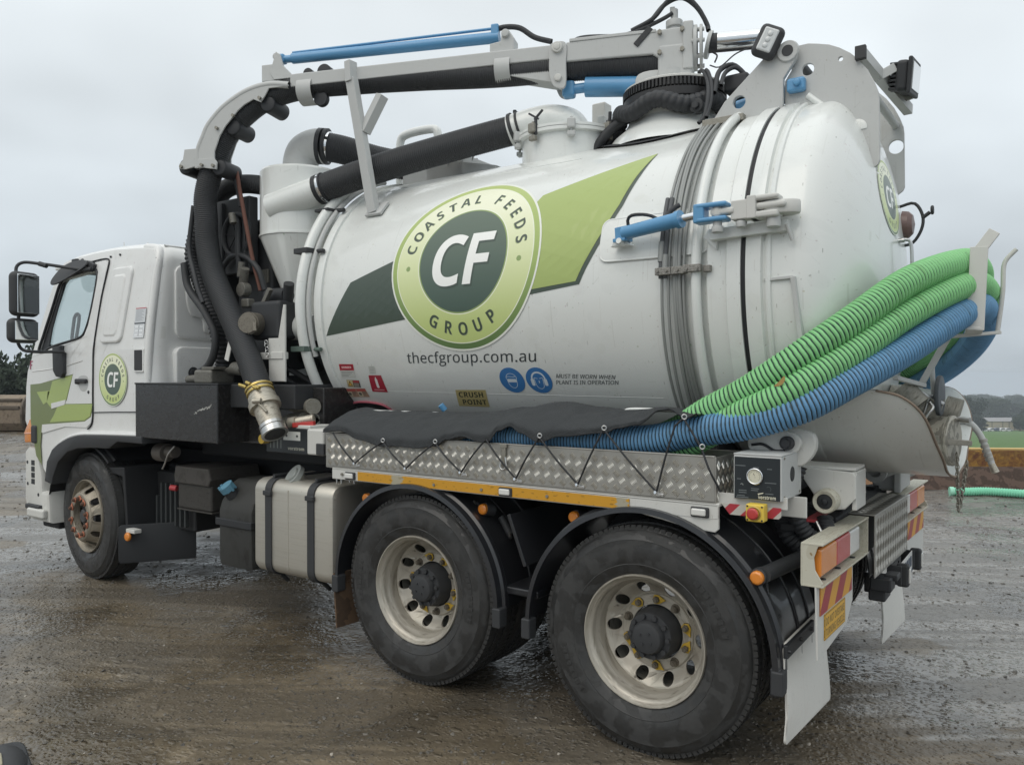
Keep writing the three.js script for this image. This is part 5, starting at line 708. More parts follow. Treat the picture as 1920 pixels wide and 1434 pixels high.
  mesh('sight_glass', [crease(lathe([[0, 0.06], [0.05, 0.05], [0.07, 0.03], [0.075, 0], [0, 0]], 28, 'x', [0.855, 2.50, -0.2]), 0.5)], std(L3(0.16, 0.1, 0.09), 0.3), truck); mesh('glass_guard', [tube([[0.84, 2.60, -0.2], [0.91, 2.61, -0.2], [0.95, 2.54, -0.2], [0.945, 2.47, -0.2], [0.90, 2.40, -0.2], [0.85, 2.39, -0.2]], 0.008), rod([0.95, 2.53, -0.2], [0.985, 2.555, -0.2], 0.01), cyl(0.024, 0.014, 'x', [0.995, 2.565, -0.2])], M.plastic, truck);
  mesh('grab_rail', [tube([[0.865, 2.38, 0.05], [0.915, 2.385, 0.03], [0.925, 2.37, 0.025], [0.925, 2.1, 0.02], [0.91, 2.02, 0.02]], 0.009), cyl(0.012, 0.03, 'x', [0.885, 2.383, 0.04])], M.steel, truck);
}
// ------------------------------------------------------------------ cab
const side = (y) => 1.162 - 0.115 * Math.max(0, y - 1.9) - 0.25 * Math.pow(Math.max(0, y - 2.5), 2);     // how far out the flank stands at height y
const onSide = (g, off = 0) => warp(g, (v) => { v.z += side(v.y) + off; });
const flank = (pts, t, off, e = 0.1, holes = []) => onSide(tess(plate(poly(pts, holes), t, 0, Math.min(0.004, t / 3)), e, 5), off);
const cab = part('cab', truck, 'white flat fronted truck cab');
const win = [[-5.51, 2.485], [-5.60, 2.28], [-5.70, 2.05], [-5.752, 1.915], [-5.70, 1.90], [-5.52, 1.945], [-5.06, 2.015], [-5.015, 2.04], [-4.97, 2.12], [-4.935, 2.25], [-4.905, 2.53], [-4.93, 2.56], [-5.46, 2.52]];
const body = [[-4.09, 1.25], [-4.09, 2.56], [-4.095, 2.62], [-4.13, 2.665], [-4.3, 2.69], [-4.7, 2.712], [-5.0, 2.71], [-5.4, 2.69], [-5.5, 2.67], [-5.555, 2.63], [-5.6, 2.56], [-5.68, 2.40], [-5.77, 2.17], [-5.85, 1.94], [-5.90, 1.84], [-5.97, 1.74], [-6.0, 1.6], [-6.02, 1.3], [-5.95, 1.2], [-5.80, 1.14], [-5.69, 0.89], [-5.57, 0.80], [-5.545, 0.84], [-5.51, 0.98], [-5.42, 1.07], [-5.325, 1.13], [-5.17, 1.18], [-5.0, 1.215], [-4.85, 1.235]];
const winFar = win;
mesh('flank', flank(body, 0.05, -0.03, 0.09, [win]), M.cab, cab);
mesh('flank', flank(body, 0.05, -0.03, 0.09, [winFar]).scale(1, 1, -1), M.cab, cab);
{ // roof, rear wall and front as one band between the flanks, its edges rounded over
  const P = [], I = [], path = smooth([[-4.03, 1.25], [-4.03, 1.9], [-4.03, 2.5], [-4.045, 2.62], [-4.12, 2.70], [-4.3, 2.735], [-4.7, 2.758], [-5.1, 2.755], [-5.4, 2.735], [-5.53, 2.69], [-5.60, 2.60]], 4).slice(0, 41), zz = [-1, -0.992, -0.98, -0.96, -0.93, -0.89, -0.6, 0, 0.6, 0.89, 0.93, 0.96, 0.98, 0.992, 1];
  path.forEach(([x, y], i) => zz.forEach((k) => { const w = side(y) - 0.008, e = Math.abs(k), d = 0.055 * Math.pow(clamp((e - 0.88) / 0.12), 2.4), cx = -4.8, cy = 2.0, L = Math.hypot(x - cx, y - cy); P.push(x - (x < cx + 0.6 && y < 2.6 ? 0 : x > -4.2 ? d * 1.1 : (x - cx) / L * d), y - (y > 2.4 ? (y - cy) / L * d : 0), k * w); }));
  const n = zz.length; for (let i = 0; i < path.length - 1; i++) for (let j = 0; j < n - 1; j++) { const a = i * n + j; I.push(a, a + 1, a + n, a + 1, a + n + 1, a + n); }
  const g = new THREE.BufferGeometry(); g.setAttribute('position', new THREE.Float32BufferAttribute(P, 3)); g.setAttribute('uv', new THREE.Float32BufferAttribute(P.filter((_, i) => i % 3 !== 2), 2)); g.setIndex(I); g.computeVertexNormals();
  mesh('roof_shell', g, M.cab, cab);
}
mesh('nose_panel', [plate([[-5.88, 1.86], [-5.955, 1.74], [-5.99, 1.6], [-6.02, 1.3], [-5.95, 1.12], [-5.85, 1.12], [-5.9, 1.6], [-5.82, 1.86]], 2.28, 0, 0.01), box(0.04, 0.05, 2.2, -5.57, 2.63, 0, 0.01)], M.cab, cab);
mesh('floor', [box(1.75, 0.06, 2.2, -4.95, 1.30, 0, 0.01), box(0.05, 1.3, 2.15, -4.10, 1.95, 0, 0.01), box(0.25, 0.25, 2.1, -5.7, 1.8, 0, 0.05)], M.seat, cab);
mesh('windscreen', bar([-5.565, 2.62, 0], [-5.87, 1.88, 0], 2.15, 0.006, [-1, 0.4, 0]), M.glass, cab);
mesh('side_window', [flank(win.map(([x, y]) => [x, y]), 0.005, -0.03, 0.2)], M.glass, cab); mesh('side_window', flank(win, 0.005, -0.03, 0.2).scale(1, 1, -1), new THREE.MeshPhysicalMaterial({ color: L3(0.88, 0.93, 0.925), roughness: 0.35, transmission: 1, thickness: 0 }), cab);
mesh('window_seal', onSide(tube(win.map(([x, y]) => V(x, y, 0)), 0.012, 160, 8, true), 0.0), M.black, cab);
mesh('quarter_trim', flank([[-5.51, 2.485], [-5.60, 2.28], [-5.70, 2.05], [-5.752, 1.915], [-5.70, 1.905], [-5.62, 1.93], [-5.60, 2.1], [-5.5, 2.4], [-5.47, 2.50]], 0.012, -0.022, 0.2), M.black, cab);
mesh('grab_handle', onSide(tube([V(-5.53, 2.2, 0), V(-5.50, 2.235, 0), V(-5.455, 2.22, 0), V(-5.45, 2.1, 0), V(-5.47, 1.99, 0), V(-5.51, 1.975, 0), V(-5.53, 2.02, 0), V(-5.53, 2.2, 0)], 0.014), -0.16), M.plastic, cab);
mesh('steering_wheel', new THREE.TorusGeometry(0.21, 0.018, 10, 40).rotateY(Math.PI / 2).rotateZ(-0.9).translate(-5.22, 2.06, -0.5), M.plastic, cab);
mesh('seat', [box(0.5, 0.14, 0.5, -4.75, 1.70, -0.55, 0.05), box(0.16, 0.65, 0.48, -4.48, 2.0, -0.55, 0.06, 0, -0.15), box(0.12, 0.2, 0.26, -4.42, 2.40, -0.55, 0.05), box(0.5, 0.14, 0.5, -4.75, 1.6, 0.5, 0.05), box(0.16, 0.6, 0.48, -4.42, 1.9, 0.5, 0.06, 0, -0.15)], M.seat, cab);
mesh('dash', box(0.3, 0.18, 2.1, -5.62, 1.84, 0, 0.06), M.plastic, cab);
// door skin, seams, embossed panels
const dr = [[-4.745, 2.615], [-4.80, 2.325], [-4.83, 2.026], [-4.846, 1.575], [-4.85, 1.36], [-4.87, 1.30], [-4.93, 1.265]];
mesh('door_skin', flank([[-5.52, 2.60], [-4.80, 2.63], [-4.755, 2.61], [-4.81, 2.325], [-4.84, 2.026], [-4.856, 1.575], [-4.86, 1.36], [-4.88, 1.31], [-4.945, 1.275], [-5.3, 1.27], [-5.68, 1.20], [-5.83, 1.24], [-5.89, 1.6], [-5.87, 1.86], [-5.78, 2.1], [-5.62, 2.45]], 0.01, -0.001, 0.08, [win.map(([x, y]) => [x + (x < -5.3 ? -0.012 : 0.012), y + (y > 2.2 ? 0.012 : -0.012)])]), M.cab, cab);
const seam = (pts, r = 0.006, off = 0.001, closed = false) => onSide(tube(pts.map(([x, y]) => V(x, y, 0)), r, 80, 6, closed), off);
mesh('door_seam', [seam([[-5.50, 2.615], [-5.1, 2.635], [-4.80, 2.645], [-4.76, 2.635], ...dr]), seam([[-4.85, 1.402], [-4.5, 1.415], [-4.1, 1.425]], 0.004)], M.seal, cab);
mesh('belt_crease', [seam([[-5.86, 1.735], [-5.6, 1.75], [-5.3, 1.775], [-5.0, 1.82]], 0.007), seam([[-5.86, 1.865], [-5.4, 1.93], [-4.95, 2.02]], 0.005)], M.cab, cab);
const pressed = (pts, t) => onSide(tess(crease(plate(pts, t, 0, t / 2.1), 0.8), 0.08, 4), 0);
const emb = (pts, t = 0.014, off = 0.004, e = 0.05) => flank(pts, t, off, e);
mesh('embossed_panel', [pressed(roundRect(-4.68, 1.955, -4.36, 2.555, 0.06).map(([x, y]) => [x - (2.55 - y) * 0.12, y]), 0.03), pressed(roundRect(-4.63, 2.0, -4.42, 2.5, 0.05).map(([x, y]) => [x - (2.55 - y) * 0.12, y]), 0.045)], M.cab, cab);
mesh('corner_bead', [...[1, -1].map((k) => tube([[-4.085, 1.27, k * 1.13], [-4.085, 1.9, k * 1.13], [-4.085, 2.45, k * (side(2.45) - 0.032)], [-4.095, 2.60, k * (side(2.60) - 0.04)], [-4.14, 2.665, k * (side(2.66) - 0.05)], [-4.3, 2.695, k * (side(2.69) - 0.05)]], 0.034)), tube([[-4.12, 2.70, 0.98], [-4.12, 2.71, 0.5], [-4.12, 2.715, 0], [-4.12, 2.71, -0.9]], 0.008)], M.cab, cab);
mesh('roof_hole', [[-4.74, 2.655], [-4.60, 2.66]].map(([x, y]) => rod([x, y, side(y) - 0.03], [x, y, side(y) + 0.004], 0.009)), M.black, cab);
mesh('roof_rib', [box(0.9, 0.014, 0.1, -4.7, 2.757, 0.3, 0.006), box(0.9, 0.014, 0.1, -4.7, 2.757, -0.1, 0.006), box(0.05, 0.03, 0.4, -4.2, 2.73, 0.3, 0.01), box(0.05, 0.03, 0.4, -4.2, 2.73, -0.35, 0.01), rod([-4.75, 2.75, 0.95], [-4.752, 2.79, 0.95], 0.004), rod([-4.5, 2.74, 0.9], [-4.49, 2.77, 0.9], 0.004)], M.cab, cab);
{ // rear wall pressings
  const rw = (pts, t, x) => crease(plate(pts, t, 0, Math.min(0.012, t / 2.2)).rotateY(Math.PI / 2).translate(x, 0, 0), 0.6), R = (z0, y0, z1, y1, r) => roundRect(-z1, y0, -z0, y1, r);
  mesh('wall_panel', [rw(R(0.2, 1.98, 0.96, 2.55, 0.07), 0.03, -4.02), rw(R(-0.9, 1.98, 0.1, 2.55, 0.07), 0.03, -4.02), rw(R(-0.95, 1.60, 0.98, 1.92, 0.06), 0.07, -4.005), rw(smooth([[-0.86, 2.46], [-0.62, 2.47], [-0.56, 2.3], [-0.56, 2.06], [-0.72, 2.04], [-0.74, 2.14], [-0.84, 2.17]], 5), 0.022, -4.002)], M.cab, cab);
  mesh('wall_step', rw(R(0.45, 1.32, 0.7, 1.80, 0.03), 0.06, -3.98), M.cab, cab);
  mesh('wall_plug', [crease(lathe([[0, 0.006], [0.025, 0.006], [0.028, 0], [0.045, 0]], 24, 'x', [-3.965, 1.72, 0.84]), 0.5)], M.plastic, cab);
}
mesh('vent_grille', [flank(roundRect(-4.235, 1.725, -4.10, 1.905, 0.012), 0.012, 0.002, 0.2)], M.cab, cab); mesh('vent_opening', flank(roundRect(-4.222, 1.738, -4.113, 1.892, 0.008), 0.006, 0.0075, 0.2), M.plastic, cab);
const notice = canvasTex(160, 384, (x, w, h) => { x.fillStyle = '#c9cdd0'; x.fillRect(0, 0, w, h); x.fillStyle = '#b25058'; x.fillRect(0, 0, w, 12); x.fillStyle = '#80858b'; for (let i = 0; i < 15; i++) x.fillRect(10, 24 + i * 10, 140 - (i * 37 % 50), 3); x.fillStyle = '#40454c'; x.fillRect(0, 190, w, 18); x.fillStyle = '#e3e6e8'; x.fillRect(2, 212, w - 4, 168); x.strokeStyle = '#777d84'; x.lineWidth = 3; for (let i = 0; i < 6; i++) { x.strokeRect(10 + (i % 2) * 72, 222 + (i / 2 | 0) * 52, 62, 38); } x.fillStyle = '#777d84'; x.fillRect(78, 216, 4, 150); });
{ const g = flank([[-4.265, 1.985], [-4.125, 1.985], [-4.125, 2.215], [-4.265, 2.215]], 0.003, 0.002, 0.2); const p = g.attributes.position, uv = g.attributes.uv; for (let i = 0; i < p.count; i++) uv.setXY(i, (p.getX(i) + 4.265) / 0.14, (p.getY(i) - 1.985) / 0.23); mesh('notice_sticker', g, std(L3(1, 1, 1), 0.5, 0, { map: notice }), cab); }
{ const g = warp(new THREE.RingGeometry(0.001, 0.208, 56, 6), (v) => { v.x -= 4.54; v.y += 1.668; v.z = side(v.y) + 0.0035; }); mesh('cab_logo', g, print(logoTex), truck, 'round green ring logo on the cab side'); }
// green artwork on the door
const art = (name, pts, m, off) => mesh(name, flank(pts, 0.002, off, 0.12), m, cab);
art('olive_panel', [[-5.90, 1.62], [-5.72, 1.63], [-5.154, 1.712], [-5.26, 1.49], [-5.36, 1.46], [-4.835, 1.475], [-4.87, 1.365], [-4.97, 1.325], [-5.69, 1.275], [-5.72, 1.1], [-5.70, 0.92], [-5.80, 1.0], [-5.84, 1.12], [-5.90, 1.3]], M.olive, 0.0035);
art('lime_panel', [[-5.50, 1.65], [-5.16, 1.702], [-5.265, 1.50], [-5.52, 1.42], [-5.60, 1.47], [-5.58, 1.56], [-5.545, 1.565]], M.lime, 0.0055);
art('lime_stripe', [[-5.40, 1.455], [-4.845, 1.468], [-4.88, 1.372], [-4.97, 1.335], [-5.55, 1.30], [-5.48, 1.36]], M.lime, 0.0055);
art('white_notch', [[-5.52, 1.462], [-5.27, 1.497], [-5.29, 1.455], [-5.515, 1.415]], M.cab, 0.0075);
art('lime_corner', [[-5.78, 1.555], [-5.545, 1.57], [-5.60, 1.47], [-5.66, 1.45]], M.lime, 0.0055);
mesh('red_letter', [box(0.012, 0.075, 0.004, -5.895, 1.79, side(1.79) + 0.004, 0.001, 0, -0.15), box(0.04, 0.012, 0.004, -5.87, 1.822, side(1.8) + 0.004, 0.001), box(0.032, 0.011, 0.004, -5.88, 1.79, side(1.79) + 0.004, 0.001)], std(L3(0.35, 0.06, 0.12), 0.5), cab);
mesh('door_handle', [box(0.16, 0.035, 0.03, -4.99, 1.655, side(1.65) + 0.02, 0.012), box(0.03, 0.045, 0.035, -5.065, 1.65, side(1.65) + 0.015, 0.01)], M.plastic, cab); mesh('handle_recess', flank(smooth([[-5.07, 1.68], [-4.92, 1.69], [-4.91, 1.62], [-4.96, 1.57], [-5.04, 1.585]], 5), 0.006, 0.002, 0.2), M.grey, cab); mesh('door_lock', cyl(0.014, 0.02, 'z', [-4.905, 1.565, side(1.57)]), M.plastic, cab);
// arch flare, front corner, bumper, indicator
const fo = [[-5.56, 0.80], [-5.552, 0.83], [-5.52, 0.97], [-5.43, 1.075], [-5.327, 1.128], [-5.17, 1.182], [-5.006, 1.212], [-4.7, 1.228], [-4.06, 1.245]], fi = [[-4.06, 1.19], [-4.40, 1.19], [-4.53, 1.13], [-4.75, 1.125], [-5.007, 1.108], [-5.17, 1.07], [-5.328, 0.975], [-5.42, 0.84], [-5.44, 0.78]];
mesh('arch_flare', crease(plate([...fo, ...fi], 0.3, 1.06, 0.008), 0.5), M.plastic, cab); mesh('arch_trim', [tube(fo.map(([x, y]) => V(x - 0.006, y + 0.008, 1.185)), 0.012), crease(plate([...fo.map(([x, y]) => [x - 0.01, y + 0.03]), [-4.06, 1.24], ...fo.slice().reverse()].slice(0, 18), 0.03, 1.165, 0.004), 0.5)], M.cab, cab);
const bmp = part('bumper', truck, 'white bumper corner with bolt holes and a step');
mesh('bumper_shell', [crease(plate([[-6.06, 1.02], [-5.99, 1.07], [-5.87, 1.065], [-5.83, 1.0], [-5.76, 0.86], [-5.74, 0.69], [-5.62, 0.69], [-5.60, 0.42], [-5.96, 0.42], [-6.03, 0.50], [-6.065, 0.6]], 2.3, 0, 0.03), 0.5), box(0.3, 0.08, 0.05, -5.78, 0.50, 1.17, 0.02)], M.dull, bmp);
mesh('bumper_step', box(0.26, 0.045, 0.1, -5.86, 0.545, 1.13, 0.012), M.plastic, bmp); mesh('bumper_underside', box(0.3, 0.08, 2.1, -5.80, 0.39, 0, 0.02), M.chassis, bmp);
mesh('bolt_hole', [[-6.0, 0.93], [-5.995, 0.74], [-5.98, 0.55], [-5.80, 0.655]].map(([x, y]) => cyl(0.016, 0.01, 'z', [x, y, 1.148], 16, 0.002)), M.plastic, bmp); mesh('bumper_grille', [...Array.from({ length: 4 }, (_, i) => box(0.06, 0.045, 0.01, -5.895, 0.93 - i * 0.055, 1.149, 0.003))], M.black, bmp);
const ind = part('indicator', truck, 'orange corner indicator'); mesh('lens', [crease(plate([[-6.04, 1.12], [-6.025, 1.10], [-5.88, 1.115], [-5.865, 1.31], [-5.94, 1.315], [-6.04, 1.20]], 0.12, 1.10, 0.012), 0.5)], M.orange, ind); mesh('lens_rib', box(0.15, 0.012, 0.13, -5.955, 1.19, 1.10, 0.004, 0, 0.06), std(L3(0.8, 0.42, 0.3), 0.3), ind); mesh('housing', box(0.1, 0.16, 0.06, -5.83, 1.185, 1.15, 0.02), M.plastic, truck);
// mirrors, arms, visor
const mir = part('mirror', truck, 'tall black mirror head'); const mr = (g) => g.rotateY(-0.2);
const head = (w, h, d, x, y, z, n, par) => { mesh('mirror_shell', crease(new RoundedBoxGeometry(d, h, w, 4, 0.05).rotateY(0.25).translate(x, y, z), 0.6), M.plastic, par); mesh('mirror_glass', box(0.006, h - 0.05, w - 0.05, 0, 0, 0, 0.003).rotateY(0.25).translate(x + d / 2 * 0.99, y, z - d / 2 * 0.22), M.mirror, par); };
head(0.24, 0.36, 0.10, -5.33, 2.355, 1.46, 0, mir); const mir2 = part('wide_mirror', truck, 'lower square wide angle mirror'); head(0.25, 0.2, 0.10, -5.34, 2.06, 1.47, 0, mir2);
mesh('mirror_arm', [tube([[-5.0, 2.56, 1.13], [-5.15, 2.585, 1.2], [-5.36, 2.62, 1.33], [-5.45, 2.625, 1.42], [-5.47, 2.59, 1.455], [-5.43, 2.4, 1.46], [-5.43, 2.15, 1.46], [-5.46, 1.96, 1.45], [-5.45, 1.91, 1.42], [-5.38, 1.895, 1.36], [-5.27, 1.895, 1.26], [-5.24, 1.895, 1.19]], 0.013), rod([-5.36, 2.62, 1.33], [-5.30, 2.60, 1.30], 0.02), rod([-5.05, 2.57, 1.14], [-4.95, 2.565, 1.11], 0.02)], M.plastic, truck);
mesh('mirror_base', [crease(plate([[-5.34, 1.92], [-5.20, 1.93], [-5.2, 1.88], [-5.16, 1.87], [-5.16, 1.70], [-5.19, 1.66], [-5.28, 1.67], [-5.33, 1.72]], 0.04, 1.18, 0.01).translate(-0.10, 0.02, 0), 0.5)], M.plastic, truck);
mesh('sun_visor', warp(tess(crease(plate(smooth([[-5.44, 2.50], [-5.40, 2.60], [-5.25, 2.655], [-5.02, 2.64], [-4.98, 2.60], [-5.12, 2.52], [-5.38, 2.455]], 5), 0.02, 0, 0.006), 0.5), 0.06, 3), (v) => { v.z += side(2.55) + 0.02 + 0.55 * (2.66 - v.y); }), M.plastic, truck);
mesh('visor_bracket', [rod([-5.2, 2.66, 1.05], [-5.15, 2.60, 1.12], 0.025), box(0.08, 0.05, 0.05, -5.3, 2.66, 1.06, 0.01), bar([-5.02, 2.62, 1.1], [-4.93, 2.58, 1.09], 0.05, 0.05)], M.plastic, truck);
// black locker behind the cab
{
  const b = part('side_locker', truck, 'scuffed black steel locker behind the cab');
  mesh('locker_body', [box(1.02, 0.40, 0.4, -3.648, 1.436, 1.0, 0.006), box(1.06, 0.4, 0.5, -2.9, 1.42, 0.7, 0.01)], M.boxBlack, b); mesh('locker_edge', [box(1.03, 0.012, 0.41, -3.648, 1.64, 1.0, 0.004), box(0.01, 0.4, 0.006, -3.145, 1.436, 1.2, 0.002)], M.black, b);
  const q = rng(4), sc = []; for (let i = 0; i < 9; i++) sc.push(bar([-3.42 + i * 0.022 + q() * 0.01, 1.425 + i * 0.006 + q() * 0.02, 1.2012], [-3.40 + i * 0.024, 1.43 + i * 0.007 + q() * 0.02, 1.2012], 0.004 + q() * 0.008, 0.0016, [0, 0, 1], 0.0005)); mesh('paint_scratch', sc, std(L3(0.42, 0.42, 0.40), 0.8), b);
  mesh('paper_label', [box(0.085, 0.04, 0.002, -3.08, 1.588, 1.0, 0), ...[0, 1, 2].map((i) => box(0.05, 0.005, 0.002, -3.09, 1.60 - i * 0.012, 1.0015, 0))].slice(0, 1), std(L3(0.35, 0.35, 0.35), 0.7), b);
}
// ------------------------------------------------------------------ boom: built along its own line, (along, up, towards the far side), then turned into place
const BM = new THREE.Matrix4().makeBasis(V(-0.942, 0, 0.336), V(0, 1, 0), V(-0.336, 0, -0.942)).setPosition(-0.36, 0, 0);
const bm = (g) => g.applyMatrix4(BM), bp = (t, y, o = 0) => V(t, y, -o).applyMatrix4(BM);
const boom = part('boom', truck, 'white folded suction boom along the top of the truck');
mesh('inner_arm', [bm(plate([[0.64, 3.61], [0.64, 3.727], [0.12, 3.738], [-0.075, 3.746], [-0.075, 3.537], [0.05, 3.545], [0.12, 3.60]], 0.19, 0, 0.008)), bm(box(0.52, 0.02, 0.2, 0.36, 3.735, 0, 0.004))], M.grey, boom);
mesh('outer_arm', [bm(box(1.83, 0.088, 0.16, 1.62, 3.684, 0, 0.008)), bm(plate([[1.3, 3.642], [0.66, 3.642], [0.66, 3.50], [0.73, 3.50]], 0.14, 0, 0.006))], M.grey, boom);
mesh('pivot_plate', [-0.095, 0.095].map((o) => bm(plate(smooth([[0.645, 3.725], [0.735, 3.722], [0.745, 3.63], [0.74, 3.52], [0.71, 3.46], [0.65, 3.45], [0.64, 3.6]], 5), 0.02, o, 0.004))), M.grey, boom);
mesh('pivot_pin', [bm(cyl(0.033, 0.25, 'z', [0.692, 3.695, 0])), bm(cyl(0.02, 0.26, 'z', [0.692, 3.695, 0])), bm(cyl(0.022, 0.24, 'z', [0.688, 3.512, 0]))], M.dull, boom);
mesh('arm_bolt', [[0.078, 3.718], [-0.052, 3.606], [0.078, 3.60], [-0.052, 3.723]].map(([a, b]) => bm(lug(0.014, 0.03).translate(a, b, -0.105))), M.dirtySteel, boom);
for (const [t, w] of [[1.05, 0.1], [2.43, 0.11]]) mesh('saddle', bm(crease(new THREE.CylinderGeometry(0.095, 0.095, w, 28, 1, true, -0.2, Math.PI + 0.4).rotateX(Math.PI / 2).rotateY(Math.PI / 2).translate(t, 3.63, 0), 0.5)), new THREE.MeshStandardMaterial({ color: L3(0.5, 0.51, 0.5), roughness: 0.5, side: THREE.DoubleSide }), boom);
mesh('saddle_roller', [bm(cyl(0.05, 0.04, 'z', [2.33, 3.56, -0.02])), bm(cyl(0.05, 0.1, 'z', [2.30, 3.735, 0])), bm(cyl(0.035, 0.1, 'z', [2.42, 3.735, 0]))], M.black, boom);
mesh('ring_flange', [bm(rod([-0.115, 3.645, 0], [-0.135, 3.645, 0], 0.13)), bm(rod([-0.15, 3.645, 0], [-0.165, 3.645, 0], 0.13)), bm(rod([-0.19, 3.66, 0], [-0.21, 3.655, 0], 0.08)), ...[0, 1, 2, 3, 4, 5, 6, 7].map((i) => bm(rod([-0.105, 3.645 + 0.11 * Math.sin(i * 0.785), 0.11 * Math.cos(i * 0.785)], [-0.175, 3.645 + 0.11 * Math.sin(i * 0.785), 0.11 * Math.cos(i * 0.785)], 0.012)))], M.grey, boom);
mesh('tail_ram', [bm(rod([-0.20, 3.665, 0], [-0.50, 3.66, 0], 0.055)), bm(rod([-0.5, 3.66, 0], [-0.54, 3.66, 0], 0.062))], M.plastic, boom); mesh('tail_ram_sleeve', [bm(rod([-0.25, 3.664, -0.02], [-0.5, 3.66, -0.02], 0.05))], M.chrome, boom);
mesh('tail_wire', [tube([[-0.15, 3.52, -0.03], [-0.1, 3.50, -0.04], [0.0, 3.56, -0.05], [0.1, 3.60, -0.1]], 0.004), tube([[-0.14, 3.60, -0.05], [-0.11, 3.57, -0.04], [-0.12, 3.53, -0.03]], 0.005)], M.black, boom);
mesh('mast', [bm(box(0.20, 0.30, 0.2, -0.01, 3.50, 0, 0.02)), lathe([[0.10, 3.33], [0.11, 3.50], [0.11, 3.5]], 32, 'y', [-0.36, 0, 0]), bm(box(0.06, 0.28, 0.22, -0.085, 3.63, 0, 0.01))], M.grey, boom);
mesh('swivel', [bm(cyl(0.05, 0.04, 'y', [0.0, 3.80, 0])), bm(cyl(0.035, 0.06, 'y', [0.0, 3.775, 0])), bm(cyl(0.022, 0.08, 'y', [0.0, 3.85, 0])), bm(box(0.03, 0.04, 0.04, 0.01, 3.88, 0, 0.005))], M.grey, boom);
const hoseB = (pts, r) => mesh('hydraulic_hose', tube(pts.map((p) => bp(...p)), r), M.hose, boom);
hoseB([[0.01, 3.86, 0.02], [0.06, 3.83, 0.03], [0.2, 3.77, 0.05], [0.3, 3.75, 0.05], [0.6, 3.76, 0.03], [0.64, 3.70, 0.0]], 0.012); hoseB([[0.3, 3.76, 0.0], [0.16, 3.82, 0], [0.05, 3.93, 0], [-0.04, 3.955, 0], [-0.12, 3.90, 0], [-0.19, 3.77, 0.03], [-0.2, 3.72, 0.05]], 0.014); hoseB([[0.25, 3.77, 0.05], [0.12, 3.83, 0.05], [0.03, 3.93, 0.04], [-0.05, 3.945, 0.05], [-0.14, 3.86, 0.05], [-0.2, 3.74, 0.04]], 0.013); hoseB([[0.75, 3.78, 0], [0.86, 3.82, 0], [0.96, 3.89, 0], [1.06, 3.905, 0], [1.12, 3.895, 0]], 0.017);
mesh('arm_strap', [bm(bar([0.22, 3.66, -0.1], [0.13, 3.755, -0.1], 0.006, 0.035, [1, 1, 0])), bm(box(0.03, 0.04, 0.04, 0.5, 3.76, 0, 0.006))], M.black, boom);
mesh('extension_ram', [bm(rod([2.56, 3.864, 0], [1.09, 3.845, 0], 0.035)), bm(rod([2.56, 3.904, 0], [1.12, 3.905, 0], 0.009)), bm(rod([2.5, 3.865, 0], [2.53, 3.895, 0], 0.01)), bm(box(0.05, 0.09, 0.06, 1.115, 3.88, 0, 0.01)), bm(box(0.06, 0.06, 0.06, 2.645, 3.868, 0, 0.012)), bm(rod([2.56, 3.864, 0], [2.62, 3.866, 0], 0.025))], M.blue, boom);
mesh('ram_lug', [bm(plate([[0.98, 3.73], [1.14, 3.73], [1.14, 3.79], [1.07, 3.80], [1.06, 3.86], [1.02, 3.87], [0.98, 3.81]], 0.1, 0, 0.006)), bm(cyl(0.025, 0.14, 'z', [1.035, 3.84, 0]))], M.grey, boom);
mesh('lift_ram', [bm(rod([0.535, 3.478, 0], [0.2, 3.45, 0], 0.06)), bm(rod([0.64, 3.47, 0], [0.535, 3.475, 0], 0.03)), bm(box(0.08, 0.1, 0.08, 0.64, 3.47, 0, 0.02))], M.blue, boom); mesh('lift_ram_lug', bm(crease(plate(smooth([[0.2, 3.50], [0.05, 3.50], [0.05, 3.41], [0.2, 3.41], [0.225, 3.455]], 5), 0.16, 0, 0.01), 0.5)), M.grey, boom);
// curved hose guide at the end of the boom
const guideArc = (r0, y0) => { const o = []; for (let i = 0; i <= 18; i++) { const a = (i / 18) * Math.PI / 2; o.push([2.66 + r0 * Math.sin(a), y0 - (1 - Math.cos(a)) * r0]); } return o; };
const spine = [[2.535, 3.67], [2.66, 3.688], [2.762, 3.682], [2.87, 3.655], [2.966, 3.611], [3.05, 3.56], [3.119, 3.499], [3.17, 3.44], [3.204, 3.373], [3.235, 3.31], [3.247, 3.267], [3.25, 3.16]], inner = [[3.107, 3.135], [3.107, 3.244], [3.064, 3.349], [3.02, 3.41], [2.967, 3.462], [2.92, 3.51], [2.871, 3.545], [2.80, 3.575], [2.745, 3.55], [2.715, 3.585], [2.681, 3.638], [2.535, 3.64]];
const guide = part('hose_guide', truck, 'curved white hose guide at the boom end');
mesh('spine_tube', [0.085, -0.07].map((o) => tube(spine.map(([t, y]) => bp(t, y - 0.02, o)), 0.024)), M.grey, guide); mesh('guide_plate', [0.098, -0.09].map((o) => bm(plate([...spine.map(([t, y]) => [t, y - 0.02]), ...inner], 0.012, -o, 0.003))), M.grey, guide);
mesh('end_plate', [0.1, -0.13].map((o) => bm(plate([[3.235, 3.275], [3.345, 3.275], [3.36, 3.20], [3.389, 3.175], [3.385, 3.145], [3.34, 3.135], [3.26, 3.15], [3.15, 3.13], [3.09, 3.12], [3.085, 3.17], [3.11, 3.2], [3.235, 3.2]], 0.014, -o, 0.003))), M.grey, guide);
mesh('roller', [[2.708, 3.545], [2.98, 3.41], [3.09, 3.14], [3.36, 3.165]].map(([t, y]) => bm(cyl(0.058, 0.2, 'z', [t, y, 0.02], 28, 0.012))), M.black, guide);
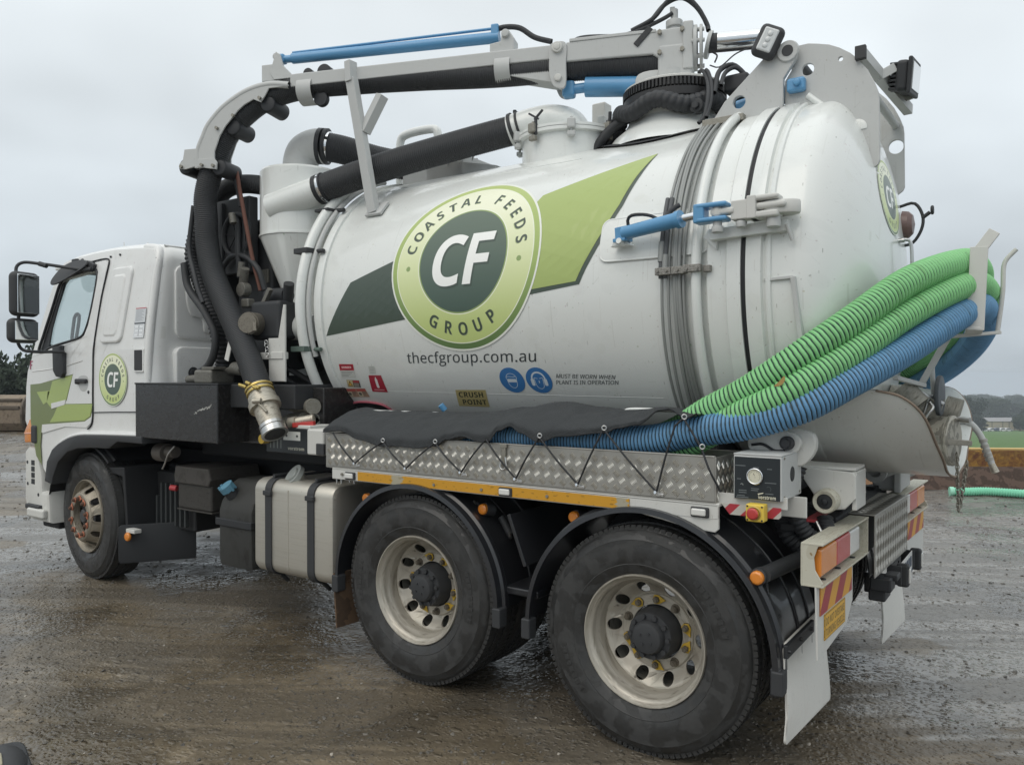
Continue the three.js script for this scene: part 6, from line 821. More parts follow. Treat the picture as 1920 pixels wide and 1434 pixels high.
mesh('plate_bolt', [[3.365, 3.155], [3.11, 3.145], [3.08, 3.4], [2.745, 3.575], [2.95, 3.475], [3.2, 3.155]].map(([t, y]) => bm(lug(0.012, 0.02).translate(t, y, -0.115))), M.dirtySteel, guide);
mesh('ram_clevis', [bm(box(0.1, 0.115, 0.1, 2.72, 3.765, 0, 0.006)), bm(plate([[2.67, 3.71], [2.70, 3.76], [2.655, 3.90], [2.625, 3.88], [2.60, 3.80], [2.53, 3.73], [2.54, 3.71]], 0.02, -0.05, 0.004)), bm(cyl(0.022, 0.1, 'z', [2.665, 3.875, 0]))], M.grey, guide);
// boom hose: under the arm, over the guide and down to the coupling tied at the near side
const bigHose = (name, pts, r, label) => mesh(name, ribbed(curve(pts), r, 0.014, (t) => 0.0022 * Math.sin(t * 6.283), 30, 4), M.hose, truck, label);
bigHose('boom_hose', [bp(0.0, 3.57), bp(0.5, 3.60), bp(1.1, 3.610), bp(1.6, 3.638), bp(2.1, 3.658), bp(2.45, 3.662), bp(2.64, 3.64), bp(2.79, 3.60), bp(2.93, 3.52), bp(3.06, 3.41), bp(3.16, 3.25), bp(3.215, 3.11), V(-3.432, 2.95, 1.09), V(-3.424, 2.80, 1.09), V(-3.413, 2.63, 1.09), V(-3.331, 2.416, 1.1), V(-3.17, 2.201, 1.12), V(-2.989, 1.993, 1.15), V(-2.807, 1.793, 1.19), V(-2.69, 1.66, 1.225), V(-2.65, 1.612, 1.236)], 0.078, 'long black suction hose hanging from the boom');
{
  const c = part('hose_coupling', truck, 'worn aluminium coupling on the boom hose end'), A = V(-2.66, 1.625, 1.235), B = V(-2.455, 1.335, 1.27), P = (t) => A.clone().lerp(B, t);
  mesh('coupling_body', [rod(P(0), P(0.22), 0.082, 0.078), rod(P(0.2), P(0.42), 0.088, 0.092), rod(P(0.34), P(0.45), 0.1), rod(P(0.45), P(0.9), 0.078, 0.07)], M.castAlu, c);
  mesh('coupling_ring', [rod(P(0.80), P(0.86), 0.079), rod(P(0.88), P(0.96), 0.08), rod(P(0.97), P(1.0), 0.084)], M.steel, c); mesh('bore', rod(P(1.0), P(1.004), 0.066), M.black, c);
  mesh('band_clamp', [rod(P(0.02), P(0.055), 0.09), rod(P(0.1), P(0.135), 0.089), ...[[-0.07, 0.05], [-0.05, 0.09], [0.0, 0.10], [0.06, 0.07], [0.09, 0.02]].map(([a, b], i) => rod(P(0.03 + 0.06 * (i % 2)).add(V(a - 0.02, b * 0.3 + 0.01, 0.08)), P(0.03 + 0.06 * (i % 2)).add(V(a + 0.02, b * 0.3, 0.08)), 0.011))], M.brass, c);
  mesh('cam_lever', [bar(P(0.36).add(V(0.04, 0.02, 0.085)).toArray(), P(0.62).add(V(0.06, 0.03, 0.06)).toArray(), 0.02, 0.015, [1, 0.3, 0]), rod(P(0.36).add(V(0.02, 0.02, 0.1)), P(0.38).add(V(0.07, 0.03, 0.08)), 0.016)], M.castAlu, c);
}
// bundle of thinner lines beside it, between cab and tank
const line = (name, pts, r, m = M.hose) => mesh(name, tube(pts, r), m, truck);
mesh('sleeved_bundle', ribbed(curve([[-3.50, 3.1, 1.02], [-3.58, 2.92, 1.0], [-3.68, 2.76, 1.0], [-3.735, 2.59, 1.0], [-3.64, 2.38, 1.0], [-3.479, 2.119, 1.0], [-3.41, 1.944, 1.0], [-3.40, 1.8, 0.98], [-3.42, 1.70, 0.96]]), 0.05, 0.03, (t) => 0.004 * Math.sin(t * 6.283), 20), M.hose, truck);
line('control_hose', [[-3.5, 2.9, 1.14], [-3.52, 2.6, 1.16], [-3.42, 2.42, 1.19], [-3.36, 2.3, 1.2], [-3.3, 2.2, 1.2]], 0.016); line('control_hose', [[-3.74, 2.52, 1.06], [-3.68, 2.35, 1.07], [-3.46, 2.15, 1.08], [-3.34, 1.984, 1.08], [-3.351, 1.864, 1.08], [-3.421, 1.771, 1.08], [-3.542, 1.714, 1.08]], 0.027); line('control_hose', [[-3.55, 2.0, 0.9], [-3.5, 1.85, 0.9], [-3.42, 1.75, 0.95], [-3.4, 1.68, 1.0]], 0.02);
line('control_hose', [[-3.3, 3.13, 0.98], [-3.26, 3.16, 0.97], [-3.23, 3.0, 0.95], [-3.2, 2.8, 0.93], [-3.15, 2.5, 0.9], [-3.1, 2.3, 0.88]], 0.014, std(L3(0.16, 0.07, 0.05), 0.7)); line('control_hose', [[-3.34, 3.14, 0.98], [-3.3, 3.17, 0.97], [-3.26, 3.05, 0.95], [-3.24, 2.9, 0.93]], 0.02); line('control_hose', [[-3.5, 2.5, 0.9], [-3.4, 2.56, 0.9], [-3.25, 2.55, 0.9], [-3.1, 2.45, 0.9], [-3.05, 2.3, 0.88]], 0.02); line('control_hose', [[-3.45, 2.85, 0.85], [-3.42, 2.88, 0.86], [-3.35, 2.8, 0.88], [-3.32, 2.6, 0.9], [-3.3, 2.4, 0.9]], 0.022);
mesh('pump_hose', ribbed(curve([[-3.74, 2.75, 0.78], [-3.758, 2.934, 0.8], [-3.72, 3.02, 0.8], [-3.625, 3.09, 0.8], [-3.445, 3.11, 0.8], [-3.186, 3.07, 0.8], [-3.0, 3.02, 0.75]]), 0.065, 0.02, (t) => 0.004 * Math.sin(t * 6.283), 20), M.hose, truck);
{ // pump, cooler and pipework behind the cab
  const p = part('vacuum_pump', truck, 'dark pump and cooler behind the cab'); const dk = std(L3(0.028, 0.030, 0.033), 0.6), gr = std(L3(0.20, 0.20, 0.19), 0.55, 0.4, { map: grime });
  mesh('pump_body', [box(0.5, 0.42, 0.6, -3.1, 1.95, 0.5, 0.05), rod([-3.3, 1.9, 0.75], [-2.85, 1.9, 0.75], 0.16), box(0.3, 0.26, 0.16, -2.83, 2.07, 0.98, 0.03), box(0.4, 1.1, 0.25, -3.35, 2.3, 0.62, 0.03), rod([-2.95, 2.25, 0.92], [-2.72, 2.24, 0.95], 0.05), rod([-2.72, 2.2, 0.95], [-2.66, 2.31, 0.99], 0.035)], dk, p);
  mesh('cooler_frame', [box(0.42, 0.55, 0.08, -3.46, 2.72, 0.82, 0.01), box(0.03, 0.5, 0.09, -3.55, 2.72, 0.84, 0.004), box(0.03, 0.5, 0.09, -3.28, 2.72, 0.84, 0.004)], M.plastic, p); mesh('fan_ring', [new THREE.TorusGeometry(0.15, 0.02, 8, 40).translate(-3.38, 2.72, 0.87), ...Array.from({ length: 6 }, (_, i) => bar([-3.38, 2.72, 0.875], [-3.38 + 0.14 * Math.cos(i), 2.72 + 0.14 * Math.sin(i), 0.875], 0.01, 0.006))], M.black, p);
  mesh('louvre', Array.from({ length: 6 }, (_, i) => box(0.012, 0.1, 0.02, -3.28 + i * 0.022, 2.42, 0.76, 0.003)), gr, p);
  mesh('camlock_cap', [rod([-2.90, 2.045, 1.06], [-2.86, 2.045, 1.16], 0.075), rod([-2.86, 2.045, 1.16], [-2.853, 2.045, 1.175], 0.066), bar([-2.93, 1.99, 1.12], [-2.90, 1.96, 1.17], 0.02, 0.012), bar([-2.80, 2.05, 1.16], [-2.78, 1.99, 1.17], 0.02, 0.012)], std(L3(0.24, 0.225, 0.20), 0.5, 0.5, { map: grime }), p);
  mesh('fitting', [rod([-3.2, 2.35, 0.95], [-3.15, 2.45, 0.97], 0.03), rod([-3.22, 2.4, 0.96], [-3.2, 2.5, 0.96], 0.022), box(0.08, 0.06, 0.06, -3.08, 2.2, 1.0, 0.01), cyl(0.05, 0.06, 'z', [-3.15, 2.3, 0.98]), bar([-2.88, 2.17, 1.03], [-2.8, 2.28, 1.03], 0.03, 0.03), rod([-3.05, 1.80, 1.05], [-3.05, 1.90, 1.05], 0.025), box(0.1, 0.09, 0.05, -2.98, 1.77, 1.08, 0.006), rod([-3.2, 1.75, 1.02], [-3.05, 1.74, 1.05], 0.045), rod([-3.3, 1.72, 1.02], [-3.2, 1.74, 1.03], 0.03)], gr, p);
  mesh('red_hose_end', rod([-3.30, 2.85, 0.97], [-3.28, 2.78, 0.97], 0.024), gr, p);
  mesh('support_plate', [plate([[-2.75, 1.945], [-2.65, 1.945], [-2.60, 2.16], [-2.585, 2.16], [-2.585, 1.66], [-2.745, 1.66]], 0.016, 1.08, 0.004), bar([-2.85, 1.83, 1.07], [-2.60, 1.83, 1.07], 0.05, 0.045)], M.dull, p);
  mesh('hanging_plate', [bar([-3.04, 1.80, 1.2], [-2.99, 1.94, 1.2], 0.008, 0.045, [1, 0, 0]), new THREE.TorusGeometry(0.02, 0.004, 6, 20).translate(-2.985, 1.95, 1.2)], M.dull, p); mesh('chain_tag', [0, 1, 2, 3, 4].map((i) => new THREE.TorusGeometry(0.012, 0.003, 6, 12).rotateY(i % 2 ? 1.3 : 0.2).translate(-2.745 + i * 0.004, 1.92 - i * 0.022, 1.11)), M.steel, p);
  mesh('cover_panel', [box(0.95, 0.16, 0.5, -2.95, 1.56, 0.85, 0.01), box(0.3, 0.2, 0.3, -2.5, 1.45, 0.5, 0.02), bar([-2.8, 1.85, 0.6], [-2.3, 1.4, 0.65], 0.05, 0.05), bar([-2.7, 1.85, 0.5], [-2.25, 1.55, 0.55], 0.03, 0.03), box(0.08, 1.3, 0.62, -3.62, 2.25, 0.5, 0.02), box(0.5, 0.7, 0.5, -3.3, 1.9, 0.2, 0.03), rod([-2.9, 1.75, 0.8], [-2.45, 1.52, 0.7], 0.02), rod([-2.9, 1.68, 0.82], [-2.5, 1.46, 0.72], 0.016), rod([-2.85, 1.9, 0.7], [-2.4, 1.62, 0.6], 0.025)], dk, p); mesh('gearbox_fitting', [rod([-3.55, 1.68, 1.05], [-3.4, 1.7, 1.05], 0.05), rod([-3.75, 1.67, 1.02], [-3.55, 1.68, 1.04], 0.03), box(0.2, 0.1, 0.2, -3.35, 1.69, 1.08, 0.02), box(0.14, 0.02, 0.1, -3.3, 1.75, 1.12, 0.004)], gr, p);
}
{ // control panel below the coupling
  const c = part('control_panel', truck, 'black and white control panel ahead of the tray'); mesh('panel_box', [box(0.42, 0.165, 0.2, -2.485, 1.285, 1.05, 0.008)], M.black, c); mesh('white_end', [box(0.15, 0.16, 0.22, -2.205, 1.29, 1.06, 0.012), box(0.13, 0.025, 0.18, -2.35, 1.375, 1.05, 0.006)], M.dull, c); mesh('end_lamp', [box(0.07, 0.07, 0.02, -2.15, 1.25, 1.172, 0.006)], M.plastic, c);
  const t = canvasTex(128, 64, (x, w, h) => { x.fillStyle = '#23282b'; x.fillRect(0, 0, w, h); x.fillStyle = '#cfd1cc'; x.fillRect(52, 6, 52, 24); x.fillStyle = '#2a2a2a'; x.beginPath(); x.arc(62, 18, 3, 0, 7); x.arc(94, 18, 3, 0, 7); x.fill(); x.fillStyle = '#b9b7a6'; x.font = 'bold 13px sans-serif'; x.fillText('vorstrom', 66, 56, 50); x.fillStyle = '#6d726f'; for (let i = 0; i < 4; i++) x.fillRect(10 + i * 11, 30, 3, 24); });
  mesh('panel_face', new THREE.PlaneGeometry(0.40, 0.15).translate(-2.485, 1.285, 1.152), std(L3(1, 1, 1), 0.4, 0, { map: t }), c); mesh('brass_valve', [rod([-2.68, 1.29, 1.12], [-2.68, 1.29, 1.2], 0.03), box(0.09, 0.025, 0.03, -2.65, 1.305, 1.17, 0.005), rod([-2.72, 1.29, 1.15], [-2.64, 1.29, 1.15], 0.018)], std(L3(0.5, 0.34, 0.05), 0.5, 0.3), c);
}
{ // cyclone
  const c = part('cyclone', truck, 'white cyclone separator behind the cab'), X = -2.975, Z = 0.62;
  mesh('drum', crease(lathe([[0, 3.17], [0.24, 3.17], [0.275, 3.16], [0.285, 3.145], [0.285, 2.70], [0.292, 2.698], [0.292, 2.685], [0.283, 2.68], [0.10, 2.22], [0.085, 2.21]], 64, 'y', [X, 0, Z]), 0.5), M.white, c);
  mesh('foot_flange', [cyl(0.15, 0.022, 'y', [X + 0.03, 2.205, Z + 0.02]), cyl(0.15, 0.022, 'y', [X + 0.03, 2.178, Z + 0.02]), ...[0, 1, 2, 3, 4, 5].map((i) => cyl(0.014, 0.08, 'y', [X + 0.03 + 0.125 * Math.cos(i * 1.05 + 0.9), 2.195, Z + 0.02 + 0.125 * Math.sin(i * 1.05 + 0.9)], 8, 0.002))], M.grey, c);
  mesh('elbow', [tube([[X, 3.14, Z], [X, 3.24, Z], [X + 0.03, 3.31, Z - 0.01], [X + 0.1, 3.345, Z - 0.04], [X + 0.17, 3.345, Z - 0.07]], 0.125, 40, 28)], M.grey, c);
  mesh('inlet', [crease(rod([X - 0.02, 2.875, 0.86], [-2.60, 2.977, 0.75], 0.096, 0.096, 36), 0.5)], M.white, c);
  mesh('pipe', [rod([X + 0.05, 2.04, 0.86], [X + 0.45, 2.02, 0.86], 0.09), rod([X + 0.03, 2.17, Z + 0.02], [X + 0.03, 1.7, Z + 0.02], 0.09), rod([-2.655, 2.36, 0.8], [-2.655, 2.1, 0.8], 0.012)], M.white, c);
  bigHose('transfer_hose', [[X + 0.16, 3.346, Z - 0.06], [-2.70, 3.32, 0.48], [-2.5, 3.25, 0.3], [-2.2, 3.2, 0.0], [-2.0, 3.2, -0.2]], 0.1, 'black hose from the cyclone elbow over the tank');
  bigHose('suction_hose', [[-2.62, 2.972, 0.755], [-2.45, 3.02, 0.70], [-2.1, 3.11, 0.57], [-1.75, 3.19, 0.43], [-1.45, 3.25, 0.32], [-1.33, 3.275, 0.27]], 0.093, 'thick black hose from the cyclone to the manhole elbow');
  const cl = (p, d, r) => { const A = V(...p), D = V(...d).normalize(); return [rod(A.clone().addScaledVector(D, -0.035), A.clone().addScaledVector(D, -0.005), r), rod(A.clone().addScaledVector(D, 0.012), A.clone().addScaledVector(D, 0.03), r)]; };
  mesh('hose_clamp', [...cl([-2.60, 2.977, 0.75], [0.9, 0.25, -0.27], 0.102), ...cl([X + 0.17, 3.345, Z - 0.07], [0.9, -0.1, -0.5], 0.128)], M.black, c); mesh('steel_band', [rod([-2.595, 2.979, 0.748], [-2.58, 2.983, 0.744], 0.1035), rod([X + 0.19, 3.343, Z - 0.08], [X + 0.205, 3.34, Z - 0.09], 0.108)], M.chrome, c);
}
{ // manhole with its clamped lid and elbow
  const m = part('manhole', truck, 'white round manhole with clamped lid and hose elbow'), X = -1.03, Z = 0.1;
  mesh('neck', crease(lathe([[0.30, 2.98], [0.30, 3.17], [0.33, 3.175], [0.33, 3.195], [0.29, 3.2]], 64, 'y', [X, 0, Z]), 0.5), M.white, m); mesh('lid', crease(lathe([[0.33, 3.198], [0.33, 3.215], [0.30, 3.225], [0.2, 3.25], [0, 3.262]], 64, 'y', [X, 0, Z]), 0.5), M.white, m);
  mesh('elbow', [tube([[-1.33, 3.275, 0.27], [-1.22, 3.30, 0.24], [-1.10, 3.315, 0.18], [-1.0, 3.28, 0.13], [-0.97, 3.2, 0.10]], 0.098, 40, 28), rod([-1.36, 3.268, 0.28], [-1.31, 3.28, 0.265], 0.1)], M.white, m);
  const cm = part('lid_clamp', m); for (const a of [2.9, 2.35, 1.75, 1.0, 0.25, -0.6, 3.6]) { const cx = X + 0.335 * Math.cos(a), cz = Z + 0.335 * Math.sin(a); mesh('clamp', [box(0.05, 0.06, 0.05, cx, 3.20, cz, 0.01, -a), box(0.035, 0.03, 0.05, cx, 3.14, cz, 0.008, -a), rod([cx, 3.13, cz], [cx, 3.24, cz], 0.008)], a === 1.75 || a === 0.25 ? M.dirtySteel : M.grey, m); } m.remove(cm);
  mesh('wing_nut', [rod([-0.70, 3.2, 0.18], [-0.69, 3.29, 0.19], 0.011), box(0.04, 0.02, 0.02, -0.70, 3.235, 0.18, 0.004), bar([-1.12, 3.295, 0.43], [-1.05, 3.25, 0.43], 0.014, 0.012), bar([-1.02, 3.30, 0.43], [-1.08, 3.25, 0.43], 0.014, 0.012), rod([-1.07, 3.16, 0.43], [-1.07, 3.26, 0.43], 0.01)], M.plastic, m);
  mesh('elbow_clamp', [rod([-1.345, 3.272, 0.275], [-1.325, 3.278, 0.27], 0.108), rod([-1.30, 3.28, 0.26], [-1.285, 3.284, 0.256], 0.106), rod([-1.335, 3.37, 0.27], [-1.335, 3.40, 0.27], 0.012)], M.plastic, m);
}
{ // slewing ring and its pedestal, with the wrapped hose bundle
  const s = part('slew_ring', truck, 'toothed slewing ring under the boom mast'), C = [-0.36, 0, 0]; const st = M.dull;
  mesh('pedestal', crease(lathe([[0.42, 3.02], [0.36, 3.10], [0.30, 3.15], [0.27, 3.20], [0.27, 3.28]], 64, 'y', C), 0.5), M.white, s); mesh('race', crease(lathe([[0.0, 3.425], [0.20, 3.42], [0.28, 3.405], [0.298, 3.395], [0.298, 3.385]], 64, 'y', C), 0.5), st, s);
  const t = [crease(lathe([[0.285, 3.385], [0.285, 3.335], [0.30, 3.33], [0.30, 3.285], [0.27, 3.28]], 72, 'y', C), 0.5)]; for (let i = 0; i < 84; i++) { const a = i / 84 * 6.2832; t.push(box(0.022, 0.045, 0.012, 0, 0, 0, 0).translate(0.294, 0, 0).rotateY(a).translate(C[0], 3.36, 0)); } mesh('gear_teeth', t, std(L3(0.035, 0.035, 0.036), 0.5, 0.3), s);
  mesh('seat_plate', bentRing(), M.plastic, s);
  const ringPts = []; for (let i = 0; i <= 16; i++) { const a = lerp(2.75, 0.15, i / 16); ringPts.push([C[0] + 0.32 * Math.cos(a), 3.235 + 0.02 * Math.sin(i), 0.33 * Math.sin(a)]); } ringPts.unshift([-0.74, 3.09, 0.05], [-0.70, 3.16, 0.1]); ringPts.push([0.02, 3.2, -0.02], [0.1, 3.12, 0.05]);
  mesh('wrapped_bundle', ribbed(curve(ringPts), 0.043, 0.035, (u) => 0.006 * Math.abs(Math.sin(u * 3.14159)), 18), M.hose, s);
  mesh('bundle_tail', [tube([[-0.79, 3.04, 0.22], [-0.73, 3.12, 0.22], [-0.66, 3.19, 0.2], [-0.55, 3.24, 0.18]], 0.03), tube([[-0.78, 3.03, 0.16], [-0.72, 3.13, 0.14], [-0.64, 3.2, 0.1]], 0.025)], M.hose, s);
  for (const [pts, r] of [[[[-0.12, 3.35, 0.1], [-0.16, 3.43, 0.12], [-0.13, 3.43, 0.14], [-0.07, 3.33, 0.22], [-0.03, 3.2, 0.32], [-0.03, 3.08, 0.38], [-0.05, 3.05, 0.40]], 0.011], [[[-0.12, 3.33, 0.14], [-0.10, 3.42, 0.16], [-0.06, 3.35, 0.2], [-0.02, 3.2, 0.3], [-0.015, 3.08, 0.38]], 0.011], [[[-0.02, 3.25, 0.25], [-0.03, 3.42, 0.12], [0.02, 3.45, 0.08], [0.06, 3.42, 0.06], [0.1, 3.36, 0.04], [0.13, 3.28, 0.04]], 0.014], [[[0.0, 3.3, 0.2], [0.0, 3.40, 0.12], [0.04, 3.43, 0.08], [0.09, 3.38, 0.06], [0.11, 3.28, 0.06]], 0.012]]) mesh('looped_line', tube(pts, r), M.hose, s);
  mesh('slew_motor', [box(0.14, 0.1, 0.12, 0.04, 3.35, 0.02, 0.02), cyl(0.05, 0.12, 'y', [0.02, 3.3, -0.08])], M.plastic, s); mesh('mount_bolt', [cyl(0.04, 0.05, 'z', [-0.11, 3.19, 0.26]), lug(0.022, 0.03).translate(-0.11, 3.19, 0.29)], M.plastic, s);
}
function bentRing() { // dark seal plate under the pedestal, following the shell
  const o = circ(-0.36, 0, 0.46, 40), g = tess(new THREE.ShapeGeometry(poly(o, [circ(-0.36, 0, 0.28, 30)])), 0.08, 4); return warp(g, (v) => { const z = v.y; v.y = TY + Math.sqrt(TR * TR - z * z) + 0.012; v.z = z; });
}
mesh('cradle_post', [bar([-2.285, 3.755, 0.79], [-2.275, 3.62, 0.79], 0.07, 0.05, [1, 0, 0]), bar([-2.275, 3.64, 0.79], [-2.13, 2.76, 0.735], 0.05, 0.07, [1, 0.1, 0]), bar([-2.085, 3.52, 0.70], [-2.20, 3.29, 0.75], 0.06, 0.07, [1, 0.5, 0]), box(0.14, 0.02, 0.12, -2.12, 2.785, 0.715, 0.004, 0, 0, 0.85)], M.grey, truck, 'grey forked post that cradles the boom');
mesh('roof_locker', [box(0.55, 0.22, 0.5, -2.05, 3.09, 0.0, 0.008), plate([[-2.1, 3.22], [-1.5, 3.08], [-1.5, 3.06], [-2.1, 3.06]], 0.5, 0, 0.004), ...[-1.9, -1.78, -1.68].map((x) => rod([x, 3.16, 0.26], [x, 3.13, 0.27], 0.008, 0.002))], M.grey, truck); mesh('roof_loop', [tube([[-2.58, 3.1, 0], [-2.58, 3.44, 0], [-2.56, 3.50, 0], [-2.5, 3.518, 0], [-2.27, 3.515, 0], [-2.22, 3.50, 0], [-2.2, 3.44, 0], [-2.2, 3.1, 0]], 0.032)], M.white, truck);
mesh('stub_mast', [box(0.1, 0.55, 0.1, -1.0, 3.25, -0.28, 0.01), box(0.05, 0.3, 0.14, -0.93, 3.25, -0.2, 0.01), tube([[-1.5, 3.2, -0.3], [-1.52, 3.42, -0.3], [-1.45, 3.47, -0.3], [-1.38, 3.42, -0.3]], 0.012), tube([[-1.3, 3.3, -0.3], [-1.3, 3.42, -0.3], [-1.22, 3.46, -0.3]], 0.012)], M.dull, truck);
mesh('rail_lip', [box(0.85, 0.012, 0.03, -1.55, 1.485, 0.985, 0.004), tube([[-0.19, 1.525, 1.0], [-0.17, 1.535, 1.0], [0.1, 1.535, 1.0]], 0.008)], M.white, truck); mesh('blue_plug', rod([-1.38, 1.50, 0.92], [-1.395, 1.53, 0.94], 0.018), M.blue, truck);

// ------------------------------------------------------------------ things carried on the truck: suction hoses, cover, leaf
const ribProf = (h) => (t) => (t < 0.7 ? h * Math.pow(Math.sin(Math.PI * clamp(t / 0.7)), 0.3) : -0.002);
function suctionHose(name, label, pts, r, matRib, matWeb, pitch = 0.0205) {
  const t = thing(name, label, 'suction hose', [0, 0, 0]), c = curve(pts); mesh('rib', ribbed(c, r - 0.005, pitch, ribProf(0.0058), 30, 7), matRib, t); mesh('web', new THREE.TubeGeometry(c, 420, r - 0.0045, 40), matWeb, t); return t;
}
const back = (a, b) => [a, b];
suctionHose('suction_hose', 'blue ribbed suction hose, lowest of the three over the tail fork', [[-1.15, 1.25, 1.12], [-0.95, 1.35, 1.09], [-0.795, 1.378, 1.08], [-0.352, 1.385, 1.08], [0.0, 1.405, 1.085], [0.195, 1.447, 1.085], [0.436, 1.491, 1.08], [0.651, 1.564, 1.05], [0.83, 1.682, 0.9], [0.996, 1.814, 0.65], [1.167, 1.981, 0.3], [1.225, 2.03, 0.08], [1.238, 1.98, -0.13], [1.16, 1.86, -0.4], [0.965, 1.711, -0.75], [0.72, 1.58, -0.98], [0.4, 1.49, -1.07], [0.0, 1.42, -1.08]], 0.069, M.hoseBlue, M.webBlue, 0.0182);
suctionHose('suction_hose', 'upper green ribbed suction hose resting highest on the tail fork', [[-0.4, 1.33, 1.0], [-0.15, 1.36, 1.0], [0.08, 1.44, 1.01], [0.25, 1.54, 1.03], [0.416, 1.628, 1.03], [0.632, 1.777, 1.0], [0.819, 1.937, 0.85], [0.988, 2.109, 0.6], [1.14, 2.215, 0.27], [1.195, 2.235, 0.08], [1.21, 2.18, -0.12], [1.125, 2.05, -0.3], [0.954, 1.92, -0.6], [0.74, 1.78, -0.9], [0.4, 1.62, -1.04], [0.0, 1.5, -1.05]], 0.066, M.green, M.web);
suctionHose('suction_hose', 'middle green ribbed suction hose between the upper green and the blue', [[-0.4, 1.30, 1.0], [0.0, 1.34, 1.0], [0.2, 1.41, 1.04], [0.382, 1.515, 1.07], [0.544, 1.591, 1.08], [0.646, 1.653, 1.05], [0.825, 1.799, 0.88], [0.993, 1.966, 0.63], [1.166, 2.105, 0.3], [1.23, 2.13, 0.09], [1.25, 2.07, -0.1], [1.155, 1.985, -0.3], [0.994, 1.87, -0.6], [0.80, 1.74, -0.9], [0.4, 1.55, -1.06], [0.0, 1.45, -1.02]], 0.062, M.green, M.web);
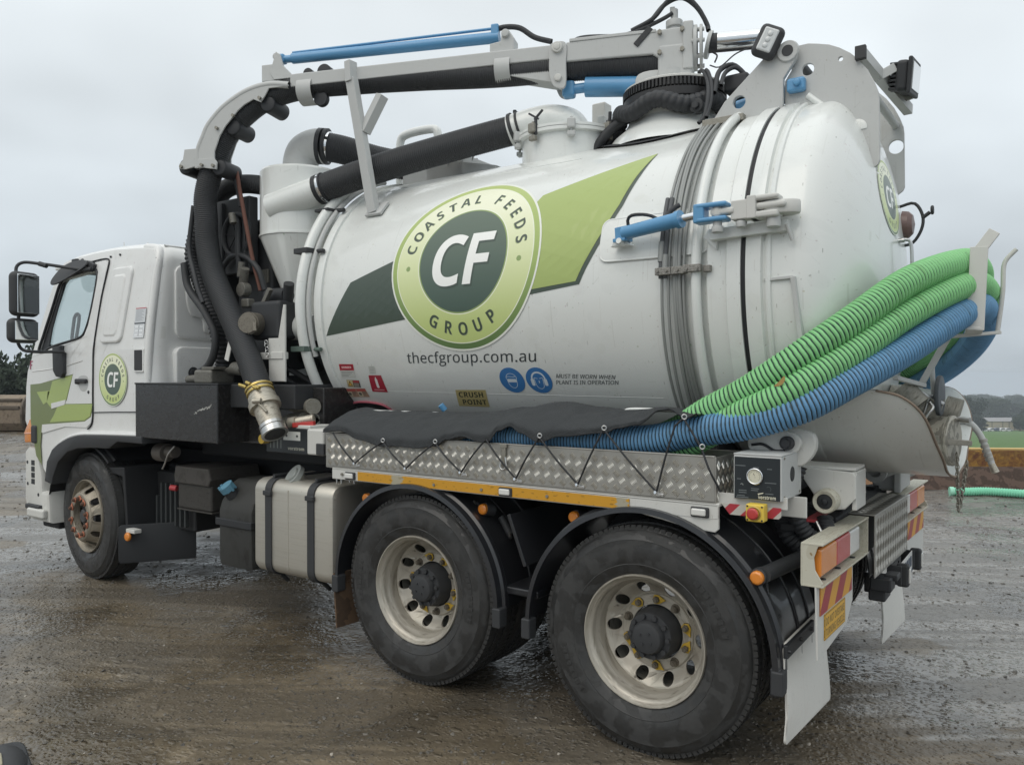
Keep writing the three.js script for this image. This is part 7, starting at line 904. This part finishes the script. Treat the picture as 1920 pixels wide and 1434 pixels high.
{
  const t = thing('tarpaulin', 'black tarpaulin laced over the hoses in the side tray', 'tarpaulin', [0, 0, 0]);
  const low = [[-2.06, 1.365], [-1.928, 1.378], [-1.763, 1.333], [-1.587, 1.304], [-1.477, 1.309], [-1.322, 1.308], [-1.196, 1.324], [-1.119, 1.363], [-1.014, 1.385], [-0.898, 1.362], [-0.841, 1.365], [-0.786, 1.423], [-0.717, 1.448], [-0.65, 1.418], [-0.539, 1.379], [-0.419, 1.411], [-0.179, 1.437], [-0.122, 1.46], [-0.022, 1.479], [0.086, 1.547], [0.128, 1.553], [0.21, 1.516], [0.26, 1.535]];
  const up = [[-2.1, 1.40], [-2.03, 1.47], [-1.99, 1.50], [-1.837, 1.487], [-1.415, 1.488], [-1.064, 1.491], [-0.799, 1.528], [-0.526, 1.562], [-0.334, 1.54], [-0.176, 1.53], [-0.002, 1.547], [0.184, 1.536], [0.3, 1.54]];
  const at1 = (a, x) => { let i = 0; while (i < a.length - 2 && x > a[i + 1][0]) i++; const k = clamp((x - a[i][0]) / (a[i + 1][0] - a[i][0])), s = k * k * (3 - 2 * k); return lerp(a[i][1], a[i + 1][1], s); };
  const nx = 190, nv = 30, P = [], UV = [], I = [];
  for (let i = 0; i <= nx; i++) for (let j = 0; j <= nv; j++) {
    const x = lerp(-2.07, 0.255, i / nx), v = j / nv, yl = at1(low, x), yu = at1(up, x) + 0.004, lift = clamp((yl - 1.39) / 0.12), z = lerp(0.95, 1.224 - 0.03 * lift, Math.pow(Math.min(1, v * 1.13), 0.8));
    let y = lerp(yu, yl, Math.pow(v, 2.3)); const fold = fbm(x * 3.2, v * 1.1 + x * 0.6, 3), pull = [-1.574, -1.191, -0.529, -0.177].reduce((s, e) => s + Math.exp(-Math.pow((x - e) / (0.03 + 0.10 * (1 - v)), 2)), 0);
    y += 0.022 * fold * Math.sin(Math.PI * Math.min(1, v * 1.1)) + 0.010 * pull * v * (1 - v) * 4 - 0.008 * Math.sin(v * 3.1) ; if (x < -1.9) y += 0.02 * Math.sin((x + 2.07) * 18) * v * (1 - v);
    P.push(x + 0.012 * fold * v, y, z + 0.012 * fold * v - 0.01 * pull * (1 - v) * v); UV.push(x * 2, v * 0.6); if (i < nx && j < nv) { const a = i * (nv + 1) + j; I.push(a, a + 1, a + nv + 1, a + 1, a + nv + 2, a + nv + 1); }
  }
  const g = new THREE.BufferGeometry(); g.setAttribute('position', new THREE.Float32BufferAttribute(P, 3)); g.setAttribute('uv', new THREE.Float32BufferAttribute(UV, 2)); g.setIndex(I); g.computeVertexNormals(); mesh('cloth', g, M.tarp, t);
  const hem = []; for (let i = 0; i <= nx; i++) { const k = (i * (nv + 1) + nv) * 3; hem.push(V(P[k], P[k + 1], P[k + 2])); } mesh('hem', tube(hem, 0.004, 400, 6), M.tarp, t);
  const cord = [[-1.979, 1.363], [-1.813, 1.19], [-1.574, 1.33], [-1.415, 1.188], [-1.191, 1.342], [-1.028, 1.193], [-0.852, 1.376], [-0.68, 1.185], [-0.529, 1.402], [-0.324, 1.185], [-0.177, 1.453], [0.078, 1.183], [0.172, 1.481], [0.212, 1.516], [0.293, 1.391], [0.366, 1.207]];
  const seg = []; for (let i = 0; i < cord.length - 1; i++) { const z = (k) => (cord[k][1] < 1.25 ? 1.214 : 1.232), A = [...cord[i], z(i)], B = [...cord[i + 1], i === 14 ? 1.20 : z(i + 1)]; const mid = [(A[0] + B[0]) / 2, (A[1] + B[1]) / 2, Math.max(A[2], B[2]) + (i > 10 && i < 14 ? 0.0 : 0.002)]; seg.push(tube([A, mid, B], 0.0048, 16, 8)); }
  mesh('shock_cord', seg, M.black, t); for (const [x, y] of cord) { if (y < 1.25) { if (x < 0.3) mesh('hook', [rod([x, y - 0.004, 1.198], [x - 0.004, y, 1.222], 0.007), box(0.035, 0.014, 0.006, x + 0.012, y - 0.012, 1.204, 0.002)], M.chrome, t); } else if (x > -1.9 && Math.abs(x + 0.852) > 0.01 && x !== 0.172) mesh('eyelet', new THREE.TorusGeometry(0.010, 0.0035, 8, 20).rotateY(0.3).translate(x + 0.004, y + 0.006, 1.234), M.steel, t); }
}
tag(mesh('dry_leaf', warp(plate(smooth([[-0.022, -0.016], [0.0, 0.004], [0.022, 0.026], [0.024, 0.008], [0.008, -0.012]], 4), 0.002, 0, 0), (v) => { v.x += 0.588; v.y += 1.672; v.z = 1.125 + v.z + 0.2 * (v.x - 0.588); }), std(L3(0.38, 0.25, 0.09), 0.8)), 'small curled brown leaf caught on the green hoses', 'leaf');
renderer.render(scene, camera);
